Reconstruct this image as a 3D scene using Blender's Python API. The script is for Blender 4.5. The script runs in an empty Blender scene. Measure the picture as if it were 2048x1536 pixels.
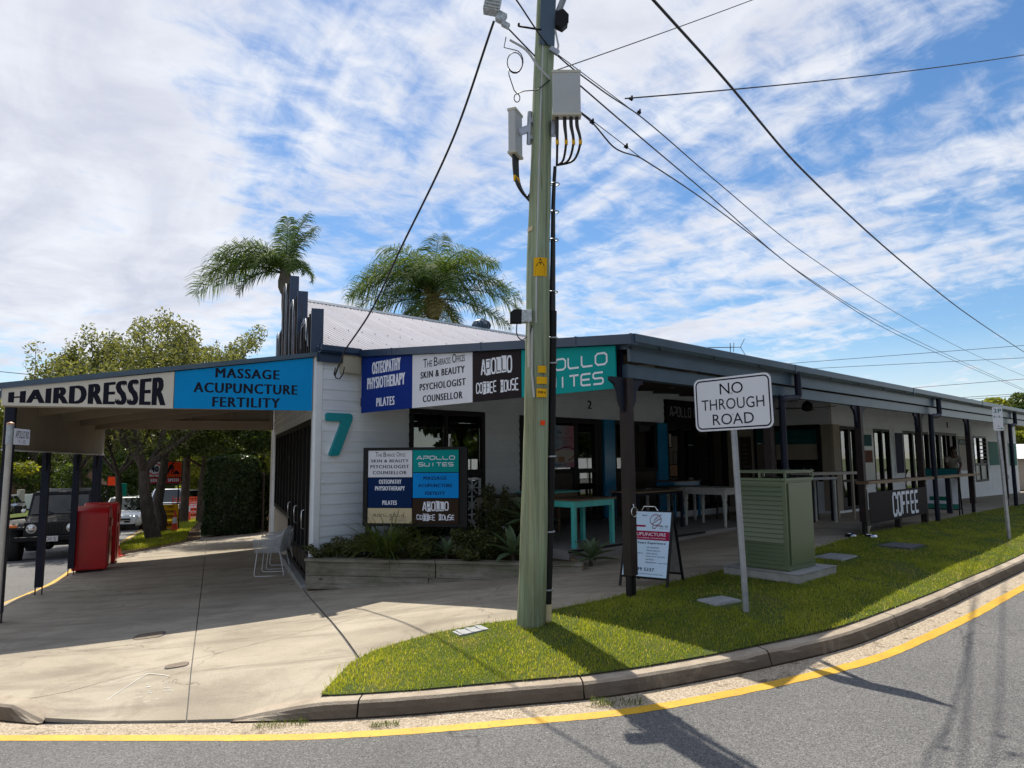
import bpy, bmesh, math, random
import numpy as np
from mathutils import Vector, Matrix
from mathutils.geometry import delaunay_2d_cdt
random.seed(7); rng = np.random.default_rng(7)
sc = bpy.context.scene
R = math.radians

# ------------------------------------------------------------------ camera
FPX, CAMH, PITCH, ROLL = 1400.0, 1.7, R(6.1), R(0.44)
r0 = Vector((1, 0, 0)); f0 = Vector((0, math.cos(PITCH), math.sin(PITCH))); u0 = Vector((0, -math.sin(PITCH), math.cos(PITCH)))
rr = r0*math.cos(ROLL) - u0*math.sin(ROLL); uu = u0*math.cos(ROLL) + r0*math.sin(ROLL)
cd = bpy.data.cameras.new('camera'); cam = bpy.data.objects.new('camera', cd); sc.collection.objects.link(cam)
cd.sensor_width = 36.0; cd.lens = 36*FPX/2048; cd.clip_start = 0.1; cd.clip_end = 4000
cam.matrix_world = Matrix(((rr.x, uu.x, -f0.x, 0), (rr.y, uu.y, -f0.y, 0), (rr.z, uu.z, -f0.z, CAMH), (0, 0, 0, 1)))
sc.camera = cam
sc.view_settings.view_transform = 'Standard'; sc.view_settings.look = 'None'
sc.view_settings.exposure = 0.34; sc.view_settings.gamma = 1.0; sc.view_settings.use_curve_mapping = False
sc.cycles.use_denoising = True
sc.cycles.max_bounces = 7; sc.cycles.diffuse_bounces = 3; sc.cycles.glossy_bounces = 3; sc.cycles.transmission_bounces = 4
sc.cycles.transparent_max_bounces = 10; sc.cycles.caustics_reflective = False; sc.cycles.caustics_refractive = False

# ------------------------------------------------------------------ sun and sky
SUN_EL, SUN_AZ = 56.0, -20.0            # azimuth: degrees clockwise from +Y
sd = Vector((math.sin(R(SUN_AZ))*math.cos(R(SUN_EL)), math.cos(R(SUN_AZ))*math.cos(R(SUN_EL)), math.sin(R(SUN_EL))))
ld = bpy.data.lights.new('sun', 'SUN'); ld.energy = 4.9; ld.angle = R(0.5); ld.color = (1.0, 0.93, 0.80)
lo = bpy.data.objects.new('sun', ld); sc.collection.objects.link(lo); lo.location = sd*60
lo.rotation_euler = sd.to_track_quat('Z', 'Y').to_euler()
world = bpy.data.worlds.new('World'); sc.world = world; world.use_nodes = True
wt = world.node_tree; wt.nodes.clear()
def WN(t, **k):
    n = wt.nodes.new(t)
    for a, b in k.items(): setattr(n, a, b)
    return n
def wl(a, b): wt.links.new(a, b)
def wmath(op, a, b=None, clamp=False):
    n = WN('ShaderNodeMath', operation=op, use_clamp=clamp)
    for i, v in enumerate((a, b)):
        if v is None: continue
        if isinstance(v, (int, float)): n.inputs[i].default_value = v
        else: wl(v, n.inputs[i])
    return n.outputs[0]
sky = WN('ShaderNodeTexSky', sky_type='NISHITA'); sky.sun_disc = False
sky.sun_elevation = R(SUN_EL); sky.sun_rotation = R(SUN_AZ); sky.air_density = 1.0; sky.dust_density = 0.3; sky.ozone_density = 3.0
tc = WN('ShaderNodeTexCoord'); sep = WN('ShaderNodeSeparateXYZ'); wl(tc.outputs['Generated'], sep.inputs[0])
X, Y, Z = sep.outputs
den = wmath('ADD', wmath('MAXIMUM', Z, 0.0), 0.10)
px = wmath('DIVIDE', X, den); py = wmath('DIVIDE', Y, den)
cmb = WN('ShaderNodeCombineXYZ'); wl(px, cmb.inputs[0]); wl(py, cmb.inputs[1])
def wnoise(scale, detail, rough, rot, lx, ly, dist=0.0, off=(0, 0, 0)):
    # rot: compass bearing the cloud is drawn out along; lx, ly: length along and across
    m = WN('ShaderNodeMapping', vector_type='TEXTURE'); m.inputs['Rotation'].default_value = (0, 0, R(90-rot)); m.inputs['Scale'].default_value = (lx, ly, 1); m.inputs['Location'].default_value = off
    wl(cmb.outputs[0], m.inputs[0])
    n = WN('ShaderNodeTexNoise', noise_dimensions='2D'); n.inputs['Scale'].default_value = scale; n.inputs['Detail'].default_value = detail
    n.inputs['Roughness'].default_value = rough; n.inputs['Distortion'].default_value = dist
    wl(m.outputs[0], n.inputs['Vector']); return n.outputs['Fac']
big = wnoise(0.50, 4, 0.5, -35, 1.5, 0.8, 0.3, (7.1, 5.2, 0))          # where the sheets of cloud are
streak = wnoise(1.2, 8, 0.58, -38, 2.3, 0.75, 0.6, (6.4, 1.1, 0))       # wind-drawn streaks
mott = wnoise(7.5, 6, 0.62, 45, 1.15, 0.85, 0.3)                          # mackerel ripples
# more cover towards the left of the street, thinner on the right
side = WN('ShaderNodeMapRange'); side.inputs['From Min'].default_value = -0.45; side.inputs['From Max'].default_value = 0.75
side.inputs['To Min'].default_value = 0.072; side.inputs['To Max'].default_value = -0.004; wl(X, side.inputs['Value'])
cov = wmath('ADD', wmath('ADD', wmath('MULTIPLY', big, 0.50), wmath('MULTIPLY', streak, 0.50)), wmath('ADD', side.outputs[0], wmath('MULTIPLY', wmath('SUBTRACT', mott, 0.5), 0.26)))
rmp = WN('ShaderNodeValToRGB'); rmp.color_ramp.interpolation = 'EASE'
rmp.color_ramp.elements[0].position = 0.425; rmp.color_ramp.elements[0].color = (0.03, 0.03, 0.03, 1)
rmp.color_ramp.elements[1].position = 0.62; rmp.color_ramp.elements[1].color = (0.97, 0.97, 0.97, 1)
wl(cov, rmp.inputs[0])
cshade = WN('ShaderNodeValToRGB')       # thick parts of the cloud go a little grey-mauve
cshade.color_ramp.elements[0].position = 0.50; cshade.color_ramp.elements[0].color = (7.2, 7.4, 7.85, 1)
cshade.color_ramp.elements[1].position = 0.70; cshade.color_ramp.elements[1].color = (5.3, 5.5, 6.4, 1)
wl(wmath('ADD', wmath('MULTIPLY', cov, 0.6), wmath('MULTIPLY', wnoise(2.0, 6, 0.6, -38, 1.6, 0.8, 0.5, (5, 2, 0)), 0.42)), cshade.inputs[0])
hs = WN('ShaderNodeHueSaturation'); hs.inputs['Saturation'].default_value = 1.25; hs.inputs['Value'].default_value = 1.0; wl(sky.outputs[0], hs.inputs['Color'])
mx = WN('ShaderNodeMix', data_type='RGBA'); 
lowhaze = wmath('MULTIPLY', wmath('SUBTRACT', 1.0, wmath('DIVIDE', Z, 0.16), True), 0.62)
wl(wmath('MULTIPLY', wmath('MAXIMUM', rmp.outputs[0], lowhaze), wmath('MULTIPLY', wmath('ADD', Z, 0.02), 30.0, True)), mx.inputs['Factor'])
wl(hs.outputs[0], mx.inputs['A']); wl(cshade.outputs[0], mx.inputs['B'])
bg = WN('ShaderNodeBackground'); bg.inputs['Strength'].default_value = 0.1; wl(mx.outputs['Result'], bg.inputs['Color'])
wo = WN('ShaderNodeOutputWorld'); wl(bg.outputs[0], wo.inputs['Surface'])

# ------------------------------------------------------------------ ground heights (thin-plate spline through surveyed points)
CP = np.array([(1.29,7.87,.18),(.95,11.03,.08),(.06,10.66,-.02),(-3.24,11.14,-.30),(6.2,12.6,.30),(8.9,15.2,.29),(12.9,19.,.26),(24,30,.05),
(.17,6.98,.10),(2.26,6.99,.17),(3.26,8.32,.22),(8.36,12.1,.27),(0,5.33,-.03),(-1.46,5.25,-.12),(1.36,5.6,.03),(3.15,6.5,.1),(7.6,10.5,.22),
(0,0,.13),(5,1,.2),(-5,1,0),(-3.7,5.0,-.20),(-7,5.5,-.35),(-8.2,12.3,-.56),(-9.3,15,-.64),(-7,20.3,-.5),(-5,15.5,-.42),
(-12.3,22.2,-.86),(-15.3,29.5,-1.12),(-12,18,-.70),(-11,8,-.45),(-25,30,-1.1),(-20,50,-1.9),(-38,53,-2.1),(-32,75,-2.6),(-45,110,-2.0),(-20,110,-2.0),(-70,180,-.3),(-30,180,-.3),
(-15,0,-.2),(20,0,.5),(0,-20,.3),(30,15,.5),(40,40,0),(10,40,-.4),(40,100,-1),(-60,20,-1),(0,200,-.5),(-30,-20,-.3)])
nP = len(CP)
def phi(r): return r*r*np.log(r+1e-9)
_r = np.linalg.norm(CP[:, None, :2]-CP[None, :, :2], axis=2)
_A = np.zeros((nP+3, nP+3)); _A[:nP, :nP] = phi(_r)+np.eye(nP)*0.5; _A[:nP, nP] = 1; _A[:nP, nP+1:] = CP[:, :2]; _A[nP, :nP] = 1; _A[nP+1:, :nP] = CP[:, :2].T
_w = np.linalg.solve(_A, np.r_[CP[:, 2], 0, 0, 0])
def Gv(x, y):
    x = np.asarray(x, float); y = np.asarray(y, float)
    d = np.hypot(x[..., None]-CP[:, 0], y[..., None]-CP[:, 1])
    return phi(d)@_w[:nP] + _w[nP] + _w[nP+1]*x + _w[nP+2]*y
def G(x, y): return float(Gv(np.array([x]), np.array([y]))[0])

# ------------------------------------------------------------------ object helpers
COL = sc.collection
def props(o, label=None, cat=None, group=None, kind=None):
    if label: o['label'] = label
    if cat: o['category'] = cat
    if group: o['group'] = group
    if kind: o['kind'] = kind
    return o
def thing(name, label, cat, loc=(0, 0, 0), rotz=0.0, group=None):
    o = bpy.data.objects.new(name, None); COL.objects.link(o)
    o.location = loc; o.rotation_euler = (0, 0, rotz); o.empty_display_size = 0.1
    return props(o, label, cat, group)
def link_mesh(name, me, mat=None, parent=None, kind=None, label=None):
    o = bpy.data.objects.new(name, me); COL.objects.link(o)
    if mat is not None:
        for m in (mat if isinstance(mat, (list, tuple)) else [mat]): me.materials.append(m)
    if parent is not None: o.parent = parent
    return props(o, label=label, kind=kind)
def dup(o, parent=None):
    c = o.copy(); COL.objects.link(c)
    if parent is not None: c.parent = parent
    for ch in list(o.children): dup(ch, c)
    return c
class MB:
    def __init__(s): s.v = []; s.f = []; s.mi = []; s.sm = []
    def add(s, vs, fs, mi=0, smooth=False):
        b = len(s.v); s.v += [tuple(p) for p in vs]
        for f in fs: s.f.append(tuple(b+i for i in f)); s.mi.append(mi); s.sm.append(smooth)
        return s
    def hexa(s, p, mi=0):   # 8 corners: bottom 0-3, top 4-7
        return s.add(p, [(3, 2, 1, 0), (4, 5, 6, 7), (0, 1, 5, 4), (1, 2, 6, 5), (2, 3, 7, 6), (3, 0, 4, 7)], mi)
    def box(s, x0, x1, y0, y1, z0, z1, mi=0):
        return s.hexa([(x0, y0, z0), (x1, y0, z0), (x1, y1, z0), (x0, y1, z0), (x0, y0, z1), (x1, y0, z1), (x1, y1, z1), (x0, y1, z1)], mi)
    def cbox(s, c, d, rz=0, rx=0, ry=0, mi=0):
        m = Matrix.Translation(c) @ Matrix.Rotation(rz, 4, 'Z') @ Matrix.Rotation(ry, 4, 'Y') @ Matrix.Rotation(rx, 4, 'X')
        h = [q/2 for q in d]
        return s.hexa([m @ Vector(p) for p in [(-h[0], -h[1], -h[2]), (h[0], -h[1], -h[2]), (h[0], h[1], -h[2]), (-h[0], h[1], -h[2]), (-h[0], -h[1], h[2]), (h[0], -h[1], h[2]), (h[0], h[1], h[2]), (-h[0], h[1], h[2])]], mi)
    def bar(s, a, b, w, h, up=(0, 0, 1), mi=0):      # square bar from a to b
        a = Vector(a); b = Vector(b); d = (b-a).normalized(); up = Vector(up)
        if abs(d.dot(up)) > 0.98: up = Vector((1, 0, 0))
        x = d.cross(up).normalized()*w/2; y = x.cross(d).normalized()*h/2
        return s.hexa([a-x-y, a+x-y, b+x-y, b-x-y, a-x+y, a+x+y, b+x+y, b-x+y], mi)
    def tube(s, pts, r, n=8, mi=0, caps=True, smooth=True):
        pts = [Vector(p) for p in pts]; m = len(pts)
        rs = r if isinstance(r, (list, tuple)) else [r]*m
        rings = []; prev = None
        for i, p in enumerate(pts):
            d = (pts[min(i+1, m-1)]-pts[max(i-1, 0)])
            if d.length < 1e-9: d = Vector((0, 0, 1))
            d.normalize()
            if prev is None: x = d.orthogonal().normalized()
            else:
                x = prev - d*prev.dot(d); x = x.normalized() if x.length > 1e-6 else d.orthogonal().normalized()
            prev = x; y = d.cross(x)
            rings.append([p + (x*math.cos(2*math.pi*k/n)+y*math.sin(2*math.pi*k/n))*rs[i] for k in range(n)])
        vs = [q for rg in rings for q in rg]; fs = []
        for i in range(m-1):
            for k in range(n):
                k2 = (k+1) % n; fs.append((i*n+k, i*n+k2, (i+1)*n+k2, (i+1)*n+k))
        s.add(vs, fs, mi, smooth)
        if caps:
            s.add(rings[0], [tuple(reversed(range(n)))], mi); s.add(rings[-1], [tuple(range(n))], mi)
        return s
    def stube(s, pts, r, n=8, k=5, **kw):
        P = [Vector(p) for p in pts]; m = len(P); rs = r if isinstance(r, (list, tuple)) else [r]*m; out = []; ro = []
        for i in range(m-1):
            a = P[max(i-1, 0)]; b = P[i]; c = P[i+1]; d = P[min(i+2, m-1)]
            for j in range(k): t = j/k; out.append(0.5*((2*b)+(c-a)*t+(2*a-5*b+4*c-d)*t*t+(3*b-a-3*c+d)*t**3)); ro.append(rs[i]+(rs[i+1]-rs[i])*t)
        return s.tube(out+[P[-1]], ro+[rs[-1]], n, **kw)
    def lathe(s, prof, c=(0, 0, 0), n=16, mi=0, axis='Z', smooth=True):   # prof: (r, h)
        vs = []
        for (r, h) in prof:
            for k in range(n):
                a = 2*math.pi*k/n; p = (r*math.cos(a), r*math.sin(a), h)
                if axis == 'X': p = (p[2], p[0], p[1])
                if axis == 'Y': p = (p[0], p[2], p[1])
                vs.append((p[0]+c[0], p[1]+c[1], p[2]+c[2]))
        fs = []
        for i in range(len(prof)-1):
            for k in range(n):
                k2 = (k+1) % n; fs.append((i*n+k, i*n+k2, (i+1)*n+k2, (i+1)*n+k))
        s.add(vs, fs, mi, smooth)
        s.add(vs[:n], [tuple(reversed(range(n)))], mi); s.add(vs[-n:], [tuple(range(n))], mi)
        return s
    def prism(s, poly, fn, t0, t1, mi=0, mis=None):  # poly in 2D, fn(a,b,t)->3D
        n = len(poly)
        vs = [fn(a, b, t0) for a, b in poly]+[fn(a, b, t1) for a, b in poly]
        s.add(vs, [tuple(reversed(range(n))), tuple(range(n, 2*n))], mi)
        s.add(vs, [(i, (i+1) % n, (i+1) % n+n, i+n) for i in range(n)], mi if mis is None else mis)
        return s
    def build(s, name, mat, parent=None, kind=None, label=None, bevel=0.0, weld=False):
        me = bpy.data.meshes.new(name); me.from_pydata(s.v, [], s.f)
        me.polygons.foreach_set('material_index', s.mi); me.polygons.foreach_set('use_smooth', s.sm)
        bm = bmesh.new(); bm.from_mesh(me)
        if weld: bmesh.ops.remove_doubles(bm, verts=bm.verts, dist=1e-4)
        bmesh.ops.recalc_face_normals(bm, faces=bm.faces)
        if bevel > 0:
            bmesh.ops.remove_doubles(bm, verts=bm.verts, dist=1e-5)
            es = [e for e in bm.edges if len(e.link_faces) == 2 and e.calc_face_angle(0) > 0.6]
            bmesh.ops.bevel(bm, geom=es, offset=bevel, segments=2, profile=0.5, affect='EDGES', clamp_overlap=True)
        bm.to_mesh(me); bm.free(); me.update()
        return link_mesh(name, me, mat, parent, kind, label)
def fast_mesh(name, V, F, mat=None, parent=None, kind=None, label=None, loops=4, mi=None, smooth=False, colors=None):
    """V (n,3), F (m,loops) numpy arrays"""
    me = bpy.data.meshes.new(name); V = np.asarray(V, np.float32); F = np.asarray(F, np.int32)
    me.vertices.add(len(V)); me.vertices.foreach_set('co', V.ravel())
    me.loops.add(F.size); me.loops.foreach_set('vertex_index', F.ravel())
    me.polygons.add(len(F)); me.polygons.foreach_set('loop_start', np.arange(0, F.size, loops, dtype=np.int32))
    me.polygons.foreach_set('loop_total', np.full(len(F), loops, np.int32))
    if mi is not None: me.polygons.foreach_set('material_index', np.asarray(mi, np.int32))
    me.polygons.foreach_set('use_smooth', np.full(len(F), smooth))
    me.update(calc_edges=True)
    if colors is not None:
        at = me.attributes.new('tint', 'FLOAT', 'POINT'); at.data.foreach_set('value', np.asarray(colors, np.float32))
    return link_mesh(name, me, mat, parent, kind, label)

# ------------------------------------------------------------------ materials
MATS = {}
def newmat(name):
    m = bpy.data.materials.new(name); m.use_nodes = True; nt = m.node_tree; nt.nodes.clear(); MATS[name] = m
    return m, nt
class NT:
    def __init__(s, name):
        s.m, s.nt = newmat(name); s.out = s.n('ShaderNodeOutputMaterial')
        s.p = s.n('ShaderNodeBsdfPrincipled'); s.l(s.p.outputs[0], s.out.inputs['Surface'])
    def n(s, t, **k):
        x = s.nt.nodes.new(t)
        for a, b in k.items(): setattr(x, a, b)
        return x
    def l(s, a, b): s.nt.links.new(a, b)
    def coord(s, scale=(1, 1, 1), kind='Object', rot=(0, 0, 0), loc=(0, 0, 0)):
        t = s.n('ShaderNodeTexCoord'); mp = s.n('ShaderNodeMapping'); mp.inputs['Scale'].default_value = scale; mp.inputs['Rotation'].default_value = rot; mp.inputs['Location'].default_value = loc
        s.l(t.outputs[kind], mp.inputs[0]); return mp.outputs[0]
    def noise(s, vec, scale, detail=4, rough=0.55, dist=0):
        x = s.n('ShaderNodeTexNoise'); x.inputs['Scale'].default_value = scale; x.inputs['Detail'].default_value = detail; x.inputs['Roughness'].default_value = rough; x.inputs['Distortion'].default_value = dist
        if vec is not None: s.l(vec, x.inputs['Vector'])
        return x.outputs['Fac']
    def vor(s, vec, scale, feature='F1', rnd=1.0):
        x = s.n('ShaderNodeTexVoronoi', feature=feature); x.inputs['Scale'].default_value = scale; x.inputs['Randomness'].default_value = rnd
        s.l(vec, x.inputs['Vector']); return x
    def ramp(s, fac, stops):
        x = s.n('ShaderNodeValToRGB'); e = x.color_ramp.elements
        while len(e) < len(stops): e.new(0.5)
        for i, (p, c) in enumerate(stops):
            e[i].position = p; e[i].color = (*c, 1) if len(c) == 3 else c
        s.l(fac, x.inputs[0]); return x.outputs[0]
    def mix(s, fac, a, b, blend='MIX'):
        x = s.n('ShaderNodeMix', data_type='RGBA', blend_type=blend)
        for sock, v in (('Factor', fac), ('A', a), ('B', b)):
            if isinstance(v, (int, float)): x.inputs[sock].default_value = v
            elif isinstance(v, tuple): x.inputs[sock].default_value = (*v, 1)
            else: s.l(v, x.inputs[sock])
        return x.outputs['Result']
    def math(s, op, a, b=None, clamp=False):
        x = s.n('ShaderNodeMath', operation=op, use_clamp=clamp)
        for i, v in enumerate((a, b)):
            if v is None: continue
            if isinstance(v, (int, float)): x.inputs[i].default_value = v
            else: s.l(v, x.inputs[i])
        return x.outputs[0]
    def bump(s, h, strength=0.3, dist=0.01):
        x = s.n('ShaderNodeBump'); x.inputs['Strength'].default_value = strength; x.inputs['Distance'].default_value = dist
        s.l(h, x.inputs['Height']); s.l(x.outputs[0], s.p.inputs['Normal'])
    def set(s, rough=None, metal=None, spec=None, color=None, coat=None):
        if rough is not None: s.p.inputs['Roughness'].default_value = rough
        if metal is not None: s.p.inputs['Metallic'].default_value = metal
        if spec is not None: s.p.inputs['Specular IOR Level'].default_value = spec
        if coat is not None: s.p.inputs['Coat Weight'].default_value = coat; s.p.inputs['Coat Roughness'].default_value = 0.05
        if color is not None:
            if isinstance(color, tuple): s.p.inputs['Base Color'].default_value = (*color, 1)
            else: s.l(color, s.p.inputs['Base Color'])
        return s
def paint(name, c, rough=0.5, metal=0.0, var=0.12, scale=3.0, bump=0.0, coat=None, spec=None, dirt=0.0, dirtc=(0.12, 0.10, 0.08)):
    t = NT(name); v = t.coord()
    n = t.noise(v, scale, 5, 0.6)
    lo = tuple(max(0, q*(1-var)) for q in c); hi = tuple(min(1, q*(1+var)) for q in c)
    col = t.ramp(n, [(0.3, lo), (0.7, hi)])
    if dirt > 0:
        d = t.noise(v, scale*2.7, 7, 0.68)
        f = t.ramp(d, [(0.52, (0, 0, 0)), (0.75, (dirt, dirt, dirt))]); col = t.mix(f, col, dirtc)
    t.set(color=col, rough=rough, metal=metal, coat=coat, spec=spec)
    if bump > 0: t.bump(t.noise(v, scale*30, 3, 0.6), bump, 0.003)
    return t.m
def flat(name, c, rough=0.55, metal=0.0, spec=None, emit=None):
    t = NT(name); t.set(color=c, rough=rough, metal=metal, spec=spec)
    if emit: t.p.inputs['Emission Color'].default_value = (*emit[0], 1); t.p.inputs['Emission Strength'].default_value = emit[1]
    return t.m
def sheetpaint(name, c, rough=0.45):   # printed sign face: slight unevenness
    return paint(name, c, 0.6, var=0.05, scale=1.5, dirt=0.10, dirtc=tuple(q*0.6 for q in c), spec=0.12)

# --- concrete paving
t = NT('concrete_paving'); v = t.coord()
big = t.noise(v, 0.5, 6, 0.62, 0.8); streak = t.noise(t.coord((0.45, 2.2, 1), rot=(0, 0, 0.25)), 1.1, 7, 0.62, 1.2); fine = t.noise(v, 55, 4, 0.7); grit = t.noise(v, 260, 2, 0.7)
c = t.ramp(big, [(0.30, (0.29, 0.25, 0.195)), (0.52, (0.40, 0.35, 0.275)), (0.75, (0.48, 0.43, 0.345))])
c = t.mix(t.ramp(streak, [(0.45, (0, 0, 0)), (0.68, (0.75, 0.75, 0.75))]), c, (0.215, 0.182, 0.142))
rust = t.noise(v, 1.3, 8, 0.7, 1.4); c = t.mix(t.ramp(rust, [(0.50, (0, 0, 0)), (0.72, (0.6, 0.6, 0.6))]), c, (0.20, 0.165, 0.125))
dw = t.n('ShaderNodeVectorMath', operation='ADD'); nz = t.n('ShaderNodeTexNoise'); nz.inputs['Scale'].default_value = 1.9; nz.inputs['Detail'].default_value = 7; t.l(v, nz.inputs['Vector']); t.l(v, dw.inputs[0]); t.l(nz.outputs['Color'], dw.inputs[1])
ce = t.vor(dw.outputs[0], 0.30, 'DISTANCE_TO_EDGE'); c = t.mix(t.math('MULTIPLY', t.ramp(ce.outputs['Distance'], [(0.0, (1, 1, 1)), (0.0035, (0, 0, 0))]), t.ramp(big, [(0.42, (0, 0, 0)), (0.5, (0.7, 0.7, 0.7))])), c, (0.13, 0.105, 0.08))
sp = t.vor(v, 9.0); c = t.mix(t.ramp(sp.outputs['Distance'], [(0.02, (0.5, 0.5, 0.5)), (0.06, (0, 0, 0))]), c, (0.16, 0.14, 0.12))
c = t.mix(0.6, c, t.ramp(grit, [(0.3, (0.55, 0.55, 0.55)), (0.7, (1.35, 1.35, 1.35))]), 'MULTIPLY')
c = t.mix(0.4, c, t.ramp(fine, [(0.3, (0.75, 0.75, 0.75)), (0.7, (1.2, 1.2, 1.2))]), 'MULTIPLY')
t.set(color=c, rough=0.88, spec=0.3); t.bump(t.math('ADD', fine, t.math('MULTIPLY', grit, 0.7)), 0.35, 0.004)
# --- exposed aggregate gutter
t = NT('gutter_concrete'); v = t.coord()
g = t.vor(v, 95); n = t.noise(v, 1.6, 8, 0.72); crk = t.noise(t.coord((1, 1, 1)), 5, 9, 0.75, 0.6)
c = t.ramp(g.outputs['Color'], [(0.2, (0.24, 0.19, 0.13)), (0.5, (0.42, 0.34, 0.25)), (0.9, (0.60, 0.52, 0.42))])
c = t.mix(t.ramp(n, [(0.40, (0.0, 0.0, 0.0)), (0.75, (0.75, 0.75, 0.75))]), c, (0.44, 0.37, 0.28))
c = t.mix(t.ramp(crk, [(0.36, (0.85, 0.85, 0.85)), (0.45, (0, 0, 0))]), c, (0.13, 0.095, 0.062))
t.set(color=c, rough=0.9, spec=0.25); t.bump(t.math('ADD', g.outputs['Distance'], t.math('MULTIPLY', crk, 1.5)), 0.6, 0.008)
# --- kerb
t = NT('kerb_concrete'); v = t.coord()
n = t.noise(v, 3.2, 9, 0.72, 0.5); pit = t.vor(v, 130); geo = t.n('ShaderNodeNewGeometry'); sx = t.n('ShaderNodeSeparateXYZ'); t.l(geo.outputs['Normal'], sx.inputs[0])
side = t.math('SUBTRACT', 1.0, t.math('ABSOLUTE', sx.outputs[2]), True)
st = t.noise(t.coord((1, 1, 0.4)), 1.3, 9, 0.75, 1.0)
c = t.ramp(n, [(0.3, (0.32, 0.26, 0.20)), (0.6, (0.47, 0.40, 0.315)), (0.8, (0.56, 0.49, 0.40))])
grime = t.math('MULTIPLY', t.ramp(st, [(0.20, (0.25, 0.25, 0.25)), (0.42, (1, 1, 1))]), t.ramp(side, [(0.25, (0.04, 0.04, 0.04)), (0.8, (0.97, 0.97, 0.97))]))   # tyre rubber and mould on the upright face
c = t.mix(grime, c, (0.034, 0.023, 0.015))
c = t.mix(t.ramp(pit.outputs['Distance'], [(0.0, (0.6, 0.6, 0.6)), (0.25, (0, 0, 0))]), c, (0.055, 0.042, 0.030))
t.set(color=c, rough=0.92, spec=0.2); t.bump(t.math('ADD', pit.outputs['Distance'], t.math('MULTIPLY', n, 3.0)), 0.55, 0.006)
# --- asphalt
t = NT('asphalt'); v = t.coord()
g = t.vor(v, 120); g2 = t.vor(v, 210); n = t.noise(v, 0.7, 6, 0.6); n2 = t.noise(v, 40, 3, 0.6)
c = t.ramp(g.outputs['Color'], [(0.15, (0.055, 0.055, 0.058)), (0.5, (0.15, 0.148, 0.15)), (0.85, (0.29, 0.285, 0.28)), (1.0, (0.50, 0.49, 0.48))])
c = t.mix(0.45, c, t.ramp(g2.outputs['Color'], [(0.2, (0.065, 0.065, 0.068)), (0.9, (0.30, 0.295, 0.29))]))
c = t.mix(0.5, c, t.ramp(n, [(0.3, (0.70, 0.70, 0.71)), (0.7, (1.2, 1.19, 1.17))]), 'MULTIPLY')
c = t.mix(0.5, c, t.ramp(n2, [(0.3, (0.75, 0.75, 0.75)), (0.7, (1.25, 1.25, 1.25))]), 'MULTIPLY')
dw = t.n('ShaderNodeVectorMath', operation='ADD'); nz = t.n('ShaderNodeTexNoise'); nz.inputs['Scale'].default_value = 2.2; nz.inputs['Detail'].default_value = 6; t.l(v, nz.inputs['Vector']); t.l(v, dw.inputs[0]); t.l(nz.outputs['Color'], dw.inputs[1])
ce = t.vor(dw.outputs[0], 0.42, 'DISTANCE_TO_EDGE'); msk = t.noise(v, 0.33, 3, 0.5)
ckf = t.math('MULTIPLY', t.ramp(ce.outputs['Distance'], [(0.0, (1, 1, 1)), (0.010, (0, 0, 0))]), t.ramp(msk, [(0.50, (0, 0, 0)), (0.60, (0.8, 0.8, 0.8))]))
c = t.mix(ckf, c, (0.035, 0.033, 0.032))
oil = t.noise(v, 1.7, 5, 0.6); c = t.mix(t.ramp(oil, [(0.60, (0, 0, 0)), (0.78, (0.4, 0.4, 0.4))]), c, (0.07, 0.068, 0.066))
t.set(color=c, rough=0.80, spec=0.35); t.bump(t.math('ADD', g.outputs['Distance'], g2.outputs['Distance']), 0.8, 0.006)
# --- yellow line, worn
t = NT('yellow_road_paint'); v = t.coord()
n = t.noise(v, 28, 6, 0.75); n2 = t.noise(v, 3, 4, 0.6)
c = t.ramp(n2, [(0.3, (0.58, 0.31, 0.012)), (0.7, (0.70, 0.41, 0.018))]); c = t.mix(t.ramp(n, [(0.55, (0, 0, 0)), (0.66, (0.8, 0.8, 0.8))]), c, (0.22, 0.16, 0.08))
t.set(color=c, rough=0.6); t.bump(t.vor(v, 150).outputs['Distance'], 0.5, 0.004)
# --- soil / grass sheet, leaf litter
t = NT('turf_soil'); v = t.coord(); n = t.noise(v, 1.4, 7, 0.65); n2 = t.noise(v, 60, 4, 0.7)
c = t.ramp(n, [(0.30, (0.055, 0.085, 0.018)), (0.55, (0.085, 0.11, 0.028)), (0.72, (0.16, 0.135, 0.055))]); c = t.mix(0.6, c, t.ramp(n2, [(0.3, (0.55, 0.55, 0.55)), (0.7, (1.4, 1.4, 1.4))]), 'MULTIPLY')
t.set(color=c, rough=0.95, spec=0.1); t.bump(n2, 0.8, 0.02)
t = NT('leaf_litter_soil'); v = t.coord(); n = t.noise(v, 3, 7, 0.7); n2 = t.vor(v, 45)
c = t.ramp(n, [(0.3, (0.07, 0.045, 0.03)), (0.6, (0.13, 0.09, 0.06)), (0.8, (0.20, 0.15, 0.10))]); c = t.mix(0.5, c, t.ramp(n2.outputs['Color'], [(0.2, (0.6, 0.5, 0.4)), (0.8, (1.4, 1.3, 1.1))]), 'MULTIPLY')
t.set(color=c, rough=0.95, spec=0.1); t.bump(n2.outputs['Distance'], 0.6, 0.02)
paint('far_ground', (0.10, 0.12, 0.05), 0.95, var=0.4, scale=0.05)
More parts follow.
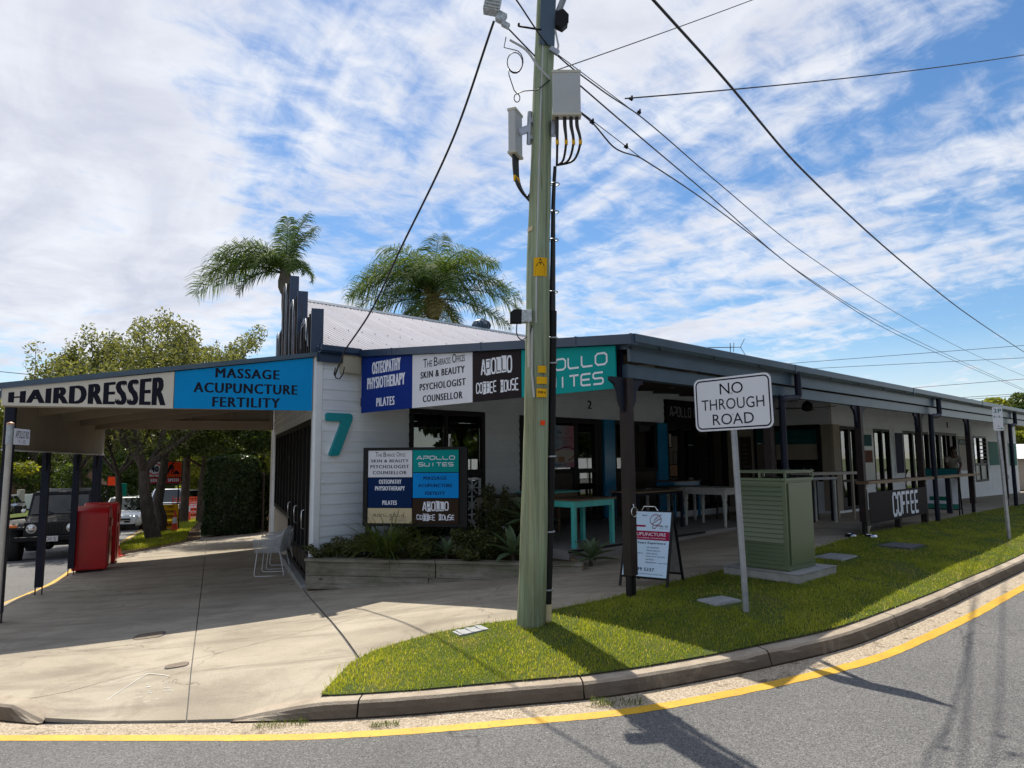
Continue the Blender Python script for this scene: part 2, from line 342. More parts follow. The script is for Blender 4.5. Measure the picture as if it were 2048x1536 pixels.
# --- leaves: diffuse + translucent
def leafmat(name, dark, light, trans=0.45, rough=0.5, tip=None, attr=True):
    m, nt = newmat(name); n = nt.nodes.new; L = nt.links.new
    out = n('ShaderNodeOutputMaterial'); ge = n('ShaderNodeNewGeometry'); rp = n('ShaderNodeValToRGB')
    rp.color_ramp.elements[0].color = (*dark, 1); rp.color_ramp.elements[0].position = 0.0; rp.color_ramp.elements[1].color = (*light, 1); rp.color_ramp.elements[1].position = 1.0
    if tip: e = rp.color_ramp.elements.new(0.93); e.color = (*light, 1); rp.color_ramp.elements[-1].color = (*tip, 1)
    if attr:
        at = n('ShaderNodeAttribute'); at.attribute_name = 'tint'; L(at.outputs['Fac'], rp.inputs[0])
    else: L(ge.outputs['Random Per Island'], rp.inputs[0])
    pr = n('ShaderNodeBsdfPrincipled'); pr.inputs['Roughness'].default_value = rough; pr.inputs['Specular IOR Level'].default_value = 0.35
    L(rp.outputs[0], pr.inputs['Base Color'])
    tr = n('ShaderNodeBsdfTranslucent'); hs = n('ShaderNodeMix'); hs.data_type = 'RGBA'; hs.blend_type = 'MULTIPLY'; hs.inputs['Factor'].default_value = 1.0
    hs.inputs['B'].default_value = (1.9, 1.75, 0.75, 1); L(rp.outputs[0], hs.inputs['A']); L(hs.outputs['Result'], tr.inputs['Color'])
    mx = n('ShaderNodeMixShader'); mx.inputs[0].default_value = trans; L(pr.outputs[0], mx.inputs[1]); L(tr.outputs[0], mx.inputs[2]); L(mx.outputs[0], out.inputs['Surface'])
    return m
leafmat('grass_blade', (0.095, 0.155, 0.016), (0.34, 0.36, 0.055), 0.58, 0.5, tip=(0.50, 0.42, 0.20))
leafmat('olive_leaf', (0.078, 0.098, 0.036), (0.19, 0.205, 0.088), 0.40, 0.45, attr=False)
leafmat('bright_leaf', (0.085, 0.12, 0.018), (0.22, 0.23, 0.035), 0.5, 0.5, attr=False)
leafmat('tree_leaf', (0.028, 0.052, 0.012), (0.085, 0.125, 0.028), 0.4, 0.45, attr=False)
leafmat('hedge_leaf', (0.014, 0.030, 0.009), (0.045, 0.075, 0.018), 0.25, 0.4, attr=False)
leafmat('palm_leaf', (0.032, 0.070, 0.016), (0.115, 0.175, 0.035), 0.32, 0.75, attr=False)
leafmat('palm_dry_leaf', (0.12, 0.105, 0.035), (0.24, 0.20, 0.07), 0.4, 0.5, attr=False)
leafmat('strap_leaf', (0.045, 0.080, 0.020), (0.14, 0.18, 0.045), 0.35, 0.35, attr=False)
leafmat('agave_leaf', (0.080, 0.135, 0.075), (0.15, 0.215, 0.115), 0.15, 0.4, attr=False)
leafmat('shrub_leaf', (0.032, 0.046, 0.015), (0.115, 0.115, 0.036), 0.25, 0.4, attr=False)
# --- bark
for nm, a, b in (('bark', (0.035, 0.026, 0.020), (0.11, 0.085, 0.065)), ('palm_bark', (0.09, 0.075, 0.06), (0.22, 0.19, 0.16))):
    t = NT(nm); v = t.coord((1, 1, 0.25)); n = t.noise(v, 14, 7, 0.7, 0.5); t.set(color=t.ramp(n, [(0.35, a), (0.68, b)]), rough=0.9); t.bump(n, 1.0, 0.03)
# --- treated pine power pole: pale green with vertical checks, darker and mossy at the foot
t = NT('green_treated_pole'); g = t.noise(t.coord((14, 14, 0.30)), 2.0, 8, 0.66, 0.3); b_ = t.noise(t.coord((2.0, 2.0, 0.45)), 1.4, 6, 0.6, 0.6); ck = t.noise(t.coord((30, 30, 0.7)), 1.5, 4, 0.75)
c = t.ramp(b_, [(0.25, (0.20, 0.205, 0.125)), (0.5, (0.255, 0.30, 0.205)), (0.75, (0.27, 0.36, 0.275))])
c = t.mix(0.75, c, t.ramp(g, [(0.33, (0.42, 0.38, 0.32)), (0.48, (0.92, 0.92, 0.90)), (0.66, (1.42, 1.36, 1.22))]), 'MULTIPLY')
c = t.mix(t.ramp(ck, [(0.30, (0.8, 0.8, 0.8)), (0.37, (0, 0, 0))]), c, (0.045, 0.045, 0.028))
tcn = t.n('ShaderNodeTexCoord'); sz = t.n('ShaderNodeSeparateXYZ'); t.l(tcn.outputs['Object'], sz.inputs[0])
mr = t.n('ShaderNodeMapRange'); mr.inputs['From Min'].default_value = 0.0; mr.inputs['From Max'].default_value = 0.75; mr.inputs['To Min'].default_value = 0.75; mr.inputs['To Max'].default_value = 0.0; t.l(sz.outputs[2], mr.inputs['Value'])
c = t.mix(t.math('MULTIPLY', mr.outputs[0], t.ramp(b_, [(0.3, (1, 1, 1)), (0.65, (0.25, 0.25, 0.25))])), c, (0.075, 0.078, 0.035))
t.set(color=c, rough=0.85, spec=0.2); t.bump(t.math('ADD', g, t.math('MULTIPLY', ck, 0.8)), 0.6, 0.006)
# --- weathered sleepers
t = NT('weathered_timber'); g = t.noise(t.coord((0.6, 9, 16)), 2.2, 8, 0.66, 0.5); b_ = t.noise(t.coord((1, 1, 2)), 2.0, 6, 0.7, 0.8); kn = t.vor(t.coord((1.6, 2, 4.5)), 1.15)
oi = t.n('ShaderNodeObjectInfo')
c = t.ramp(b_, [(0.3, (0.115, 0.125, 0.075)), (0.5, (0.215, 0.20, 0.16)), (0.72, (0.30, 0.285, 0.25))])
c = t.mix(0.8, c, t.ramp(g, [(0.3, (0.45, 0.43, 0.40)), (0.55, (1, 1, 1)), (0.75, (1.3, 1.28, 1.22))]), 'MULTIPLY')
c = t.mix(t.ramp(kn.outputs['Distance'], [(0.035, (0.9, 0.9, 0.9)), (0.11, (0, 0, 0))]), c, (0.055, 0.040, 0.028))
c = t.mix(0.5, c, t.ramp(oi.outputs['Random'], [(0, (0.70, 0.66, 0.60)), (1, (1.15, 1.15, 1.15))]), 'MULTIPLY')
t.set(color=c, rough=0.9, spec=0.2); t.bump(g, 0.6, 0.006)
t = NT('newer_timber'); g = t.noise(t.coord((0.6, 9, 16)), 2.2, 8, 0.66, 0.5); c = t.ramp(g, [(0.3, (0.15, 0.10, 0.06)), (0.7, (0.33, 0.24, 0.15))]); t.set(color=c, rough=0.85); t.bump(g, 0.5, 0.005)
t = NT('varnished_timber'); g = t.noise(t.coord((1, 12, 12)), 2.2, 8, 0.66, 0.5); c = t.ramp(g, [(0.3, (0.07, 0.035, 0.016)), (0.7, (0.17, 0.09, 0.045))]); t.set(color=c, rough=0.45); t.bump(g, 0.2, 0.003)
# --- painted weatherboard
t = NT('weatherboard_paint'); g = t.noise(t.coord((0.8, 20, 30)), 2.0, 6, 0.6); b_ = t.noise(t.coord(), 1.6, 6, 0.65, 0.4); oi = t.n('ShaderNodeObjectInfo')
c = t.ramp(b_, [(0.3, (0.66, 0.71, 0.77)), (0.7, (0.77, 0.81, 0.85))]); c = t.mix(0.35, c, t.ramp(g, [(0.3, (0.82, 0.82, 0.82)), (0.7, (1.1, 1.1, 1.1))]), 'MULTIPLY')
c = t.mix(0.4, c, t.ramp(oi.outputs['Random'], [(0, (0.88, 0.88, 0.88)), (1, (1.08, 1.08, 1.08))]), 'MULTIPLY')
t.set(color=c, rough=0.5); t.bump(g, 0.25, 0.002)
paint('cream_wall_paint', (0.42, 0.37, 0.31), 0.6, var=0.08)
paint('white_trim_paint', (0.74, 0.77, 0.80), 0.5, var=0.06)
paint('awning_beige', (0.33, 0.285, 0.225), 0.7, var=0.10, scale=1.2, dirt=0.15)
paint('navy_trim', (0.018, 0.040, 0.085), 0.35, var=0.15, spec=0.5)
paint('parapet_panel', (0.085, 0.075, 0.078), 0.6, var=0.15, spec=0.2)
paint('gutter_blue_grey', (0.050, 0.085, 0.125), 0.32, var=0.15, spec=0.5)
paint('post_brown', (0.024, 0.016, 0.016), 0.5, var=0.25, scale=6, spec=0.2)
paint('post_navy', (0.010, 0.012, 0.026), 0.5, var=0.25, scale=6, spec=0.2)
paint('dark_frame', (0.009, 0.008, 0.009), 0.45, var=0.1, spec=0.2)
paint('black_metal', (0.009, 0.009, 0.010), 0.5, var=0.1, spec=0.2)
paint('black_plastic', (0.008, 0.008, 0.009), 0.5, var=0.1, spec=0.2)
paint('cable_black', (0.008, 0.008, 0.010), 0.5, var=0.1)
paint('teal_paint', (0.0, 0.25, 0.29), 0.35, var=0.06)
paint('turquoise_paint', (0.075, 0.50, 0.47), 0.4, var=0.12, scale=4, dirt=0.15, dirtc=(0.05, 0.25, 0.24))
paint('blue_panel_paint', (0.005, 0.20, 0.42), 0.18, var=0.1, spec=0.6)
paint('cabinet_green', (0.105, 0.140, 0.078), 0.30, var=0.06, scale=1.5, spec=0.5)
paint('plinth_concrete', (0.30, 0.30, 0.29), 0.9, var=0.2, scale=6, bump=0.4, dirt=0.35)
paint('galvanised', (0.36, 0.38, 0.41), 0.42, metal=0.75, var=0.25, scale=9, dirt=0.25, dirtc=(0.2, 0.2, 0.2))
paint('sign_post_grey', (0.30, 0.32, 0.35), 0.5, metal=0.4, var=0.2, scale=7, dirt=0.3, dirtc=(0.14, 0.14, 0.15))
paint('aluminium_mast', (0.42, 0.40, 0.37), 0.5, metal=0.4, var=0.15)
paint('copper_cap', (0.45, 0.24, 0.15), 0.45, metal=0.5, var=0.2)
t = NT('roof_iron'); oi = t.n('ShaderNodeObjectInfo'); n = t.noise(t.coord((1, 0.3, 1)), 3.0, 6, 0.65)
c = t.ramp(n, [(0.3, (0.185, 0.190, 0.26)), (0.7, (0.245, 0.25, 0.33))]); c = t.mix(0.5, c, t.ramp(oi.outputs['Random'], [(0, (0.86, 0.86, 0.86)), (1, (1.1, 1.1, 1.1))]), 'MULTIPLY'); t.set(color=c, rough=0.65, spec=0.2)
paint('box_grey', (0.43, 0.44, 0.44), 0.45, var=0.06)
paint('box_cream', (0.50, 0.48, 0.40), 0.5, var=0.06)
paint('meter_beige', (0.40, 0.37, 0.28), 0.5, var=0.06)
paint('speckle_grey', (0.42, 0.45, 0.46), 0.5, metal=0.4, var=0.5, scale=40)
paint('red_bin_plastic', (0.46, 0.008, 0.012), 0.28, var=0.15, scale=2, spec=0.5, dirt=0.15, dirtc=(0.2, 0.02, 0.02))
paint('jeep_black', (0.005, 0.005, 0.007), 0.3, var=0.1, spec=0.3)
paint('car_white', (0.60, 0.63, 0.62), 0.25, var=0.03, coat=0.8)
paint('car_grey', (0.075, 0.075, 0.085), 0.25, var=0.05, coat=0.8)
paint('car_blue_white', (0.55, 0.62, 0.72), 0.25, var=0.03, coat=0.8)
paint('tyre_rubber', (0.012, 0.012, 0.012), 0.85, var=0.3, scale=20, bump=0.5)
paint('chrome', (0.60, 0.60, 0.62), 0.18, metal=1.0, var=0.05)
flat('head_lamp', (0.75, 0.76, 0.74), 0.12, metal=0.6)
flat('lamp_amber', (0.70, 0.16, 0.01), 0.25); flat('lamp_red', (0.45, 0.01, 0.01), 0.25)
flat('number_plate', (0.70, 0.70, 0.70), 0.4); flat('plate_maroon', (0.12, 0.01, 0.03), 0.5)
paint('traffic_orange', (0.80, 0.07, 0.012), 0.5, var=0.1); paint('mesh_orange', (0.85, 0.10, 0.03), 0.6, var=0.1)
paint('timber_panel_dark', (0.030, 0.018, 0.011), 0.5, var=0.4, scale=8)
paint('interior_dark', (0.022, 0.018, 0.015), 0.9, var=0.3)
paint('curtain_cloth', (0.22, 0.19, 0.13), 0.9, var=0.15)
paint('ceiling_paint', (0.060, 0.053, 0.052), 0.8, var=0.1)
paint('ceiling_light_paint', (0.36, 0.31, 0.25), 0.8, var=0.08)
paint('white_paint_chipped', (0.50, 0.50, 0.47), 0.6, var=0.12, scale=14, dirt=0.95, dirtc=(0.03, 0.022, 0.018))
paint('wicker_white', (0.68, 0.69, 0.70), 0.6, var=0.1)
paint('slab_sealed', (0.23, 0.215, 0.21), 0.7, var=0.15, scale=1.2, dirt=0.2)
paint('lid_grey', (0.33, 0.34, 0.35), 0.75, var=0.2, scale=9, bump=0.3, dirt=0.3)
paint('lid_dark', (0.085, 0.085, 0.095), 0.8, var=0.2, scale=9, bump=0.3)
paint('rust_iron', (0.16, 0.12, 0.085), 0.75, var=0.3, scale=14, bump=0.5)
paint('chalk_mark', (0.62, 0.60, 0.55), 0.9, var=0.1)
paint('brick_wall_far', (0.30, 0.17, 0.12), 0.85, var=0.2, scale=10)
paint('skin_brown', (0.11, 0.06, 0.042), 0.55, var=0.1); paint('hair_black', (0.006, 0.005, 0.005), 0.5, var=0.1); paint('shirt_grey', (0.30, 0.28, 0.25), 0.85, var=0.15, scale=8)
paint('cloth_pale', (0.28, 0.27, 0.27), 0.85, var=0.15, scale=8)
for nm, cc in (('sign_blue', (0.0, 0.255, 0.60)), ('sign_cream', (0.62, 0.58, 0.50)), ('sign_royal', (0.004, 0.025, 0.20)), ('sign_navy', (0.0, 0.018, 0.085)), ('sign_white', (0.66, 0.68, 0.74)),
               ('sign_black', (0.016, 0.011, 0.013)), ('sign_dark_brown', (0.035, 0.020, 0.012)), ('sign_teal', (0.0, 0.265, 0.27)), ('sign_sky', (0.0, 0.24, 0.68)), ('sign_sand', (0.55, 0.46, 0.29)),
               ('sign_yellow', (0.72, 0.40, 0.01)), ('sign_orange', (0.80, 0.06, 0.01)), ('sign_red', (0.35, 0.006, 0.02)), ('sign_crimson', (0.30, 0.008, 0.055)), ('sign_pale_blue', (0.52, 0.68, 0.85)),
               ('sign_deep_teal', (0.004, 0.09, 0.095)), ('sign_grey_green', (0.035, 0.20, 0.16)), ('sign_purple', (0.018, 0.015, 0.06)), ('sign_rust', (0.16, 0.055, 0.03)), ('sign_pink', (0.62, 0.28, 0.36)), ('sign_tan', (0.35, 0.20, 0.12))):
    sheetpaint(nm, cc)
for nm, cc in (('ink_black', (0.012, 0.012, 0.022)), ('ink_white', (0.72, 0.75, 0.84)), ('ink_grey', (0.30, 0.30, 0.31)), ('ink_navy', (0.008, 0.012, 0.07)), ('ink_green', (0.0, 0.13, 0.09)), ('ink_red', (0.55, 0.01, 0.02)), ('ink_crimson', (0.22, 0.03, 0.06)), ('ink_rust', (0.28, 0.06, 0.03)), ('ink_dim', (0.16, 0.14, 0.12)), ('ink_brown', (0.06, 0.035, 0.03)), ('ink_cream', (0.45, 0.42, 0.38))):
    flat(nm, cc, 0.6, spec=0.1)
# --- glass: partly see-through, mostly mirror at grazing angles
def glass(name, tint, refl=0.22, rough=0.01, through=0.75):
    m, nt = newmat(name); n = nt.nodes.new; L = nt.links.new
    out = n('ShaderNodeOutputMaterial'); tr = n('ShaderNodeBsdfTransparent'); tr.inputs[0].default_value = (*[q*through for q in tint], 1)
    gl = n('ShaderNodeBsdfGlossy'); gl.inputs['Roughness'].default_value = rough; gl.inputs['Color'].default_value = (0.9, 0.92, 0.92, 1)
    fr = n('ShaderNodeFresnel'); fr.inputs['IOR'].default_value = 1.5; ad = n('ShaderNodeMath'); ad.operation = 'MULTIPLY_ADD'; ad.inputs[1].default_value = 1.6; ad.inputs[2].default_value = refl; ad.use_clamp = True
    L(fr.outputs[0], ad.inputs[0]); mx = n('ShaderNodeMixShader'); L(ad.outputs[0], mx.inputs[0]); L(tr.outputs[0], mx.inputs[1]); L(gl.outputs[0], mx.inputs[2]); L(mx.outputs[0], out.inputs['Surface'])
    return m
glass('window_glass', (0.75, 0.80, 0.75), 0.06); glass('dark_glass', (0.25, 0.27, 0.26), 0.10, 0.02); glass('car_glass', (0.10, 0.11, 0.12), 0.0, 0.02)
flat('frosted_glass', (0.40, 0.44, 0.44), 0.3)
M = MATS

# ------------------------------------------------------------------ lettering
TEXTS = {}
def prep_texts(items):
    obs = []
    for (s, bold) in items:
        cu = bpy.data.curves.new('tmp', 'FONT'); cu.body = s; cu.size = 1; cu.resolution_u = 3; cu.offset = 0
        if bold == 0.008: cu.space_character = 1.16
        o = bpy.data.objects.new('tmp', cu); COL.objects.link(o); obs.append(((s, bold), o, cu))
    bpy.context.view_layer.update(); dg = bpy.context.evaluated_depsgraph_get()
    for key, o, cu in obs:
        me = bpy.data.meshes.new_from_object(o.evaluated_get(dg))
        V = np.array([v.co[:2] for v in me.vertices]); F = [tuple(p.vertices) for p in me.polygons]
        if len(V):
            mn = V.min(0); mxv = V.max(0); V = (V-mn)/(mxv-mn)
        TEXTS[key] = (V, F); bpy.data.meshes.remove(me)
    for key, o, cu in obs: bpy.data.objects.remove(o); bpy.data.curves.remove(cu)
WORDS_B = ['HAIRDRESSER', 'MASSAGE', 'ACUPUNCTURE', 'FERTILITY', 'OSTEOPATHY', 'PHYSIOTHERAPY', 'PILATES', 'SKIN & BEAUTY', 'PSYCHOLOGIST', 'COUNSELLOR', 'NO', 'THROUGH', 'ROAD', 'REDUCE', 'SPEED', '40',
           'FOOTPATH', 'CLOSED', 'USE', 'OTHER', 'PEDESTRIANS', '2', 'TYPE A', '2P', '99 5337', '3299 5337', 'APOLLO', 'COFFEE HOUSE', 'Years Experience', 'THE BARRACKS OFFICES', '6', '-', 'COFFEE', '1', '3', 'REDUCE   SPEED']
WORDS_N = ['The Barracks Offices', 'APOLLO RD', '7 - 15', 'APOLLO COFFEE HOUSE', 'PUNCTURE', 'ACUPUNCTURE', 'CUPPING | MOXIBUSTION', 'MASSAGE | CUPPING | MOXIBUSTION', '-IVF SUPPORT', "-MEN'S HEALTH", '-POST NATAL', '-SPORTING INJURIES', '-FATIGUE', '-IMMUNITY ...and more',
           'marigold', 'MASSAGE & ACUPUNCTURE', 'Ph 3299 5337', 'Z·SOG', 'for life', 'Acupuncture', 'am', 'pm', 'oPlace', 'fund', 'es', 'for life acupuncture.com.au', 'DO NOT DIG', 'DANGER', 'RADIO FREQUENCY', 'APOLLO SUITES', '57', '-PAIN', '-ANXIETY', '-DIGESTION', '-FATIGUE', "-WOMEN'S HEALTH", 'OPEN', 'ESSENTIALS', 'essentials', '@marigold', 'HOUSE', '6am-6pm', 'O', 'THE', 'BARRACKS', 'OFFICES', 'T', 'B', 'O', 'HE', 'ARRACKS', 'FFICES']
prep_texts([(w, 0.008) for w in set(WORDS_B)] + [(w, 0.0) for w in set(WORDS_N)] + [(w, 0.02) for w in ('THE', 'HE', 'ARRACKS', 'FFICES', 'T', 'B', 'O', 'APOLLO RD', 'NO', 'THROUGH', 'ROAD', 'MASSAGE', 'ACUPUNCTURE', 'FERTILITY')])
def text_on(parent, s, fn, a0, a1, b0, b1, mat, bold=0.035, name='lettering', label=None):
    heavy = bold > 0.03; shf = 0.055*abs(b1-b0)*(1 if a1 > a0 else -1); bold = 0.008 if heavy else bold
    if heavy: a0 += shf; a1 -= shf
    """place text: fn(a,b) -> 3D in parent's frame; a,b in metres on the sign face"""
    V, F = TEXTS[(s, bold)]
    P = [Vector(fn(a0+(a1-a0)*x, b0+(b1-b0)*y)) for x, y in V]
    if heavy:
        o_ = Vector(fn(a0, b0)); nn_ = (Vector(fn(a1, b0))-o_).cross(Vector(fn(a0, b1))-o_).normalized()*.0003; n_ = len(P)
        P = P+[Vector(fn(a0+(a1-a0)*x+shf, b0+(b1-b0)*y))+nn_ for x, y in V]+[Vector(fn(a0+(a1-a0)*x-shf, b0+(b1-b0)*y))-nn_ for x, y in V]
        F = list(F)+[tuple(i+n_ for i in f) for f in F]+[tuple(i+2*n_ for i in f) for f in F]
    me = bpy.data.meshes.new(name); me.from_pydata([tuple(p) for p in P], [], F); me.update()
    return link_mesh(name, me, M[mat], parent, None, label)
# single-stroke lettering (rounded techno letters) drawn as flat ribbons
STK = {'A': [[(0, 0), (0.45, 1), (0.62, 1), (1, 0)], [(0.35, 0.3), (0.85, 0.3)]], 'P': [[(0, 0), (0, .38), (.85, .38), (1, .5), (1, .88), (.88, 1), (0, 1)]],
       'O': [[(.2, 0), (.8, 0), (1, .2), (1, .8), (.8, 1), (.2, 1), (0, .8), (0, .2), (.2, 0)]], 'L': [[(0, 1), (0, .2), (.15, 0), (1, 0)]],
       'S': [[(0, 0), (.85, 0), (1, .12), (1, .38), (.85, .5), (.15, .5), (0, .62), (0, .88), (.15, 1), (1, 1)]], 'U': [[(0, 1), (0, .15), (.15, 0), (.85, 0), (1, .15), (1, 1)]],
       'I': [[(.5, 0), (.5, 1)]], 'T': [[(0, 1), (1, 1)], [(.5, 1), (.5, 0)]], 'E': [[(1, 0), (.15, 0), (0, .12), (0, .88), (.15, 1), (1, 1)], [(0, .5), (.9, .5)]],
       'C': [[(1, .75), (1, .9), (.8, 1), (.2, 1), (0, .85), (0, .15), (.2, 0), (.8, 0), (1, .1), (1, .25)]], 'F': [[(0, 0), (0, 1), (1, 1)], [(0, .5), (.8, .5)]],
       'm': [[(0, .1), (.12, .5), (.15, 0), (.3, .5), (.5, .5), (.5, 0), (.62, .45), (.85, .5), (.85, 0), (1.2, .05)]], 'a': [[(.9, .5), (.2, .5), (.1, .2), (.3, 0), (.9, .4), (.9, 0), (1.2, .05)]],
       'r': [[(0, 0), (.2, .5), (.9, .45), (.8, .1), (1.2, .05)]], 'i': [[(0, 0), (.3, .5), (.4, 0), (1.0, .05)], [(.42, .8), (.45, .85)]], 'g': [[(.9, .5), (.2, .5), (.1, .2), (.3, 0), (.9, .4), (.75, -.5), (.3, -.6), (.4, -.2), (1.2, .05)]],
       'o': [[(.3, .05), (.1, .3), (.4, .5), (.8, .4), (.7, .05), (.3, .05), (1.2, .08)]], 'l': [[(0, 0), (.5, 1), (.35, .1), (1.0, .05)]], 'd': [[(.7, .45), (.1, .3), (.2, 0), (.6, .1), (.95, 1), (.75, 0), (1.6, .02)]]}
def ribbon(parent, strokes, fn, width, mat, name='lettering'):
    vs = []; fs = []
    for st in strokes:
        st = [Vector((p[0], p[1])) for p in st]; n = len(st); b = len(vs)
        closed = (st[0]-st[-1]).length < 1e-6
        for i, p in enumerate(st):
            d0 = (st[i]-st[i-1]) if i > 0 else ((st[0]-st[-2]) if closed else (st[1]-st[0]))
            d1 = (st[i+1]-st[i]) if i < n-1 else ((st[1]-st[0]) if closed else (st[i]-st[i-1]))
            d0 = d0.normalized(); d1 = d1.normalized(); t = (d0+d1); t = t.normalized() if t.length > 1e-4 else d1
            nn = Vector((-t.y, t.x)); k = max(0.5, nn.dot(Vector((-d1.y, d1.x)))); w = width/2/k
            vs.append(fn(p.x+nn.x*w, p.y+nn.y*w)); vs.append(fn(p.x-nn.x*w, p.y-nn.y*w))
        for i in range(n-1): fs.append((b+2*i, b+2*i+1, b+2*i+3, b+2*i+2))
    me = bpy.data.meshes.new(name); me.from_pydata([tuple(p) for p in vs], [], fs); me.update()
    return link_mesh(name, me, M[mat], parent)
def stroke_word(s, a0, a1, b0, b1, gap=0.28):
    n = len(s); w = (a1-a0)/(n+(n-1)*gap) if n else 1; out = []
    for i, ch in enumerate(s):
        if ch == ' ': continue
        x = a0+i*w*(1+gap)
        for st in STK[ch]: out.append([(x+p[0]*w, b0+p[1]*(b1-b0)) for p in st])
    return out

# ================================================================== GROUND, ROAD, KERB, PAVING, GRASS
UV = Vector((0.7218, 0.6921)); VV = Vector((0.6921, -0.7218)); RB = math.atan2(UV.y, UV.x)
C0 = Vector((-3.2, 11.32)); AV = Vector((-0.3827, 0.9239)); BV = Vector((-0.9239, -0.3827)); RA = math.atan2(AV.y, AV.x)
def bw(u, v): p = C0+UV*u+VV*v; return p.x, p.y                       # along the long wall / out from it
def aw(a, b): p = C0+AV*a+BV*b; return p.x, p.y                       # along the left wall / out from it

def sheet(name, poly, step, zf, mat, parent=None, kind=None, jitter=0.0):
    xs = [p[0] for p in poly]; ys = [p[1] for p in poly]
    pts = [Vector(p) for p in poly]; n = len(pts); ins = []
    P = np.array(poly); X, Y = np.meshgrid(np.arange(min(xs), max(xs), step), np.arange(min(ys), max(ys), step)); X = X.ravel(); Y = Y.ravel()
    c = np.zeros(len(X), bool)
    for i in range(n):
        x1, y1 = P[i]; x2, y2 = P[(i+1) % n]
        if y1 == y2: continue
        k = ((y1 > Y) != (y2 > Y)) & (X < (x2-x1)*(Y-y1)/(y2-y1)+x1); c ^= k
    ins = [Vector((a, b)) for a, b in zip(X[c], Y[c])]
    vs, es, fs, *_ = delaunay_2d_cdt(pts+ins, [(i, (i+1) % n) for i in range(n)], [], 1, 1e-5)
    A = np.array([(v.x, v.y) for v in vs]); Zs = zf(A[:, 0], A[:, 1])
    me = bpy.data.meshes.new(name); me.from_pydata([(a, b, z) for (a, b), z in zip(A, Zs)], [], [tuple(f) for f in fs]); me.update()
    bm = bmesh.new(); bm.from_mesh(me)
    for f in bm.faces:
        if f.normal.z < 0: f.normal_flip()
    bm.to_mesh(me); bm.free()
    return link_mesh(name, me, M[mat], parent, kind)

# far ground and the asphalt that runs under everything near
mb = MB(); mb.add([(-1500, -1500, -4.2), (1500, -1500, -4.2), (1500, 1500, -4.2), (-1500, 1500, -4.2)], [(0, 1, 2, 3)]); mb.build('ground', M['far_ground'], kind='structure')
def grid_sheet(name, xs, ys, zoff, mat):
    X, Y = np.meshgrid(xs, ys); Zg = Gv(X, Y)+zoff; nx = len(xs); ny = len(ys)
    V = np.stack([X.ravel(), Y.ravel(), Zg.ravel()], 1); i, j = np.meshgrid(np.arange(nx-1), np.arange(ny-1)); b = (j*nx+i).ravel()
    return fast_mesh(name, V, np.stack([b, b+1, b+nx+1, b+nx], 1), M[mat], kind='structure', smooth=True)
xs = np.r_[np.arange(-75, -20, 2.5), np.arange(-20, 14, 0.25), np.arange(14, 62, 2.5)]; ys = np.r_[np.arange(-26, -2, 2), np.arange(-2, 24, 0.25), np.arange(24, 80, 2.0), np.arange(80, 201, 6)]
grid_sheet('road', xs, ys, -0.1275, 'asphalt')

# kerb line (front top edge), from the far right round the corner into the cross street
kerbR = [(30.0, 31.4), (20.0, 22.1), (14.0, 16.6), (10.5, 13.3), (7.27, 10.18), (5.44, 8.5), (4.41, 7.6), (3.04, 6.56), (2.11, 6.06), (1.34, 5.76), (0.66, 5.56), (0.04, 5.50), (-0.44, 5.47), (-0.84, 5.46), (-1.50, 5.49), (-2.15, 5.56)]
kerbL = [(-3.72, 5.76), (-4.0, 5.86), (-4.35, 6.02), (-5.2, 6.55), (-6.2, 7.45), (-7.05, 8.7), (-7.7, 10.1), (-8.12, 11.3), (-8.62, 13.0), (-9.15, 14.7), (-10.2, 17.3), (-12.3, 22.3), (-13.1, 24.2), (-15.6, 30.2), (-20.5, 42), (-26, 55.5)]
def catmull(p, k=5):
    p = [Vector(q) for q in p]; out = []
    for i in range(len(p)-1):
        a = p[max(i-1, 0)]; b = p[i]; c = p[i+1]; d = p[min(i+2, len(p)-1)]
        for j in range(k):
            t = j/k; out.append(0.5*((2*b)+(-a+c)*t+(2*a-5*b+4*c-d)*t*t+(-a+3*b-3*c+d)*t*t*t))
    out.append(p[-1]); return out
def offset_line(P, d):                                               # + = to the left of travel
    out = []
    for i, p in enumerate(P):
        t = (P[min(i+1, len(P)-1)]-P[max(i-1, 0)]).normalized(); out.append(p+Vector((-t.y, t.x))*d)
    return out
def strip(name, L1, L2, z1, z2, mat, parent=None, kind=None):
    vs = []; fs = []
    for a, b, i in zip(L1, L2, range(len(L1))): vs += [(a.x, a.y, z1(a.x, a.y)), (b.x, b.y, z2(b.x, b.y))]
    n = len(L1); fs = [(2*i, 2*i+1, 2*i+3, 2*i+2) for i in range(n-1)]
    m = MB(); m.add(vs, fs, 0, True); return m.build(name, M[mat], parent, kind)
KR = catmull(kerbR, 6); KL = catmull(kerbL, 6)
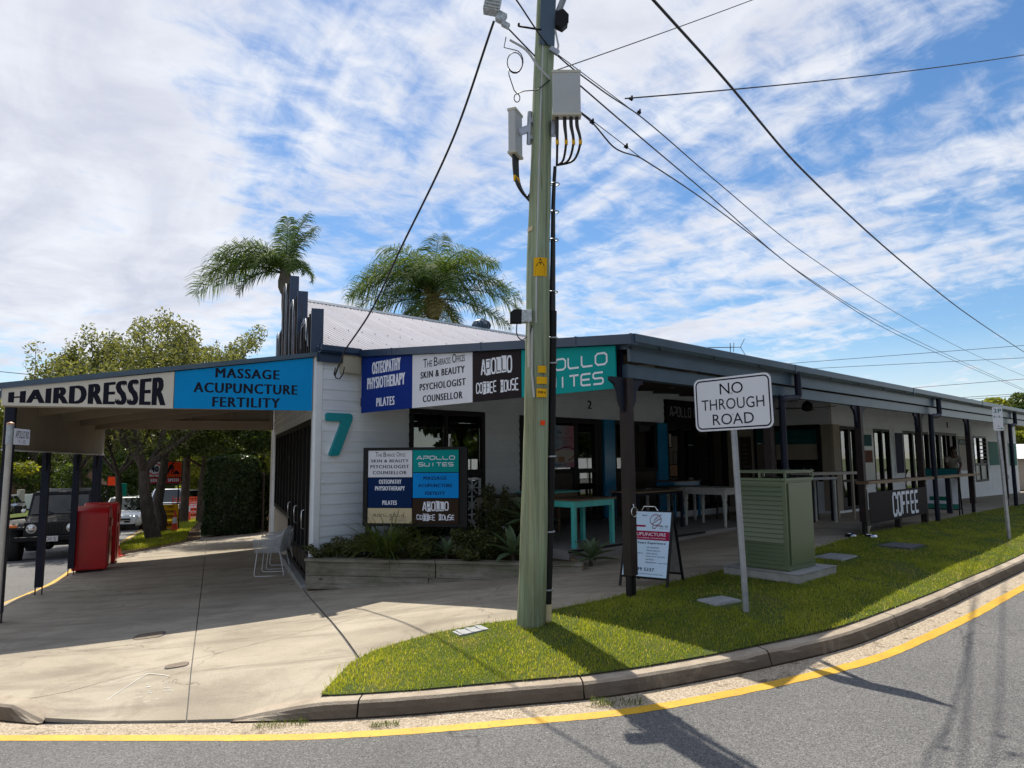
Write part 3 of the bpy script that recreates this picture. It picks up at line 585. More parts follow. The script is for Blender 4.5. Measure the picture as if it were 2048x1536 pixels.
# travelling right -> left, the road is on the left hand; the block is on the right
def kerb_run(K, hfun, cuts):
    """separate kerb stones, each with its own slightly chipped top edge"""
    root = bpy.data.objects.new('kerb', None); COL.objects.link(root); root['kind'] = 'structure'
    s = [0.0]
    for i in range(1, len(K)): s.append(s[-1]+(K[i]-K[i-1]).length)
    def at(d):
        d = min(max(d, 0), s[-1]-1e-6)
        i = max(j for j in range(len(s)-1) if s[j] <= d); f = (d-s[i])/(s[i+1]-s[i]); t = (K[i+1]-K[i]).normalized(); return K[i].lerp(K[i+1], f), t
    d = 0.0
    while d < s[-1]-0.2:
        e = min(s[-1], d+cuts(d)); n = max(3, int((e-d)/0.12)); g = 0.006; rings = []
        for i in range(n+1):
            q = d+g+(e-d-2*g)*i/n; p, t = at(q); nr = Vector((t.y, -t.x)); h = hfun(q)
            z = G(p.x, p.y)-0.13; w = random.uniform(-0.0012, 0.0012); c = random.uniform(-0.0015, 0.0015); ch = random.random() < 0.06
            if ch: c -= 0.010
            prof = [(-0.035, -0.05), (-0.028, 0.02), (-0.010+w, h*0.55), (0.004+w, h-0.022+c), (0.022, h-0.003+c), (0.045, h+c*0.3), (0.155, h+0.006), (0.155, -0.05)]
            rings.append([(p.x+nr.x*a, p.y+nr.y*a, z+b) for a, b in prof])
        k = len(prof); mb = MB(); vs = [q for rg in rings for q in rg]
        mb.add(vs, [(i*k+j, i*k+(j+1) % k, (i+1)*k+(j+1) % k, (i+1)*k+j) for i in range(n) for j in range(k)], 0, False)
        mb.add(rings[0], [tuple(range(k))]); mb.add(rings[-1], [tuple(reversed(range(k)))])
        mb.build('kerb_section', M['kerb_concrete'], root)
        d = e
    return root, s[-1]
lenR = sum((KR[i+1]-KR[i]).length for i in range(len(KR)-1))
kerb_run(KR, lambda q: 0.13 if q < lenR-0.75 else 0.13-0.105*((q-lenR+0.75)/0.75)**1.4, lambda d: random.choice([1.7, 1.9, 2.3]) if d > 22 else 3.0)
kerb_run(KL, lambda q: 0.03+0.10*min(1, q/0.35), lambda d: 2.4)
allK = KR+KL
GUT = 0.27
gut0 = offset_line(allK, 0.02); gut1 = offset_line(allK, GUT+0.02)
strip('gutter', gut0, gut1, lambda x, y: G(x, y)-0.1225, lambda x, y: G(x, y)-0.1238, 'gutter_concrete', kind='structure')
def wob(L, a): return [p+Vector((random.uniform(-a, a), random.uniform(-a, a))) for p in L]
fineK = catmull([tuple(p) for p in allK[::3]]+[tuple(allK[-1])], 8)
strip('painted_line', wob(offset_line(fineK, GUT-0.015), 0.004), wob(offset_line(fineK, GUT+0.085), 0.004), lambda x, y: G(x, y)-0.1212, lambda x, y: G(x, y)-0.1250, 'yellow_road_paint', kind='structure')

# paving: slabs with open joints over a dark bed
def dip(x, y):
    s = (np.asarray(x)+2.1)/(-3.72+2.1)*0.2+5.55; d = np.clip(1-(np.asarray(y)-s)/1.0, 0, 1)
    w = np.clip((np.asarray(x)+4.2)/0.6, 0, 1)*np.clip((-1.45-np.asarray(x))/0.7, 0, 1); return 0.108*d*d*(3-2*d)*w
def zpave(x, y): return Gv(x, y)-dip(x, y)
backR = [p for p in offset_line(KR, -0.120)]
grass_back = [(-1.50, 5.63), (-1.47, 6.0), (-1.44, 6.35), (-1.30, 6.66), (-1.06, 6.88), (-0.82, 7.04), (-0.34, 7.20), (0.06, 7.22), (0.38, 7.5), (0.93, 7.76), (1.51, 8.25), (2.78, 9.41), (4.86, 11.3), (6.27, 12.80), (8.3, 14.6), (11.15, 17.3), (14.6, 20.6), (26, 31.6)]
kl_back = offset_line(KL, -0.157)
pave_poly = grass_back+[(22, 38), (4, 24), (-6.6, 24.5), (-7.97, 23.3), (-9.1, 21.75), (-9.58, 20.19), (-10.0, 18.0), (-10.04, 17.45)]
kb = [tuple(p) for p in kl_back if p.y < 17.2]; pave_poly += [kb[i] for i in range(len(kb)-1, 3, -1)]
pave_poly += [(-3.72, 5.79), (-3.2, 5.70), (-2.6, 5.62), (-2.15, 5.58), (-1.75, 5.66)]
bed = sheet('paving_bed', pave_poly, 0.9, lambda x, y: zpave(x, y)-0.022, 'lid_dark', kind='structure')
full = sheet('paving_tmp', pave_poly, 0.30, zpave, 'concrete_paving')
foot = bpy.data.objects.new('footpath', None); COL.objects.link(foot); foot['kind'] = 'structure'
lines = [((-3.14, 10.86), (-1.43, 6.6), 0.013), ((-5.35, 7.55), (.02, 9.44), 0.004), ((-4.65, 10.65), (-2.47, 5.5), 0.005), ((-6.88, 9.66), (-3.2, 11.03), 0.005), (bw(0, 3.16), bw(5, 3.16), 0.004), (bw(4.2, 0), bw(4.2, 5), 0.004), (bw(8.8, 0), bw(8.8, 5), 0.004)]
lines = [(Vector(a), Vector(b), g) for a, b, g in lines]
cells = [[]]
for li in range(len(lines)):
    cells = [c+[sg] for c in cells for sg in (1, -1)]
src = bmesh.new(); src.from_mesh(full.data)
for cell in cells:
    bm = src.copy(); ok = True
    for (a, b, g), sg in zip(lines, cell):
        d = (b-a).normalized(); nr = Vector((-d.y, d.x, 0))*sg; co = Vector((a.x, a.y, 0))+nr*g
        geom = bm.verts[:]+bm.edges[:]+bm.faces[:]
        if not geom: ok = False; break
        bmesh.ops.bisect_plane(bm, geom=geom, dist=1e-4, plane_co=co, plane_no=nr, clear_inner=True)
        if not bm.faces: ok = False; break
    if ok and sum(f.calc_area() for f in bm.faces) > 0.05:
        be = [e for e in bm.edges if e.is_boundary]
        r_ = bmesh.ops.extrude_edge_only(bm, edges=be)
        for v in r_['geom']:
            if isinstance(v, bmesh.types.BMVert): v.co.z -= 0.03
        me = bpy.data.meshes.new('paving_slab'); bm.to_mesh(me); link_mesh('paving_slab', me, M['concrete_paving'], foot)
    bm.free()
src.free(); bpy.data.objects.remove(full)

# turf between kerb and path
verge_poly = grass_back+[(27, 30.4)]+[tuple(p) for p in backR if p.x > -1.48]
def z_turf(x, y): return Gv(x, y)+0.012
sheet('lawn_soil', verge_poly, 0.35, z_turf, 'turf_soil', kind='structure')
# the far verge: trees, grass, worn earth, a strip of path
far_verge = [(-10.06, 17.46), (-10.0, 18.0), (-9.62, 20.19), (-9.75, 22.2), (-11.9, 27.0), (-16.0, 37.0), (-26, 62), (-31, 62)]+[tuple(p) for p in offset_line(KL, -0.157) if p.y > 17.5][::-1]
sheet('verge_soil', far_verge, 0.8, z_turf, 'leaf_litter_soil', kind='structure')
far_path = [(-9.62, 20.25), (-9.1, 21.78), (-7.97, 23.3), (-8.8, 25.0), (-13.9, 37.0), (-24.5, 62), (-26, 62), (-16.0, 37.0), (-11.9, 27.0), (-9.75, 22.2)]
sheet('far_footpath', far_path, 0.8, lambda x, y: Gv(x, y)+0.006, 'concrete_paving', kind='structure')
sheet('garden_soil', [(-8.0, 23.3), (-6.6, 22.5), (30, 40), (30, 70), (-26, 70), (-24.4, 62), (-13.85, 37.0), (-8.75, 25.0)], 4.0, lambda x, y: Gv(x, y)-0.02, 'leaf_litter_soil', kind='structure')
# verges across the two streets
opp = [(14.3, -8.0), (20, -2.5), (60, 36.5), (61, 36), (61, -25), (6, -25), (4, -18)]
sheet('far_verge', opp, 3.0, lambda x, y: Gv(x, y), 'turf_soil', kind='structure')
oppL = [(-74, 128), (-60, 96), (-36.5, 60), (-30.6, 42), (-24.0, 26.5), (-20.8, 18.5), (-18.5, 12), (-22, 4), (-74, 0)]
sheet('opposite_verge', oppL, 4.0, lambda x, y: Gv(x, y), 'turf_soil', kind='structure')

def in_poly(P, X, Y):
    c = np.zeros(len(X), bool); n = len(P)
    for i in range(n):
        x1, y1 = P[i]; x2, y2 = P[(i+1) % n]
        if y1 == y2: continue
        c ^= ((y1 > Y) != (y2 > Y)) & (X < (x2-x1)*(Y-y1)/(y2-y1)+x1)
    return c
def fieldn(x, y, s, seed=0):
    r = np.random.default_rng(seed); v = np.zeros_like(x)
    for k in range(7):
        a = r.uniform(0, 6.28); f = s*r.uniform(0.6, 2.2); v += np.sin((x*math.cos(a)+y*math.sin(a))*f+r.uniform(0, 6.28))
    return v/7
holes = [(2.15, 7.52, 0.24), (4.62, 10.24, 0.30), (6.15, 11.30, 0.36), (-0.42, 6.98, 0.17), (3.35, 9.0, 0.50)]
def blades(name, poly, n, hmin, hmax, wid, seed, mat='grass_blade', dead=0.0, zoff=0.0, dens=None, lean=0.45):
    r = np.random.default_rng(seed); P = np.array(poly); X = r.uniform(P[:, 0].min(), P[:, 0].max(), n*6); Y = r.uniform(P[:, 1].min(), P[:, 1].max(), n*6)
    k = in_poly(poly, X, Y)
    if dens is not None: k &= r.uniform(0, 1, len(X)) < dens(X, Y)
    for (hx, hy, hr) in holes:
        if seed < 50: k &= np.maximum(abs((X-hx)*UV.x+(Y-hy)*UV.y), abs((X-hx)*VV.x+(Y-hy)*VV.y)) > hr*0.95
    if name == 'grass': k &= (fieldn(X, Y, 3.4, 44) < 0.30) | (r.uniform(0, 1, len(X)) < 0.35)
    X = X[k][:n]; Y = Y[k][:n]; n = len(X); Z0 = Gv(X, Y)+0.008+zoff
    patch = fieldn(X, Y, 2.0, seed+1); fine = fieldn(X, Y, 9.0, seed+2)
    h = r.uniform(hmin, hmax, n)*(1+0.35*patch+0.25*fine); a = r.uniform(0, 6.28, n); w = wid*r.uniform(0.6, 1.3, n)
    la = r.uniform(0, 6.28, n); le = np.abs(r.normal(0, lean, n)); dx = np.cos(la)*le*h; dy = np.sin(la)*le*h
    wx = np.cos(a)*w/2; wy = np.sin(a)*w/2
    V = np.zeros((n, 5, 3))
    V[:, 0] = np.stack([X-wx, Y-wy, Z0], 1); V[:, 1] = np.stack([X+wx, Y+wy, Z0], 1)
    mxp = X+dx*0.35; myp = Y+dy*0.35; mz = Z0+h*0.6
    V[:, 2] = np.stack([mxp-wx*0.75, myp-wy*0.75, mz], 1); V[:, 3] = np.stack([mxp+wx*0.75, myp+wy*0.75, mz], 1)
    V[:, 4] = np.stack([X+dx, Y+dy, Z0+h*(1-0.25*le)], 1)
    b = np.arange(n)*5; F = np.concatenate([np.stack([b, b+1, b+3], 1), np.stack([b, b+3, b+2], 1), np.stack([b+2, b+3, b+4], 1)])
    tint = np.clip(0.42+0.45*patch+0.25*fine+r.normal(0, 0.16, n), 0, 0.92)
    dd = r.uniform(0, 1, n) < dead+0.28*np.clip(-patch*1.5-0.25, 0, 1); tint[dd] = 1.0
    return fast_mesh(name, V.reshape(-1, 3), F, M[mat], kind='stuff', loops=3, colors=np.repeat(tint, 5))
near_poly = [p for p in verge_poly if p[0] < 15.5]
dn = lambda X, Y: np.clip(1.25-(np.hypot(X, Y)-5)/13, 0.16, 1)
g_ = blades('grass', near_poly, 230000, 0.016, 0.038, 0.0050, 3, dead=0.05, dens=dn)
g_['label'] = 'bright green couch grass on the kerbside verge'
edge = [tuple(p) for p in offset_line([Vector(q) for q in grass_back[:16]], 0.05)]+[tuple(p) for p in offset_line([Vector(q) for q in grass_back[:16]], -0.07)][::-1]
g2 = blades('grass_edge', edge, 9000, 0.03, 0.075, 0.0055, 5, dens=lambda X, Y: np.clip(1.2-(np.hypot(X, Y)-5)/12, 0.2, 1), lean=0.6)
g2['label'] = 'longer grass overhanging the edge of the concrete path'
kp = [p for p in KR if -1.48 < p.x < 13]; edk = [tuple(p) for p in offset_line(kp, -0.095)]+[tuple(p) for p in offset_line(kp, -0.17)][::-1]
g5 = blades('kerb_grass', edk, 12000, 0.02, 0.048, 0.0055, 7, dens=lambda X, Y: np.clip(1.2-(np.hypot(X, Y)-5)/11, 0.15, 1)*(0.25+0.75*(fieldn(X, Y, 5.0, 33) > -0.05)), lean=0.9)
g5['label'] = 'runners of grass creeping over the back of the kerb'
verge_grass = [(-10.2, 17.9), (-9.95, 20.3), (-10.1, 22.0), (-12.3, 27.0), (-16.2, 36.8), (-18, 36.8), (-15.2, 29.6), (-12.9, 24.0), (-10.9, 19.2)]
g3 = blades('verge_grass', verge_grass, 26000, 0.06, 0.14, 0.012, 60, dens=lambda X, Y: np.clip(fieldn(X, Y, 1.1, 9)*1.6+0.75, 0.05, 1))
g3['label'] = 'patchy grass around the trees beside the cross street'
# weeds in the gutter
def weed(x, y, n, s, seed, dry=0.3, label=None):
    o = blades('weed_tuft', [(x-s, y-s*0.35), (x+s, y-s*0.3), (x+s, y+s*0.35), (x-s, y+s*0.3)], n, 0.02, 0.055, 0.005, seed, dead=0, zoff=-0.125, lean=0.9, mat='strap_leaf')
    o['kind'] = 'stuff'; o['label'] = label
weed(-0.93, 5.27, 110, 0.10, 71, 0.05, 'fresh green weed tuft in the gutter'); weed(-1.72, 5.42, 160, 0.20, 72, 0.5, 'straggly weed at the foot of the kerb ramp'); weed(0.75, 5.42, 200, 0.20, 73, 0.45, 'dull weed under the kerb near the pole shadow')

# lids and pits set in the ground
def lid(name, label, cat, x, y, w, d, rot, mat, ribs=0, rnd=False, dz=0.012):
    t_ = thing(name, label, cat, (x, y, G(x, y)+dz), rot)
    sl = (G(x+0.3, y)-G(x-0.3, y))/0.6; mb = MB()
    if rnd:
        n = 20; sup = 4
        ring = [(w/2*math.copysign(abs(math.cos(2*math.pi*k/n))**(2/sup), math.cos(2*math.pi*k/n)), d/2*math.copysign(abs(math.sin(2*math.pi*k/n))**(2/sup), math.sin(2*math.pi*k/n))) for k in range(n)]
        f = MB(); f.prism([(a*1.10, b*1.12) for a, b in ring], lambda a, b, z: (a, b, z+sl*(a*math.cos(rot)-b*math.sin(rot))), -0.03, 0.003); f.build('rim', M['lid_dark'], t_)
        mb.prism(ring, lambda a, b, z: (a, b, z+sl*(a*math.cos(rot)-b*math.sin(rot))), -0.03, 0.008)
    else:
        mb.prism([(-w/2, -d/2), (w/2, -d/2), (w/2, d/2), (-w/2, d/2)], lambda a, b, z: (a, b, z+sl*(a*math.cos(rot)-b*math.sin(rot))), -0.05, 0.0)
    mb.build('lid', M[mat], t_)
    if ribs:
        rb = MB()
        for i in range(ribs):
            q = -w/2+w*(i+0.5)/ribs
            z = 0.0+sl*q*math.cos(rot); rb.cbox((q, 0, z+0.003), (w/ribs*0.45, d*0.9, 0.006))
        rb.build('ribs', M[mat], t_)
    return t_
lid('pit_cover', 'rounded cast iron cover in the sunlit concrete beside the long joint', 'cover', -4.22, 8.36, 0.30, 0.34, 0.35, 'rust_iron', rnd=True, dz=0.0, ribs=5)
lid('valve_cover', 'small oval iron cover nearer the road than the large one', 'cover', -3.17, 6.82, 0.19, 0.16, 0.35, 'rust_iron', rnd=True, dz=0.0, ribs=3)
lid('inspection_pit', 'pale concrete pit lid in the grass left of the no through road post', 'pit lid', 2.15, 7.52, 0.36, 0.27, 0.5, 'lid_grey', 6, dz=0.028)
lid('inspection_pit', 'ribbed grey pit lid in the grass just right of the green cabinet', 'pit lid', 4.62, 10.24, 0.52, 0.40, 0.75, 'lid_grey', 9, dz=0.03)
lid('inspection_pit', 'dark flat pit cover in the shaded grass before the coffee banner', 'pit lid', 6.15, 11.30, 0.66, 0.46, 0.75, 'lid_dark', 0, dz=0.03)
lid('inspection_pit', 'small chipped concrete lid at the grass edge left of the power pole', 'pit lid', -0.42, 6.98, 0.30, 0.20, 0.45, 'lid_grey', 3, dz=0.02)
# chalk arrow scrawled on the path
ck = MB()
def chalk(p, q, w):
    p = Vector(p); q = Vector(q); d = (q-p).normalized(); nn = Vector((-d.y, d.x))*w/2; n = 6; vs = []
    for i in range(n+1):
        c = p.lerp(q, i/n)+Vector((random.uniform(-.004, .004), random.uniform(-.004, .004)))
        for s_ in (1, -1): e = c+nn*s_; vs.append((e.x, e.y, zpave(e.x, e.y)+0.002))
    ck.add(vs, [(2*i, 2*i+1, 2*i+3, 2*i+2) for i in range(n)])
chalk((-3.42, 6.12), (-3.33, 6.62), 0.010); chalk((-3.33, 6.62), (-3.60, 6.46), 0.008); chalk((-3.33, 6.62), (-3.08, 6.50), 0.010)
for k in range(14):
    x = random.uniform(-3.25, -2.95); y = random.uniform(6.0, 6.35); chalk((x, y), (x+random.uniform(.02, .06), y+random.uniform(-.01, .02)), 0.008)
props(ck.build('chalk_arrow', M['chalk_mark']), 'faint white chalk arrow scrawled on the concrete', 'chalk mark')

# ================================================================== SHOP BUILDING
BZ = (C0.x, C0.y, 0.0)
bld = thing('shop_building', 'long low weatherboard shop building with grey iron roof and stepped dark parapet', 'building', BZ, RB)
LA = Vector((0.3632, 0.9317)); LB = Vector((-0.9317, 0.3632))        # left wall direction and outward normal, building frame
W_long = lambda a, d, z: (a, -d, z)
W_wing = lambda a, d, z: (a, -3.0-d, z)
W_perp = lambda a, d, z: (13.0-d, -a, z)
W_left = lambda a, d, z: (LA.x*a+LB.x*d, LA.y*a+LB.y*d, z)
W_end = lambda a, d, z: (LA.x*9.6-LB.x*a+LA.x*d*0+LB.x*0, LA.y*9.6-LB.y*a, z)
PITCHB = 0.170
def boards(fn, a0, a1, z0, z1, openings, phase=0.14, maxlen=5.2, flip=False):
    k0 = int(math.floor((z0-phase)/PITCHB)); k1 = int(math.ceil((z1-phase)/PITCHB))
    for k in range(k0, k1):
        za = max(z0, phase+k*PITCHB); zb = min(z1, phase+(k+1)*PITCHB)
        if zb-za < 0.012: continue
        cuts = sorted(set([za, zb]+[z for o in openings for z in (o[2], o[3]) if za < z < zb]))
        for c0, c1 in zip(cuts[:-1], cuts[1:]):
            zm = (c0+c1)/2; segs = [(a0, a1)]
            for o in openings:
                if o[2] < zm < o[3]:
                    ns = []
                    for s in segs:
                        if o[1] <= s[0] or o[0] >= s[1]: ns.append(s); continue
                        if o[0] > s[0]: ns.append((s[0], o[0]))
                        if o[1] < s[1]: ns.append((o[1], s[1]))
                    segs = ns
            for s in segs:
                a = s[0]
                while a < s[1]-0.02:
                    b = min(s[1], a+maxlen)
                    if s[1]-b < 0.8: b = s[1]
                    full_b = c0 <= za+1e-6
                    t0 = 0.024-0.016*(c0-za)/PITCHB; t1 = 0.024-0.016*(c1-za)/PITCHB
                    if not full_b: t0 = max(0.008, t0)
                    m = MB(); g = 0.0015
                    P8 = [fn(a+g, 0, c0), fn(b-g, 0, c0), fn(b-g, t0, c0), fn(a+g, t0, c0), fn(a+g, 0, c1), fn(b-g, 0, c1), fn(b-g, t1, c1), fn(a+g, t1, c1)]
                    m.hexa(P8); m.build('weatherboard', M['weatherboard_paint'], bld)
                    a = b
def panel(fn, a0, a1, z0, z1, d0, d1, name, mat, parent, holes=()):
    m = MB()
    if not holes: m.hexa([fn(a0, d0, z0), fn(a1, d0, z0), fn(a1, d1, z0), fn(a0, d1, z0), fn(a0, d0, z1), fn(a1, d0, z1), fn(a1, d1, z1), fn(a0, d1, z1)])
    else:
        h = holes; segs = [(a0, a1, z0, z1)]
        xs_ = sorted(set([a0, a1]+[q for o in h for q in (o[0], o[1]) if a0 < q < a1]))
        for x0, x1 in zip(xs_[:-1], xs_[1:]):
            xm = (x0+x1)/2; zz = [(z0, z1)]
            for o in h:
                if o[0] < xm < o[1]:
                    nz = []
                    for s in zz:
                        if o[3] <= s[0] or o[2] >= s[1]: nz.append(s); continue
                        if o[2] > s[0]: nz.append((s[0], o[2]))
                        if o[3] < s[1]: nz.append((o[3], s[1]))
                    zz = nz
            for s in zz: m.hexa([fn(x0, d0, s[0]), fn(x1, d0, s[0]), fn(x1, d1, s[0]), fn(x0, d1, s[0]), fn(x0, d0, s[1]), fn(x1, d0, s[1]), fn(x1, d1, s[1]), fn(x0, d1, s[1])])
    return m.build(name, M[mat], parent)
def opening(fn, a0, a1, z0, z1, name='window', mull=(), rails=(), fw=0.07, mat='dark_frame', glassm='window_glass', depth=(-0.10, 0.035), parent=None, gd=-0.03, thin=0.05, sill=False):
    """frame with mullions at a-positions and rails at z-positions, one pane per cell"""
    m = MB(); d0, d1 = depth
    def b(x0, x1, y0, y1, dd=d1): m.hexa([fn(x0, d0, y0), fn(x1, d0, y0), fn(x1, dd, y0), fn(x0, dd, y0), fn(x0, d0, y1), fn(x1, d0, y1), fn(x1, dd, y1), fn(x0, dd, y1)])
    b(a0, a0+fw, z0, z1); b(a1-fw, a1, z0, z1); b(a0+fw, a1-fw, z1-fw, z1); b(a0+fw, a1-fw, z0, z0+fw)
    xs_ = [a0+fw]; 
    for q in mull:
        w = thin; 
        if isinstance(q, tuple): q, w = q
        b(q-w/2, q+w/2, z0+fw, z1-fw, d1-0.01); xs_ += [q-w/2, q+w/2]
    xs_.append(a1-fw); zs = [z0+fw]
    for q in rails:
        w = thin
        if isinstance(q, tuple): q, w = q
        zs += [q-w/2, q+w/2]
        for i in range(0, len(xs_), 2): b(xs_[i], xs_[i+1], q-w/2, q+w/2, d1-0.015)
    zs.append(z1-fw)
    f = m.build(name, M[mat], parent or bld)
    for i in range(0, len(xs_), 2):
        for j in range(0, len(zs), 2):
            p = MB(); x0, x1, y0, y1 = xs_[i], xs_[i+1], zs[j], zs[j+1]
            p.hexa([fn(x0, gd-0.006, y0), fn(x1, gd-0.006, y0), fn(x1, gd, y0), fn(x0, gd, y0), fn(x0, gd-0.006, y1), fn(x1, gd-0.006, y1), fn(x1, gd, y1), fn(x0, gd, y1)])
            p.build('pane', M[glassm], f)
    return f
# ---- openings
OA = (1.85, 3.66, 0.22, 2.62); OB = (4.62, 7.28, 0.30, 2.60); OC = (7.28, 13.0, 0.30, 2.60)
long_open = [OA, OB, OC, (9.87, 13.0, 2.58, 3.22)]
boards(W_long, 0.11, 13.0, -0.35, 3.46, long_open)
panel(W_long, 0.02, 13.05, -0.5, 3.46, -0.12, -0.002, 'wall', 'cream_wall_paint', bld, holes=[OA, OB, OC])
panel(W_long, 0.0, 0.11, 0.19, 3.44, -0.03, 0.035, 'corner_board', 'white_trim_paint', bld)
# left wall to the cross street
LO1 = (0.16, 4.0, -0.30, 2.38); LO2 = (4.0, 8.2, 0.50, 2.38)
boards(W_left, 0.0, 9.55, -0.60, 3.44, [LO1, (4.0, 8.2, -0.6, 2.38)])
panel(W_left, 0.02, 9.6, -0.7, 3.46, -0.12, -0.002, 'wall', 'cream_wall_paint', bld, holes=[LO1, LO2])
panel(W_left, 4.0, 8.2, -0.55, 0.44, 0.0, 0.02, 'wall_panel', 'cream_wall_paint', bld)
panel(W_left, -0.02, 0.16, -0.28, 3.44, -0.02, 0.03, 'corner_board', 'white_trim_paint', bld)
panel(W_left, 9.5, 9.62, -0.7, 3.44, -0.02, 0.04, 'corner_board', 'white_trim_paint', bld)
panel(W_left, -0.1, 4.1, -0.50, -0.27, 0.0, 0.14, 'threshold', 'plinth_concrete', bld)
dr = opening(W_left, 0.16, 4.0, -0.28, 2.38, 'bifold_doors', mull=[(0.80, 0.16), (1.44, 0.16), (2.08, 0.16), (2.72, 0.16), (3.36, 0.16)], rails=[(0.02, 0.30)], fw=0.10, glassm='dark_glass')
for q in (0.80, 2.08, 3.36):
    h = MB(); h.tube([W_left(q-0.05, 0.05, 0.55), W_left(q-0.05, 0.09, 0.57), W_left(q-0.05, 0.09, 0.85), W_left(q-0.05, 0.05, 0.87)], 0.012, 6); h.build('handle', M['chrome'], dr)
opening(W_left, 4.02, 8.18, 0.50, 2.38, 'window', mull=[(4.85, 0.13), (5.7, 0.13), (6.5, 0.13), (7.35, 0.13)], fw=0.09, glassm='dark_glass')
# back and far-end walls, floor inside, so that it closes
m = MB(); m.hexa([(3.49, 8.94, -0.8), (34, 8.94, -0.8), (34, 9.1, -0.8), (3.49, 9.1, -0.8), (3.49, 8.94, 3.5), (34, 8.94, 3.5), (34, 9.1, 3.5), (3.49, 9.1, 3.5)]); m.build('rear_wall', M['cream_wall_paint'], bld)
m = MB(); m.box(33.9, 34.0, -3.0, 8.94, -0.3, 3.4); m.build('end_wall', M['cream_wall_paint'], bld)
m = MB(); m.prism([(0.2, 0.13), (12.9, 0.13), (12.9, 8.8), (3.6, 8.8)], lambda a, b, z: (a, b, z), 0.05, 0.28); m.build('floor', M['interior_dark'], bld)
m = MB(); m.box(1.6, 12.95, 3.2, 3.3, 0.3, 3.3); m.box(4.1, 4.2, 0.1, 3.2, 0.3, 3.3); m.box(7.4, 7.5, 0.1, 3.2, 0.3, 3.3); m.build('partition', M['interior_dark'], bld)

# ---- window unit A, with curtains and a fretwork door panel
wa = opening(W_long, OA[0], OA[1], OA[2], OA[3], 'window', mull=[(2.70, 0.07)], fw=0.09)
m = MB(); m.hexa([W_long(2.735, -0.05, 1.34), W_long(3.57, -0.05, 1.34), W_long(3.57, 0.03, 1.34), W_long(2.735, 0.03, 1.34), W_long(2.735, -0.05, 1.50), W_long(3.57, -0.05, 1.50), W_long(3.57, 0.03, 1.50), W_long(2.735, 0.03, 1.50)]); m.build('rail', M['dark_frame'], wa)
def curtain(fn, a0, a1, z0, z1, d, par, fold=0.09):
    n = int((a1-a0)/0.018); vs = []; 
    for i in range(n+1):
        a = a0+(a1-a0)*i/n; dd = d+0.022*math.sin(a/fold*6.28)+0.01*math.sin(a*17)
        vs += [fn(a, dd, z0), fn(a, dd*0.9, z1)]
    mm = MB(); mm.add(vs, [(2*i, 2*i+1, 2*i+3, 2*i+2) for i in range(n)], 0, True); return mm.build('curtain', M['curtain_cloth'], par)
curtain(W_long, 1.95, 2.62, 0.3, 2.5, -0.22, wa); curtain(W_long, 2.95, 3.56, 1.5, 2.5, -0.22, wa)
fp = MB()                                                             # fretwork: radiating petals
F0, F1, Z0f, Z1f = 3.10, 3.55, 0.32, 1.32
fp.hexa([W_long(F0, 0.0, Z0f), W_long(F0+.05, 0, Z0f), W_long(F0+.05, .03, Z0f), W_long(F0, .03, Z0f), W_long(F0, 0, Z1f), W_long(F0+.05, 0, Z1f), W_long(F0+.05, .03, Z1f), W_long(F0, .03, Z1f)])
fp.hexa([W_long(F1-.05, 0.0, Z0f), W_long(F1, 0, Z0f), W_long(F1, .03, Z0f), W_long(F1-.05, .03, Z0f), W_long(F1-.05, 0, Z1f), W_long(F1, 0, Z1f), W_long(F1, .03, Z1f), W_long(F1-.05, .03, Z1f)])
for cz in (0.48, 0.82, 1.15):
    for k in range(8):
        a = k*math.pi/4; c = Vector((0.325+F0-0.1, cz)); e = c+Vector((math.cos(a)*0.19, math.sin(a)*0.16))
        fp.bar(W_long(c.x, .012, c.y), W_long(e.x, .012, e.y), 0.035, 0.02)
    fp.bar(W_long(F0, .012, cz+0.165), W_long(F1, .012, cz+0.165), 0.03, 0.02, (0, 1, 0))
fp.build('fretwork_panel', M['white_trim_paint'], wa, kind='stuff')

# ---- opening B: poster window and door 2
wb = opening(W_long, OB[0], OB[1], OB[2], OB[3], 'shopfront', mull=[(5.42, 0.08), (6.37, 0.16), (7.10, 0.12)], rails=[(1.42, 0.10)], fw=0.11, glassm='dark_glass')
panel(W_long, 5.46, 6.29, 0.42, 1.37, -0.02, 0.005, 'timber_panel', 'timber_panel_dark', wb)
panel(W_long, 4.73, 5.38, 0.42, 1.37, -0.02, 0.005, 'timber_panel', 'timber_panel_dark', wb)
# ---- opening C/D: blue pilasters, windows over dark timber, folding doors under the coffee house board
def pil(a0, a1, z0, z1): return panel(W_long, a0, a1, z0, z1, -0.06, 0.065, 'blue_pilaster', 'blue_panel_paint', bld)
pil(7.34, 7.74, 0.33, 2.60); pil(9.50, 9.92, 0.33, 2.58)
wc = opening(W_long, 7.74, 9.50, 1.36, 2.60, 'window', mull=[(8.62, 0.08)], fw=0.09)
panel(W_long, 7.74, 9.50, 0.30, 1.36, -0.06, -0.01, 'timber_panel', 'timber_panel_dark', bld)
wd = opening(W_long, 9.92, 13.0, 0.30, 2.58, 'bifold_doors', mull=[(10.66, 0.14), (11.42, 0.14), (12.2, 0.14)], rails=[], fw=0.12, glassm='dark_glass')
panel(W_long, 9.88, 13.0, 2.585, 3.20, -0.05, 0.05, 'head_board', 'sign_black', bld)
# notices taped inside the doors
for (a0, a1, z0, z1, mt) in ((9.98+.1, 10.22, 1.98, 2.32, 'ink_cream'), (10.26, 10.50, 1.86, 2.26, 'ink_dim'), (10.10, 10.26, 1.52, 1.95, 'ink_dim'), (10.3, 10.46, 1.52, 1.84, 'ink_dim'), (10.12, 10.46, 1.22, 1.50, 'sign_tan')):
    panel(W_long, a0, a1, z0, z1, -0.022, -0.018, 'notice', mt, wd)
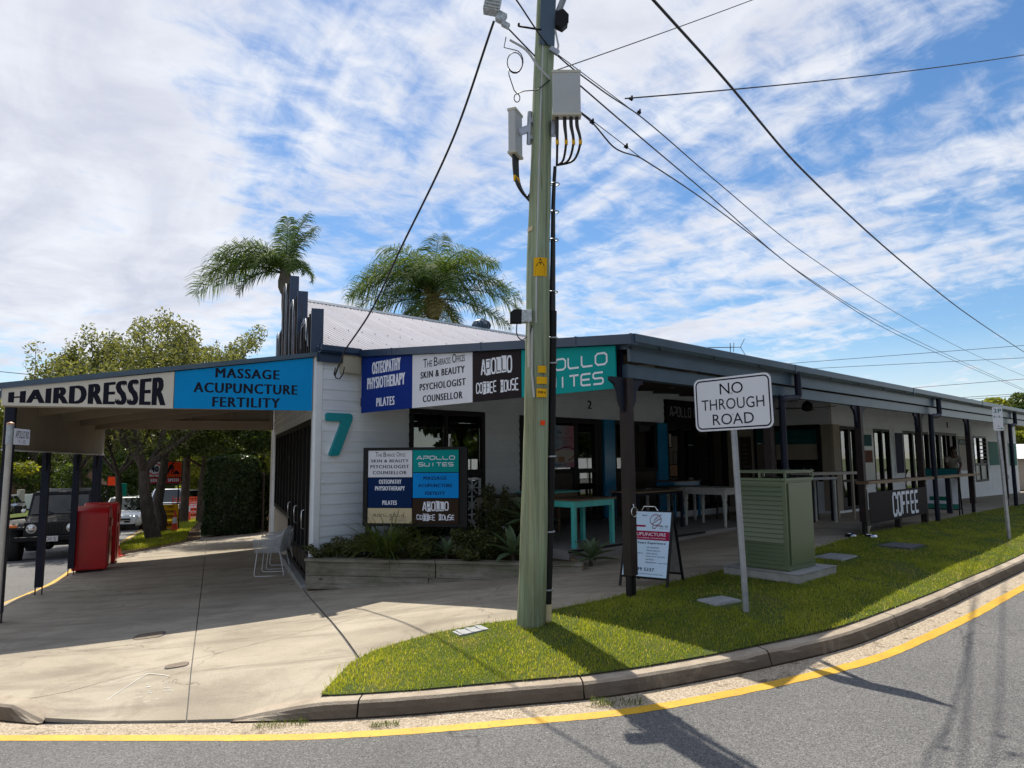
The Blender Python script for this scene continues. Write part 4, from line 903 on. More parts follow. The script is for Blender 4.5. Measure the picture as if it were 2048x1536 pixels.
# ---- return wall with the coffee servery
panel(W_perp, 0.0, 3.0, 0.0, 3.3, -0.12, -0.002, 'wall', 'cream_wall_paint', bld, holes=[(0.90, 1.28, 0.3, 2.52), (1.42, 2.70, 1.10, 2.52)])
boards(W_perp, 0.0, 2.98, 0.2, 3.3, [(0.0, 3.0, 0.2, 2.52)])
boards(W_perp, 0.0, 2.98, 0.2, 1.05, [(0.0, 1.32, 0.2, 2.52)])
opening(W_perp, 0.86, 1.32, 0.30, 2.52, 'window', fw=0.05, glassm='dark_glass')
panel(W_perp, 0.92, 1.26, 2.08, 2.46, -0.02, -0.012, 'window_sign', 'sign_deep_teal', bld)
panel(W_perp, 0.92, 1.26, 1.10, 2.06, -0.03, -0.022, 'window_film', 'ink_dim', bld)
panel(W_perp, 1.42, 2.70, 2.42, 2.54, -0.05, 0.03, 'servery_head', 'dark_frame', bld)
panel(W_perp, 1.46, 2.66, 1.62, 2.03, -0.09, -0.05, 'roller_screen', 'awning_beige', bld)
panel(W_perp, 1.34, 1.44, 0.3, 2.52, -0.02, 0.03, 'trim', 'dark_frame', bld)
panel(W_perp, 2.62, 2.72, 1.05, 2.52, -0.02, 0.03, 'trim', 'dark_frame', bld)
panel(W_perp, 2.74, 3.0, 0.3, 2.53, -0.02, 0.03, 'pilaster', 'awning_beige', bld)
panel(W_perp, 0.06, 0.42, 0.3, 2.52, -0.02, 0.03, 'pilaster', 'awning_beige', bld)
# servery room: small lit niche behind with bench
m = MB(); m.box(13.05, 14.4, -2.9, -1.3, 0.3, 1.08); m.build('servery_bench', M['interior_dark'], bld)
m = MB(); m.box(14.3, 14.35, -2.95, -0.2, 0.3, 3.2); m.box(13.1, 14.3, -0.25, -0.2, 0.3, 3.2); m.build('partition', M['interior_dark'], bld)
# ---- wing wall
WO = [(13.42, 14.62, 0.3, 2.50), (15.86, 17.18, 0.3, 2.48), (18.35, 20.9, 0.3, 2.48), (21.3, 24.2, 0.3, 2.50), (26.5, 28.45, 0.66, 2.46)]
panel(W_wing, 13.0, 34.0, -0.3, 3.2, -0.12, -0.002, 'wall', 'cream_wall_paint', bld, holes=WO)
boards(W_wing, 13.02, 33.95, 0.0, 3.18, WO+[(13.0, 13.42, 0.3, 2.52)], maxlen=7)
panel(W_wing, 13.0, 13.42, 0.3, 2.53, 0.0, 0.035, 'pilaster', 'awning_beige', bld)
opening(W_wing, 13.42, 14.62, 0.30, 2.50, 'window', mull=[(14.1, 0.16)], rails=[(1.05, 0.06)], fw=0.08)
opening(W_wing, 15.86, 17.18, 0.30, 2.48, 'glass_doors', mull=[(16.55, 0.08)], fw=0.06)
opening(W_wing, 18.35, 20.9, 0.30, 2.48, 'shopfront', mull=[(19.3, 0.14), (20.0, 0.3)], rails=[(0.98, 0.06)], fw=0.07)
opening(W_wing, 21.3, 24.2, 0.30, 2.50, 'shopfront', mull=[(22.2, 0.3), (22.9, 0.1), (23.5, 0.3)], fw=0.09)
lw = opening(W_wing, 26.5, 28.45, 0.66, 2.46, 'louvre_window', mull=[(27.4, 0.09)], rails=[(1.34, 0.10)], fw=0.08, glassm='dark_glass')
for sx in (27.5, 28.3):
    pass
for k in range(6):
    z = 1.48+k*0.155; lv = MB(); lv.hexa([W_wing(27.46, -.02, z), W_wing(28.36, -.02, z), W_wing(28.36, .03, z-.035), W_wing(27.46, .03, z-.035), W_wing(27.46, -.015, z+.008), W_wing(28.36, -.015, z+.008), W_wing(28.36, .035, z-.028), W_wing(27.46, .035, z-.028)]); lv.build('louvre_blade', M['ink_cream'], lw)
panel(W_wing, 26.6, 28.36, 0.74, 1.28, -0.02, -0.012, 'frosted_pane', 'frosted_glass', lw)

# ---- roof
def roof_sheet(x0, x1, ya, yb, za, zb, amp=0.019, pit=0.1016, ylim=None, lim0=None):
    """corrugated sheet: ya low edge (may vary), yb high edge, along local y"""
    n = int((x1-x0)/pit*6); vs = []; sl = (zb-za)/(yb-ya)
    for i in range(n+1):
        x = x0+(x1-x0)*i/n; w = amp*math.sin(2*math.pi*x/pit)
        y1 = yb if ylim is None else min(yb, ylim(x)); y1 = max(y1, ya+0.01)
        vs += [(x, ya, za+w), (x, y1, za+sl*(y1-ya)+w)]
    mm = MB(); mm.add(vs, [(2*i, 2*i+2, 2*i+3, 2*i+1) for i in range(n)], 0, True); return mm.build('roof_sheet', M['roof_iron'], bld)
RY, RZ = 4.5, 5.40
lim = lambda x: (x+0.02)/0.3898 if x > 0.0 else 0.01
x = 0.0; proto = None
while x < 33.8:
    x1 = x+0.762
    o = roof_sheet(x, x1+0.03, -0.16, RY, 3.50, RZ, ylim=lim if x < 1.9 else None) if proto is None or x < 1.9 else None
    if o is None:
        o = proto.copy(); COL.objects.link(o); o.location = (x-px0, 0, 0.0)
    elif x >= 1.9-0.762+0.762 and proto is None and x > 1.9: proto = o; px0 = x
    x = x1
m = MB(); m.prism([(-0.02, 0), (0.02, 0), (0.02, 0)], lambda a, b, t_: (0, 0, 0), 0, 0) if False else None
m.add([(1.7, RY, RZ-0.02), (34, RY, RZ-0.02), (34, 9.2, 3.5), (3.55, 9.2, 3.5)], [(0, 1, 2, 3)]); m.build('rear_roof', M['roof_iron'], bld)
m = MB(); m.add([(1.74, RY-0.17, RZ-0.045), (34, RY-0.17, RZ-0.045), (34, RY, RZ+0.05), (1.74, RY, RZ+0.05), (34, RY+0.17, RZ-0.045), (1.74, RY+0.17, RZ-0.045)], [(0, 1, 2, 3), (3, 2, 4, 5), (0, 3, 5), (1, 4, 2)]); m.build('ridge_cap', M['gutter_blue_grey'], bld)
for k in range(60):                                                    # roofing screws catch the light in rows
    pass
sc_ = MB()
for j, yy in enumerate((0.7, 1.6, 2.5, 3.4, 4.2)):
    for i in range(int(34/0.30)):
        xx = 0.3+i*0.304+0.02*j
        if xx < yy*0.39+0.1: continue
        sc_.cbox((xx, yy, 3.50+(yy+0.16)*0.4077+0.014), (0.014, 0.014, 0.012))
sc_.build('roof_screws', M['galvanised'], bld, kind='stuff')
# gable triangle of the far end and roof closing behind the parapet
m = MB(); m.add([(34, -0.1, 3.45), (34, 9.1, 3.45), (34, RY, RZ-0.03)], [(0, 1, 2)]); m.build('gable', M['cream_wall_paint'], bld)
# short main gutter and fascia on the corner of the wall
def gutter_bar(par, p, q, out, h=0.115, w=0.12, mat='gutter_blue_grey', name='gutter'):
    p = Vector(p); q = Vector(q); o = Vector(out).normalized(); prof = [(0, 0), (w*0.75, 0), (w, h*0.28), (w, h), (w-0.012, h+0.008), (w-0.012, h*0.3), (w*0.7, 0.012), (0.01, 0.012), (0.01, h), (0, h)]
    mm = MB(); n = len(prof); vs = [p+o*a+Vector((0, 0, b)) for a, b in prof]+[q+o*a+Vector((0, 0, b)) for a, b in prof]
    mm.add(vs, [(i, (i+1) % n, (i+1) % n+n, i+n) for i in range(n)]); mm.add(vs[:n], [tuple(range(n))]); mm.add(vs[n:], [tuple(reversed(range(n)))])
    return mm.build(name, M[mat], par)
gutter_bar(bld, (-0.03, -0.12, 3.44), (0.72, -0.12, 3.44), (0, -1, 0), mat='navy_trim')
panel(W_long, 0.0, 0.80, 3.30, 3.47, 0.02, 0.13, 'fascia', 'navy_trim', bld)
# whirly vent on the ridge
wv = thing('roof_vent', 'blue grey spinning roof vent behind the ridge', 'roof vent', (*bw(7.9, -4.9), 5.36))
m = MB(); m.lathe([(0.13, -0.15), (0.13, 0.08)], n=14); m.build('neck', M['gutter_blue_grey'], wv)
m = MB()
for k in range(18):
    a0_ = k*2*math.pi/18; pr = [(0.15, 0.08), (0.26, 0.16), (0.29, 0.26), (0.24, 0.36), (0.10, 0.43)]
    vs = []
    for r_, z in pr:
        for da in (0, 0.27): vs.append((r_*math.cos(a0_+da)*(1 if da == 0 else 0.93), r_*math.sin(a0_+da)*(1 if da == 0 else 0.93), z))
    m.add(vs, [(2*i, 2*i+1, 2*i+3, 2*i+2) for i in range(4)])
m.build('vanes', M['gutter_blue_grey'], wv, kind='stuff')
m = MB(); m.lathe([(0.11, 0.42), (0.10, 0.45), (0.02, 0.47)], n=12); m.build('cap', M['gutter_blue_grey'], wv)
# tv antenna on the long roof
an = thing('tv_antenna', 'thin rooftop television antenna above the long roof', 'antenna', (*bw(16.2, -1.5), 4.55), R(20))
m = MB(); m.tube([(0, 0, -0.3), (0, 0, 1.02)], 0.014, 6); m.build('mast', M['black_metal'], an)
m = MB(); m.tube([(-0.95, 0, 0.82), (0.45, 0, 0.90)], 0.010, 6); m.build('boom', M['black_metal'], an)
for k in range(13):
    xk = -0.92+k*0.085; m = MB(); m.tube([(xk, -0.10, 0.82+(xk+0.95)*0.057), (xk, 0.10, 0.82+(xk+0.95)*0.057)], 0.006, 5); m.build('element', M['black_metal'], an)
m = MB(); m.tube([(0.42, 0, 0.9), (0.60, 0.0, 1.20)], 0.010, 5); m.tube([(0.42, 0, 0.9), (0.62, 0.0, 0.62)], 0.010, 5); m.tube([(0.0, -0.2, 1.0), (0.2, 0.1, 0.75)], 0.01, 5); m.build('reflector', M['black_metal'], an)

# ---- stepped parapet with battens on the street face
par = thing('parapet', 'stepped dark parapet with vertical battens and bare neon tubing above the corner', 'parapet', BZ, RB)
steps = [(0.0, 2.45, 4.17), (2.45, 4.35, 5.02), (4.35, 6.3, 5.80), (6.3, 8.2, 5.02), (8.2, 9.6, 4.17)]
for (a0, a1, zt) in steps:
    m = MB(); m.hexa([W_left(a0, -0.10, 3.38), W_left(a1, -0.10, 3.38), W_left(a1, 0.03, 3.38), W_left(a0, 0.03, 3.38), W_left(a0, -0.10, zt), W_left(a1, -0.10, zt), W_left(a1, 0.03, zt), W_left(a0, 0.03, zt)]); m.build('step_panel', M['parapet_panel'], par)
    m = MB(); m.hexa([W_left(a0-.012, -0.11, 3.37), W_left(a0+.02, -0.11, 3.37), W_left(a0+.02, 0.085, 3.37), W_left(a0-.012, 0.085, 3.37), W_left(a0-.012, -0.11, zt+.012), W_left(a0+.02, -0.11, zt+.012), W_left(a0+.02, 0.085, zt+.012), W_left(a0-.012, 0.085, zt+.012)]); m.build('end_cap', M['navy_trim'], par)
    k = a0+0.06
    while k < a1:
        m = MB(); m.hexa([W_left(k, 0.03, 3.42), W_left(k+0.05, 0.03, 3.42), W_left(k+0.05, 0.08, 3.42), W_left(k, 0.08, 3.42), W_left(k, 0.03, zt-0.01), W_left(k+0.05, 0.03, zt-0.01), W_left(k+0.05, 0.08, zt-0.01), W_left(k, 0.08, zt-0.01)]); m.build('batten', M['black_metal'], par); k += 0.29
random.seed(11)
for (a0, a1, zt) in steps[:4]:
    for s in range(2):
        pts = [W_left(a0+0.02, 0.13+0.03*s, 3.55+0.1*s), W_left(a0+0.02, 0.14+0.03*s, zt-0.45), W_left(a0+0.25, 0.15, zt-0.12-0.06*s), W_left(a0+0.9, 0.15, zt-0.10-0.06*s), W_left(a0+1.1, 0.14, zt-0.5), W_left(a0+1.1, 0.13, 3.7)]
        m = MB(); m.tube(pts, 0.008, 6); m.build('neon_tube', M['sign_post_grey'], par)
for k in range(4):
    a = 1.2+k*1.3; m = MB(); m.tube([W_left(a+random.uniform(-.1, .1), 0.12, 3.5+q*0.25+random.uniform(-.05, .05)) for q in range(5)], 0.012, 5); m.build('cable', M['sign_rust'] if k % 2 else M['cable_black'], par)

# ================================================================== STREET AWNING (left)
awn = thing('street_awning', 'street awning on dark posts with sloping iron roof over the side footpath', 'awning', BZ, RB)
AB = 4.18
def ztop(b): return 3.40-(3.40-2.72)*b/AB
def awq(a, b, z): return W_left(a, b, z)
m = MB(); m.hexa([awq(0.0, 0.05, ztop(0.05)-0.03), awq(9.4, 0.05, ztop(0.05)-0.03), awq(9.4, AB+0.1, ztop(AB+.1)-0.03), awq(0.0, AB+0.1, ztop(AB+.1)-0.03), awq(0.0, 0.05, ztop(0.05)-0.005), awq(9.4, 0.05, ztop(0.05)-0.005), awq(9.4, AB+0.1, ztop(AB+.1)-0.005), awq(0.0, AB+0.1, ztop(AB+.1)-0.005)]); m.build('awning_roof', M['roof_iron'], awn)
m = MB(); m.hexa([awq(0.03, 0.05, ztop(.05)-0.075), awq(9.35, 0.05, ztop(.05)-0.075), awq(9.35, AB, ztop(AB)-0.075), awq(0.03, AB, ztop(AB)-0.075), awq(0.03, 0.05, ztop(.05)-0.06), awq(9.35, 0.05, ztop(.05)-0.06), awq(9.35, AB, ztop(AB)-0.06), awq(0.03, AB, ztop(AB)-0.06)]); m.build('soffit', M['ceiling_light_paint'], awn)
for a in (1.9, 3.8, 5.7, 7.6):
    m = MB(); m.hexa([awq(a, 0.05, ztop(.05)-0.26), awq(a+.07, 0.05, ztop(.05)-0.26), awq(a+.07, AB, ztop(AB)-0.26), awq(a, AB, ztop(AB)-0.26), awq(a, 0.05, ztop(.05)-0.076), awq(a+.07, 0.05, ztop(.05)-0.076), awq(a+.07, AB, ztop(AB)-0.076), awq(a, AB, ztop(AB)-0.076)]); m.build('rafter', M['awning_beige'], awn)
for b in (1.0, 2.1, 3.2):
    z = ztop(b)-0.078; m = MB(); m.hexa([awq(0.05, b, z-.07), awq(9.3, b, z-.07), awq(9.3, b+.06, z-.07), awq(0.05, b+.06, z-.07), awq(0.05, b, z), awq(9.3, b, z), awq(9.3, b+.06, z), awq(0.05, b+.06, z)]); m.build('purlin', M['awning_beige'], awn)
# end frame carrying the sign boards, with a metal barge cap
m = MB(); m.hexa([awq(-0.02, 0.03, 2.50), awq(0.04, 0.03, 2.50), awq(0.04, AB+.02, 2.47), awq(-0.02, AB+.02, 2.47), awq(-0.02, 0.03, 3.36), awq(0.04, 0.03, 3.36), awq(0.04, AB+.02, 2.72), awq(-0.02, AB+.02, 2.72)]); m.build('end_board', M['awning_beige'], awn)
m = MB(); m.hexa([awq(-0.08, -0.02, 3.38), awq(0.10, -0.02, 3.38), awq(0.10, AB+.14, 2.715), awq(-0.08, AB+.14, 2.715), awq(-0.08, -0.02, 3.45), awq(0.10, -0.02, 3.45), awq(0.10, AB+.14, 2.79), awq(-0.08, AB+.14, 2.79)]); m.build('barge_cap', M['gutter_blue_grey'], awn)
# far end frame: beam, studs and sheet
m = MB(); m.hexa([awq(9.0, 0.05, 2.55), awq(9.12, 0.05, 2.55), awq(9.12, AB, 2.55), awq(9.0, AB, 2.55), awq(9.0, 0.05, 2.80), awq(9.12, 0.05, 2.80), awq(9.12, AB, 2.78), awq(9.0, AB, 2.78)]); m.build('end_beam', M['awning_beige'], awn)
m = MB(); m.hexa([awq(9.14, 0.05, 2.6), awq(9.17, 0.05, 2.6), awq(9.17, AB, 2.6), awq(9.14, AB, 2.6), awq(9.14, 0.05, ztop(.05)-.08), awq(9.17, 0.05, ztop(.05)-.08), awq(9.17, AB, ztop(AB)-.07), awq(9.14, AB, ztop(AB)-.07)]); m.build('end_sheet', M['awning_beige'], awn)
for b in (0.08, 1.1, 2.15, 3.1):
    m = MB(); m.hexa([awq(9.04, b, 2.80), awq(9.13, b, 2.80), awq(9.13, b+.09, 2.80), awq(9.04, b+.09, 2.80), awq(9.04, b, ztop(b)-.09), awq(9.13, b, ztop(b)-.09), awq(9.13, b+.09, ztop(b+.09)-.09), awq(9.04, b+.09, ztop(b+.09)-.09)]); m.build('stud', M['awning_beige'], awn)
# long street fascia
m = MB(); m.hexa([awq(0.1, AB, 1.89), awq(9.15, AB, 1.89), awq(9.15, AB+.03, 1.89), awq(0.1, AB+.03, 1.89), awq(0.1, AB, 2.68), awq(9.15, AB, 2.68), awq(9.15, AB+.03, 2.68), awq(0.1, AB+.03, 2.68)]); m.build('fascia', M['awning_beige'], awn)
m = MB(); m.hexa([awq(0.1, AB-.03, 1.87), awq(9.15, AB-.03, 1.87), awq(9.15, AB+.04, 1.87), awq(0.1, AB+.04, 1.87), awq(0.1, AB-.03, 1.89), awq(9.15, AB-.03, 1.89), awq(9.15, AB+.04, 1.89), awq(0.1, AB+.04, 1.89)]); m.build('fascia_edge', M['white_trim_paint'], awn)
gutter_bar(awn, awq(-0.05, AB+.04, 2.60), awq(9.3, AB+.04, 2.60), (LB.x, LB.y, 0))
for a, b in ((0.06, AB-.06), (2.84, AB+.02), (5.67, AB+.02), (8.35, AB+.05), (9.05, AB+.07)):
    wx, wy = aw(a, b); gz = G(wx, wy)
    m = MB(); c = awq(a, b, 0)
    ztp = 2.6 if a < 0.3 else 1.87
    m.cbox((c[0], c[1], (gz+0.13+ztp)/2), (0.115, 0.115, ztp-gz-0.13), rz=math.atan2(LA.y, LA.x)); p_ = m.build('post', M['post_navy'], awn)
    if a < 8.9:
        for s in (-1, 1):
            m = MB(); poly = [(0.055, 1.86), (0.19, 1.86), (0.19, 1.80), (0.13, 1.74), (0.10, 1.62), (0.055, 1.52)]
            m.prism([(q*s, z) for q, z in poly], lambda q, z, t_: (c[0]+LA.x*q+LB.x*t_, c[1]+LA.y*q+LB.y*t_, z), -0.02, 0.02); m.build('bracket', M['post_navy'], p_)
    m = MB()
    for s in (-1, 1): m.cbox((c[0]+LB.x*0.05*s, c[1]+LB.y*0.05*s, gz+0.09), (0.07, 0.008, 0.22), rz=math.atan2(LA.y, LA.x))
    m.build('stirrup', M['black_metal'], p_)
for a in (8.35,):
    m = MB(); c = awq(8.9, AB-.32, 0); m.cbox((c[0], c[1], 2.2), (0.06, 0.06, 0.0+0.7)); 

# ================================================================== VERANDAH
ver = thing('verandah', 'deep verandah with dark bracketed posts, blue grey fascia and shaded ceiling', 'verandah', BZ, RB)
VD = 5.62
def vz(v): return 3.50-(3.50-3.02)*v/VD
# roof skin + ceiling
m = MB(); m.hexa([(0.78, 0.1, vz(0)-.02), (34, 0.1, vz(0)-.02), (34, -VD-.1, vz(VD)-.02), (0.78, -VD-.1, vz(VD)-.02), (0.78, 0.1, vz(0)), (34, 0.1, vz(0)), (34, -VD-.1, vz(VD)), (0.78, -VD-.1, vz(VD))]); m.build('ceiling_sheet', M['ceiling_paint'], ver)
n = int(33.2/0.076*4); vs = []
for i in range(n+1):
    x_ = 0.80+33.2*i/n; w = 0.010*math.sin(2*math.pi*x_/0.076); vs += [(x_, -VD-0.18, vz(VD)+.028+w), (x_, 0.05, vz(0)+.012+w)]
m = MB(); m.add(vs, [(2*i, 2*i+2, 2*i+3, 2*i+1) for i in range(n)], 0, True); m.build('verandah_roof', M['roof_iron'], ver, kind='stuff')
k = 1.0
while k < 33:
    v0_ = 0.0 if k < 13 else 3.0
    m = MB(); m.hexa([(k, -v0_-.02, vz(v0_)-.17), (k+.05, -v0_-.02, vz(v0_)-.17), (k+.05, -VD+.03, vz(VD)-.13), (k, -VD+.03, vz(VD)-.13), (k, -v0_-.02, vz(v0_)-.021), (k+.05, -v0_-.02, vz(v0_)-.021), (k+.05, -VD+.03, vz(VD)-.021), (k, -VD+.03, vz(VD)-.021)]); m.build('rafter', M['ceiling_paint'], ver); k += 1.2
for (v0_, u0_) in ((1.4, 1.0), (2.8, 1.0), (4.2, 1.0)):
    m = MB(); m.box(u0_, 33.9 if v0_ > 3 else 12.9, -v0_-.04, -v0_, vz(v0_)-.10, vz(v0_)-.022); m.build('batten', M['ceiling_light_paint'], ver)
# beam, eave fascia, gutter in lengths with joins and straps
m = MB(); m.box(0.86, 33.9, -5.64, -5.54, 2.60, 2.755); m.build('beam', M['gutter_blue_grey'], ver)
m = MB(); m.box(0.80, 33.95, -5.70, -5.665, 2.775, 2.955); m.build('fascia', M['gutter_blue_grey'], ver)
xx = 0.74
while xx < 33.9:
    x2 = min(34.0, xx+5.4 if xx > 1 else xx+4.0)
    gutter_bar(ver, (xx+.004, -5.70, 2.945), (x2-.004, -5.70, 2.945), (0, -1, 0), h=0.12)
    m = MB(); m.box(x2-.012, x2+.012, -5.826, -5.70, 2.938, 3.07); m.build('gutter_joiner', M['gutter_blue_grey'], ver)
    xx = x2
for k in range(28):
    m = MB(); m.box(1.2+k*1.2, 1.225+k*1.2, -5.828, -5.815, 2.93, 2.96); m.build('gutter_strap', M['black_metal'], ver)
# raked end: fascia, barge gutter, end beam
def rake(v0, v1, z0f, z1f, x0, x1, name, mat):
    m = MB(); m.hexa([(x0, -v0, z0f(v0)), (x1, -v0, z0f(v0)), (x1, -v1, z0f(v1)), (x0, -v1, z0f(v1)), (x0, -v0, z1f(v0)), (x1, -v0, z1f(v0)), (x1, -v1, z1f(v1)), (x0, -v1, z1f(v1))]); return m.build(name, M[mat], ver)
rake(0.05, 5.70, lambda v: vz(v)-.10, lambda v: vz(v)+.005, 0.80, 0.84, 'end_fascia', 'navy_trim')
segs_ = [0.02, 1.15, 3.3, 5.0, 5.80]
for s0, s1 in zip(segs_[:-1], segs_[1:]):
    rake(s0+.003, s1-.003, lambda v: vz(v)-.055, lambda v: vz(v)+.055, 0.68, 0.80, 'gutter', 'navy_trim')
    m = MB(); m.cbox((0.74, -s1, vz(s1)), (0.13, 0.022, 0.122)); m.build('gutter_joiner', M['navy_trim'], ver)
m = MB(); m.box(0.82, 0.93, -5.53, -0.05, 2.60, 2.75); m.build('end_beam', M['post_navy'], ver)
rake(0.1, 5.55, lambda v: 2.75, lambda v: vz(v)-.02, 0.86, 0.88, 'end_infill', 'post_navy')
# slab
m = MB(); m.prism([(2.62, -0.02), (2.62, -3.12), (9.0, -3.12), (9.0, -0.02)], lambda a, b, z: (a, b, z), -0.2, 0.297); m.build('slab', M['slab_sealed'], ver)
m = MB(); m.prism([(2.60, -3.12), (2.60, -3.135), (6.5, -3.135), (6.5, -3.12)], lambda a, b, z: (a, b, z), 0.265, 0.30); m.build('slab_edge', M['black_metal'], ver)
# posts
def vpost(u, mat='post_brown', w=0.115, bott=None, ring=True, leg=True, br=True, v=5.59, stout=False):
    wx, wy = bw(u, v); gz = G(wx, wy); z0_ = gz+(0.24 if leg else 0.0)
    m = MB(); m.box(u-w/2, u+w/2, -v-w/2, -v+w/2, z0_, 2.60); p_ = m.build('post', M[mat], ver, bevel=0.004)
    if br:
        for s in (-1, 1):
            m = MB(); poly = [(w/2, 2.598), (0.30, 2.598), (0.30, 2.56), (0.235, 2.52), (0.17, 2.44), (0.14, 2.33), (0.10, 2.25), (w/2, 2.17), (w/2, 2.26), (0.09, 2.34), (0.11, 2.44), (0.16, 2.52), (0.20, 2.555), (w/2, 2.555)]
            P2 = [(q*s, z) for q, z in [(w/2, 2.598), (0.30, 2.598), (0.30, 2.555), (0.22, 2.52), (0.165, 2.44), (0.15, 2.34), (0.11, 2.27), (w/2, 2.20), (w/2, 2.27)]]
            m.prism(P2, lambda q, z, t_: (u+q, -v+t_, z), -0.02, 0.02); m.build('bracket', M['post_navy'], p_)
    if leg:
        m = MB()
        for s in (-1, 1): m.box(u+s*0.035-0.018, u+s*0.035+0.018, -v-0.03, -v+0.03, gz-0.03, z0_+0.06)
        m.build('steel_foot', M['black_metal'], p_)
    if ring:
        c = Vector((u-0.02, -v-w/2-0.02, gz+0.98 if u < 2 else gz+0.88)); m = MB()
        m.tube([(c.x+0.052*math.sin(k*math.pi/12), c.y-0.008, c.z-0.05+0.052*math.cos(k*math.pi/12)) for k in range(25)], 0.0055, 6, caps=False)
        m.build('dog_ring', M['chrome'], p_); m = MB(); m.tube([(c.x, c.y+0.03, c.z+0.03), (c.x, c.y, c.z+0.03), (c.x, c.y, c.z+0.004)], 0.006, 6); m.build('hook', M['chrome'], p_)
    return p_
vpost(0.86); vpost(7.72); vpost(11.08, leg=False); vpost(14.9); vpost(18.4, ring=True); vpost(4.25, ring=False); vpost(22.5, ring=False); vpost(26.5, ring=False); vpost(30.5, ring=False)
vpost(13.0, w=0.10, br=False, ring=False) if False else None
m = MB(); wx, wy = bw(12.9, 5.59); m.box(12.86, 12.96, -5.64, -5.54, G(wx, wy)+.1, 1.18); m.build('rail_post', M['post_navy'], ver)
m = MB(); wx, wy = bw(9.45, 5.59); m.box(9.40, 9.50, -5.64, -5.54, G(wx, wy), 0.62); m.build('rail_post', M['post_brown'], ver)
m = MB(); m.box(7.66, 11.10, -5.72, -5.50, 1.20, 1.255); m.build('hand_rail', M['varnished_timber'], ver)
m = MB(); m.box(11.12, 15.15, -5.72, -5.50, 1.20, 1.25); m.build('hand_rail', M['newer_timber'], ver)
# downpipes with swan necks
def downpipe(u, zb, side=-1, mat='post_navy'):
    m = MB(); wx, wy = bw(u+0.45*side, 5.6); zg = max(zb, G(wx, wy)-.02)
    m.stube([(u, -5.77, 2.96), (u, -5.77, 2.72), (u-0.02*0, -5.77, 2.64), (u+side*0.06, -5.76, 2.58), (u+side*0.38, -5.74, 2.55), (u+side*0.45, -5.73, 2.50), (u+side*0.46, -5.72, 2.40), (u+side*0.46, -5.72, zg)], 0.050, 12)
    m.build('downpipe', M[mat], ver)
downpipe(4.90, 0.2); downpipe(11.95, 0.2); downpipe(19.3, 0.2)

# ================================================================== SIGN BOARDS
def board(name, label, mat, fn, a0, a1, zb, zt0, zt1, t=0.02, cat='sign', group=None, parent_loc=BZ, rot=RB, back='white_trim_paint'):
    """flat board on a wall function; top may slope from zt0 (at a0) to zt1 (at a1)"""
    t_ = thing(name, label, cat, parent_loc, rot, group)
    m = MB(); m.hexa([fn(a0, 0, zb), fn(a1, 0, zb), fn(a1, t, zb), fn(a0, t, zb), fn(a0, 0, zt0), fn(a1, 0, zt1), fn(a1, t, zt1), fn(a0, t, zt0)])
    m.build('panel', M[mat], t_); return t_
G1 = 'sign boards along the raked end of the verandah'
W_vend = lambda a, d, z: (0.76-d, -a, z)             # a = distance out from wall, d = towards the viewer
ztv = lambda v: vz(v)-0.062
def vtext(t_, s, a0, a1, z0, z1, mat, bold=0.035): return text_on(t_, s, lambda a, z: W_vend(a, 0.0225, z), a0, a1, z0, z1, mat, bold)
sb = board('sign_board', 'royal blue verandah board reading OSTEOPATHY PHYSIOTHERAPY PILATES', 'sign_royal', W_vend, 0.20, 1.64, 2.48, ztv(0.20), ztv(1.64), group=G1)
vtext(sb, 'OSTEOPATHY', 0.52, 1.34, 3.10, 3.30, 'ink_white'); vtext(sb, 'PHYSIOTHERAPY', 0.38, 1.46, 2.86, 3.05, 'ink_white'); vtext(sb, 'PILATES', 0.66, 1.18, 2.56, 2.70, 'ink_white')
sb = board('sign_board', 'white verandah board headed The Barracks Offices listing beauty and counselling', 'sign_white', W_vend, 1.65, 3.06, 2.48, ztv(1.65), ztv(3.06), group=G1)
cap3 = [('T', 1.93, 2.02, 1), ('HE', 2.03, 2.15, .72), ('B', 2.19, 2.28, 1), ('ARRACKS', 2.29, 2.58, .72), ('O', 2.62, 2.71, 1), ('FFICES', 2.72, 2.90, .72)]
for s, p, q, h in cap3: vtext(sb, s, p, q, 3.07, 3.07+0.13*h, 'ink_black', 0.02)
vtext(sb, 'SKIN & BEAUTY', 1.86, 2.90, 2.91, 3.01, 'ink_black'); vtext(sb, 'PSYCHOLOGIST', 1.84, 2.92, 2.73, 2.83, 'ink_black'); vtext(sb, 'COUNSELLOR', 1.92, 2.85, 2.55, 2.65, 'ink_black')
sb = board('sign_board', 'dark verandah board reading APOLLO COFFEE HOUSE in stamped white letters', 'sign_black', W_vend, 3.07, 4.02, 2.48, ztv(3.07), ztv(4.02), group=G1)
def stamped(t_, fn, a0, a1, z0, z1, word, mat='ink_white', inv='sign_black', flips=(1, 3)):
    n = len(word); w = (a1-a0)/n
    for i, ch in enumerate(word):
        if ch == ' ': continue
        x0 = a0+i*w+w*0.08; x1 = a0+(i+1)*w-w*0.08; h0 = z0+random.uniform(-.006, .008); h1 = z1+random.uniform(-.008, .008)
        if i in flips:
            mm = MB(); mm.add([fn(x0-w*.04, h0-.004, 0), fn(x1+w*.04, h0, 0), fn(x1+w*.02, h1, 0), fn(x0-w*.04, h1+.004, 0)], [(0, 1, 2, 3)]); mm.build('lettering', M[mat], t_)
            ribbon(t_, stroke_word(ch, x0+w*.1, x1-w*.1, h0+(h1-h0)*.12, h1-(h1-h0)*.12), lambda a, b: fn(a, b, 1), w*0.13, inv)
        else: ribbon(t_, stroke_word(ch, x0+w*.05, x1-w*.05, h0+.01, h1-.01), lambda a, b: fn(a, b, 0), w*0.25, mat)
STK['H'] = [[(0, 0), (0, 1)], [(1, 0), (1, 1)], [(0, .5), (1, .5)]]
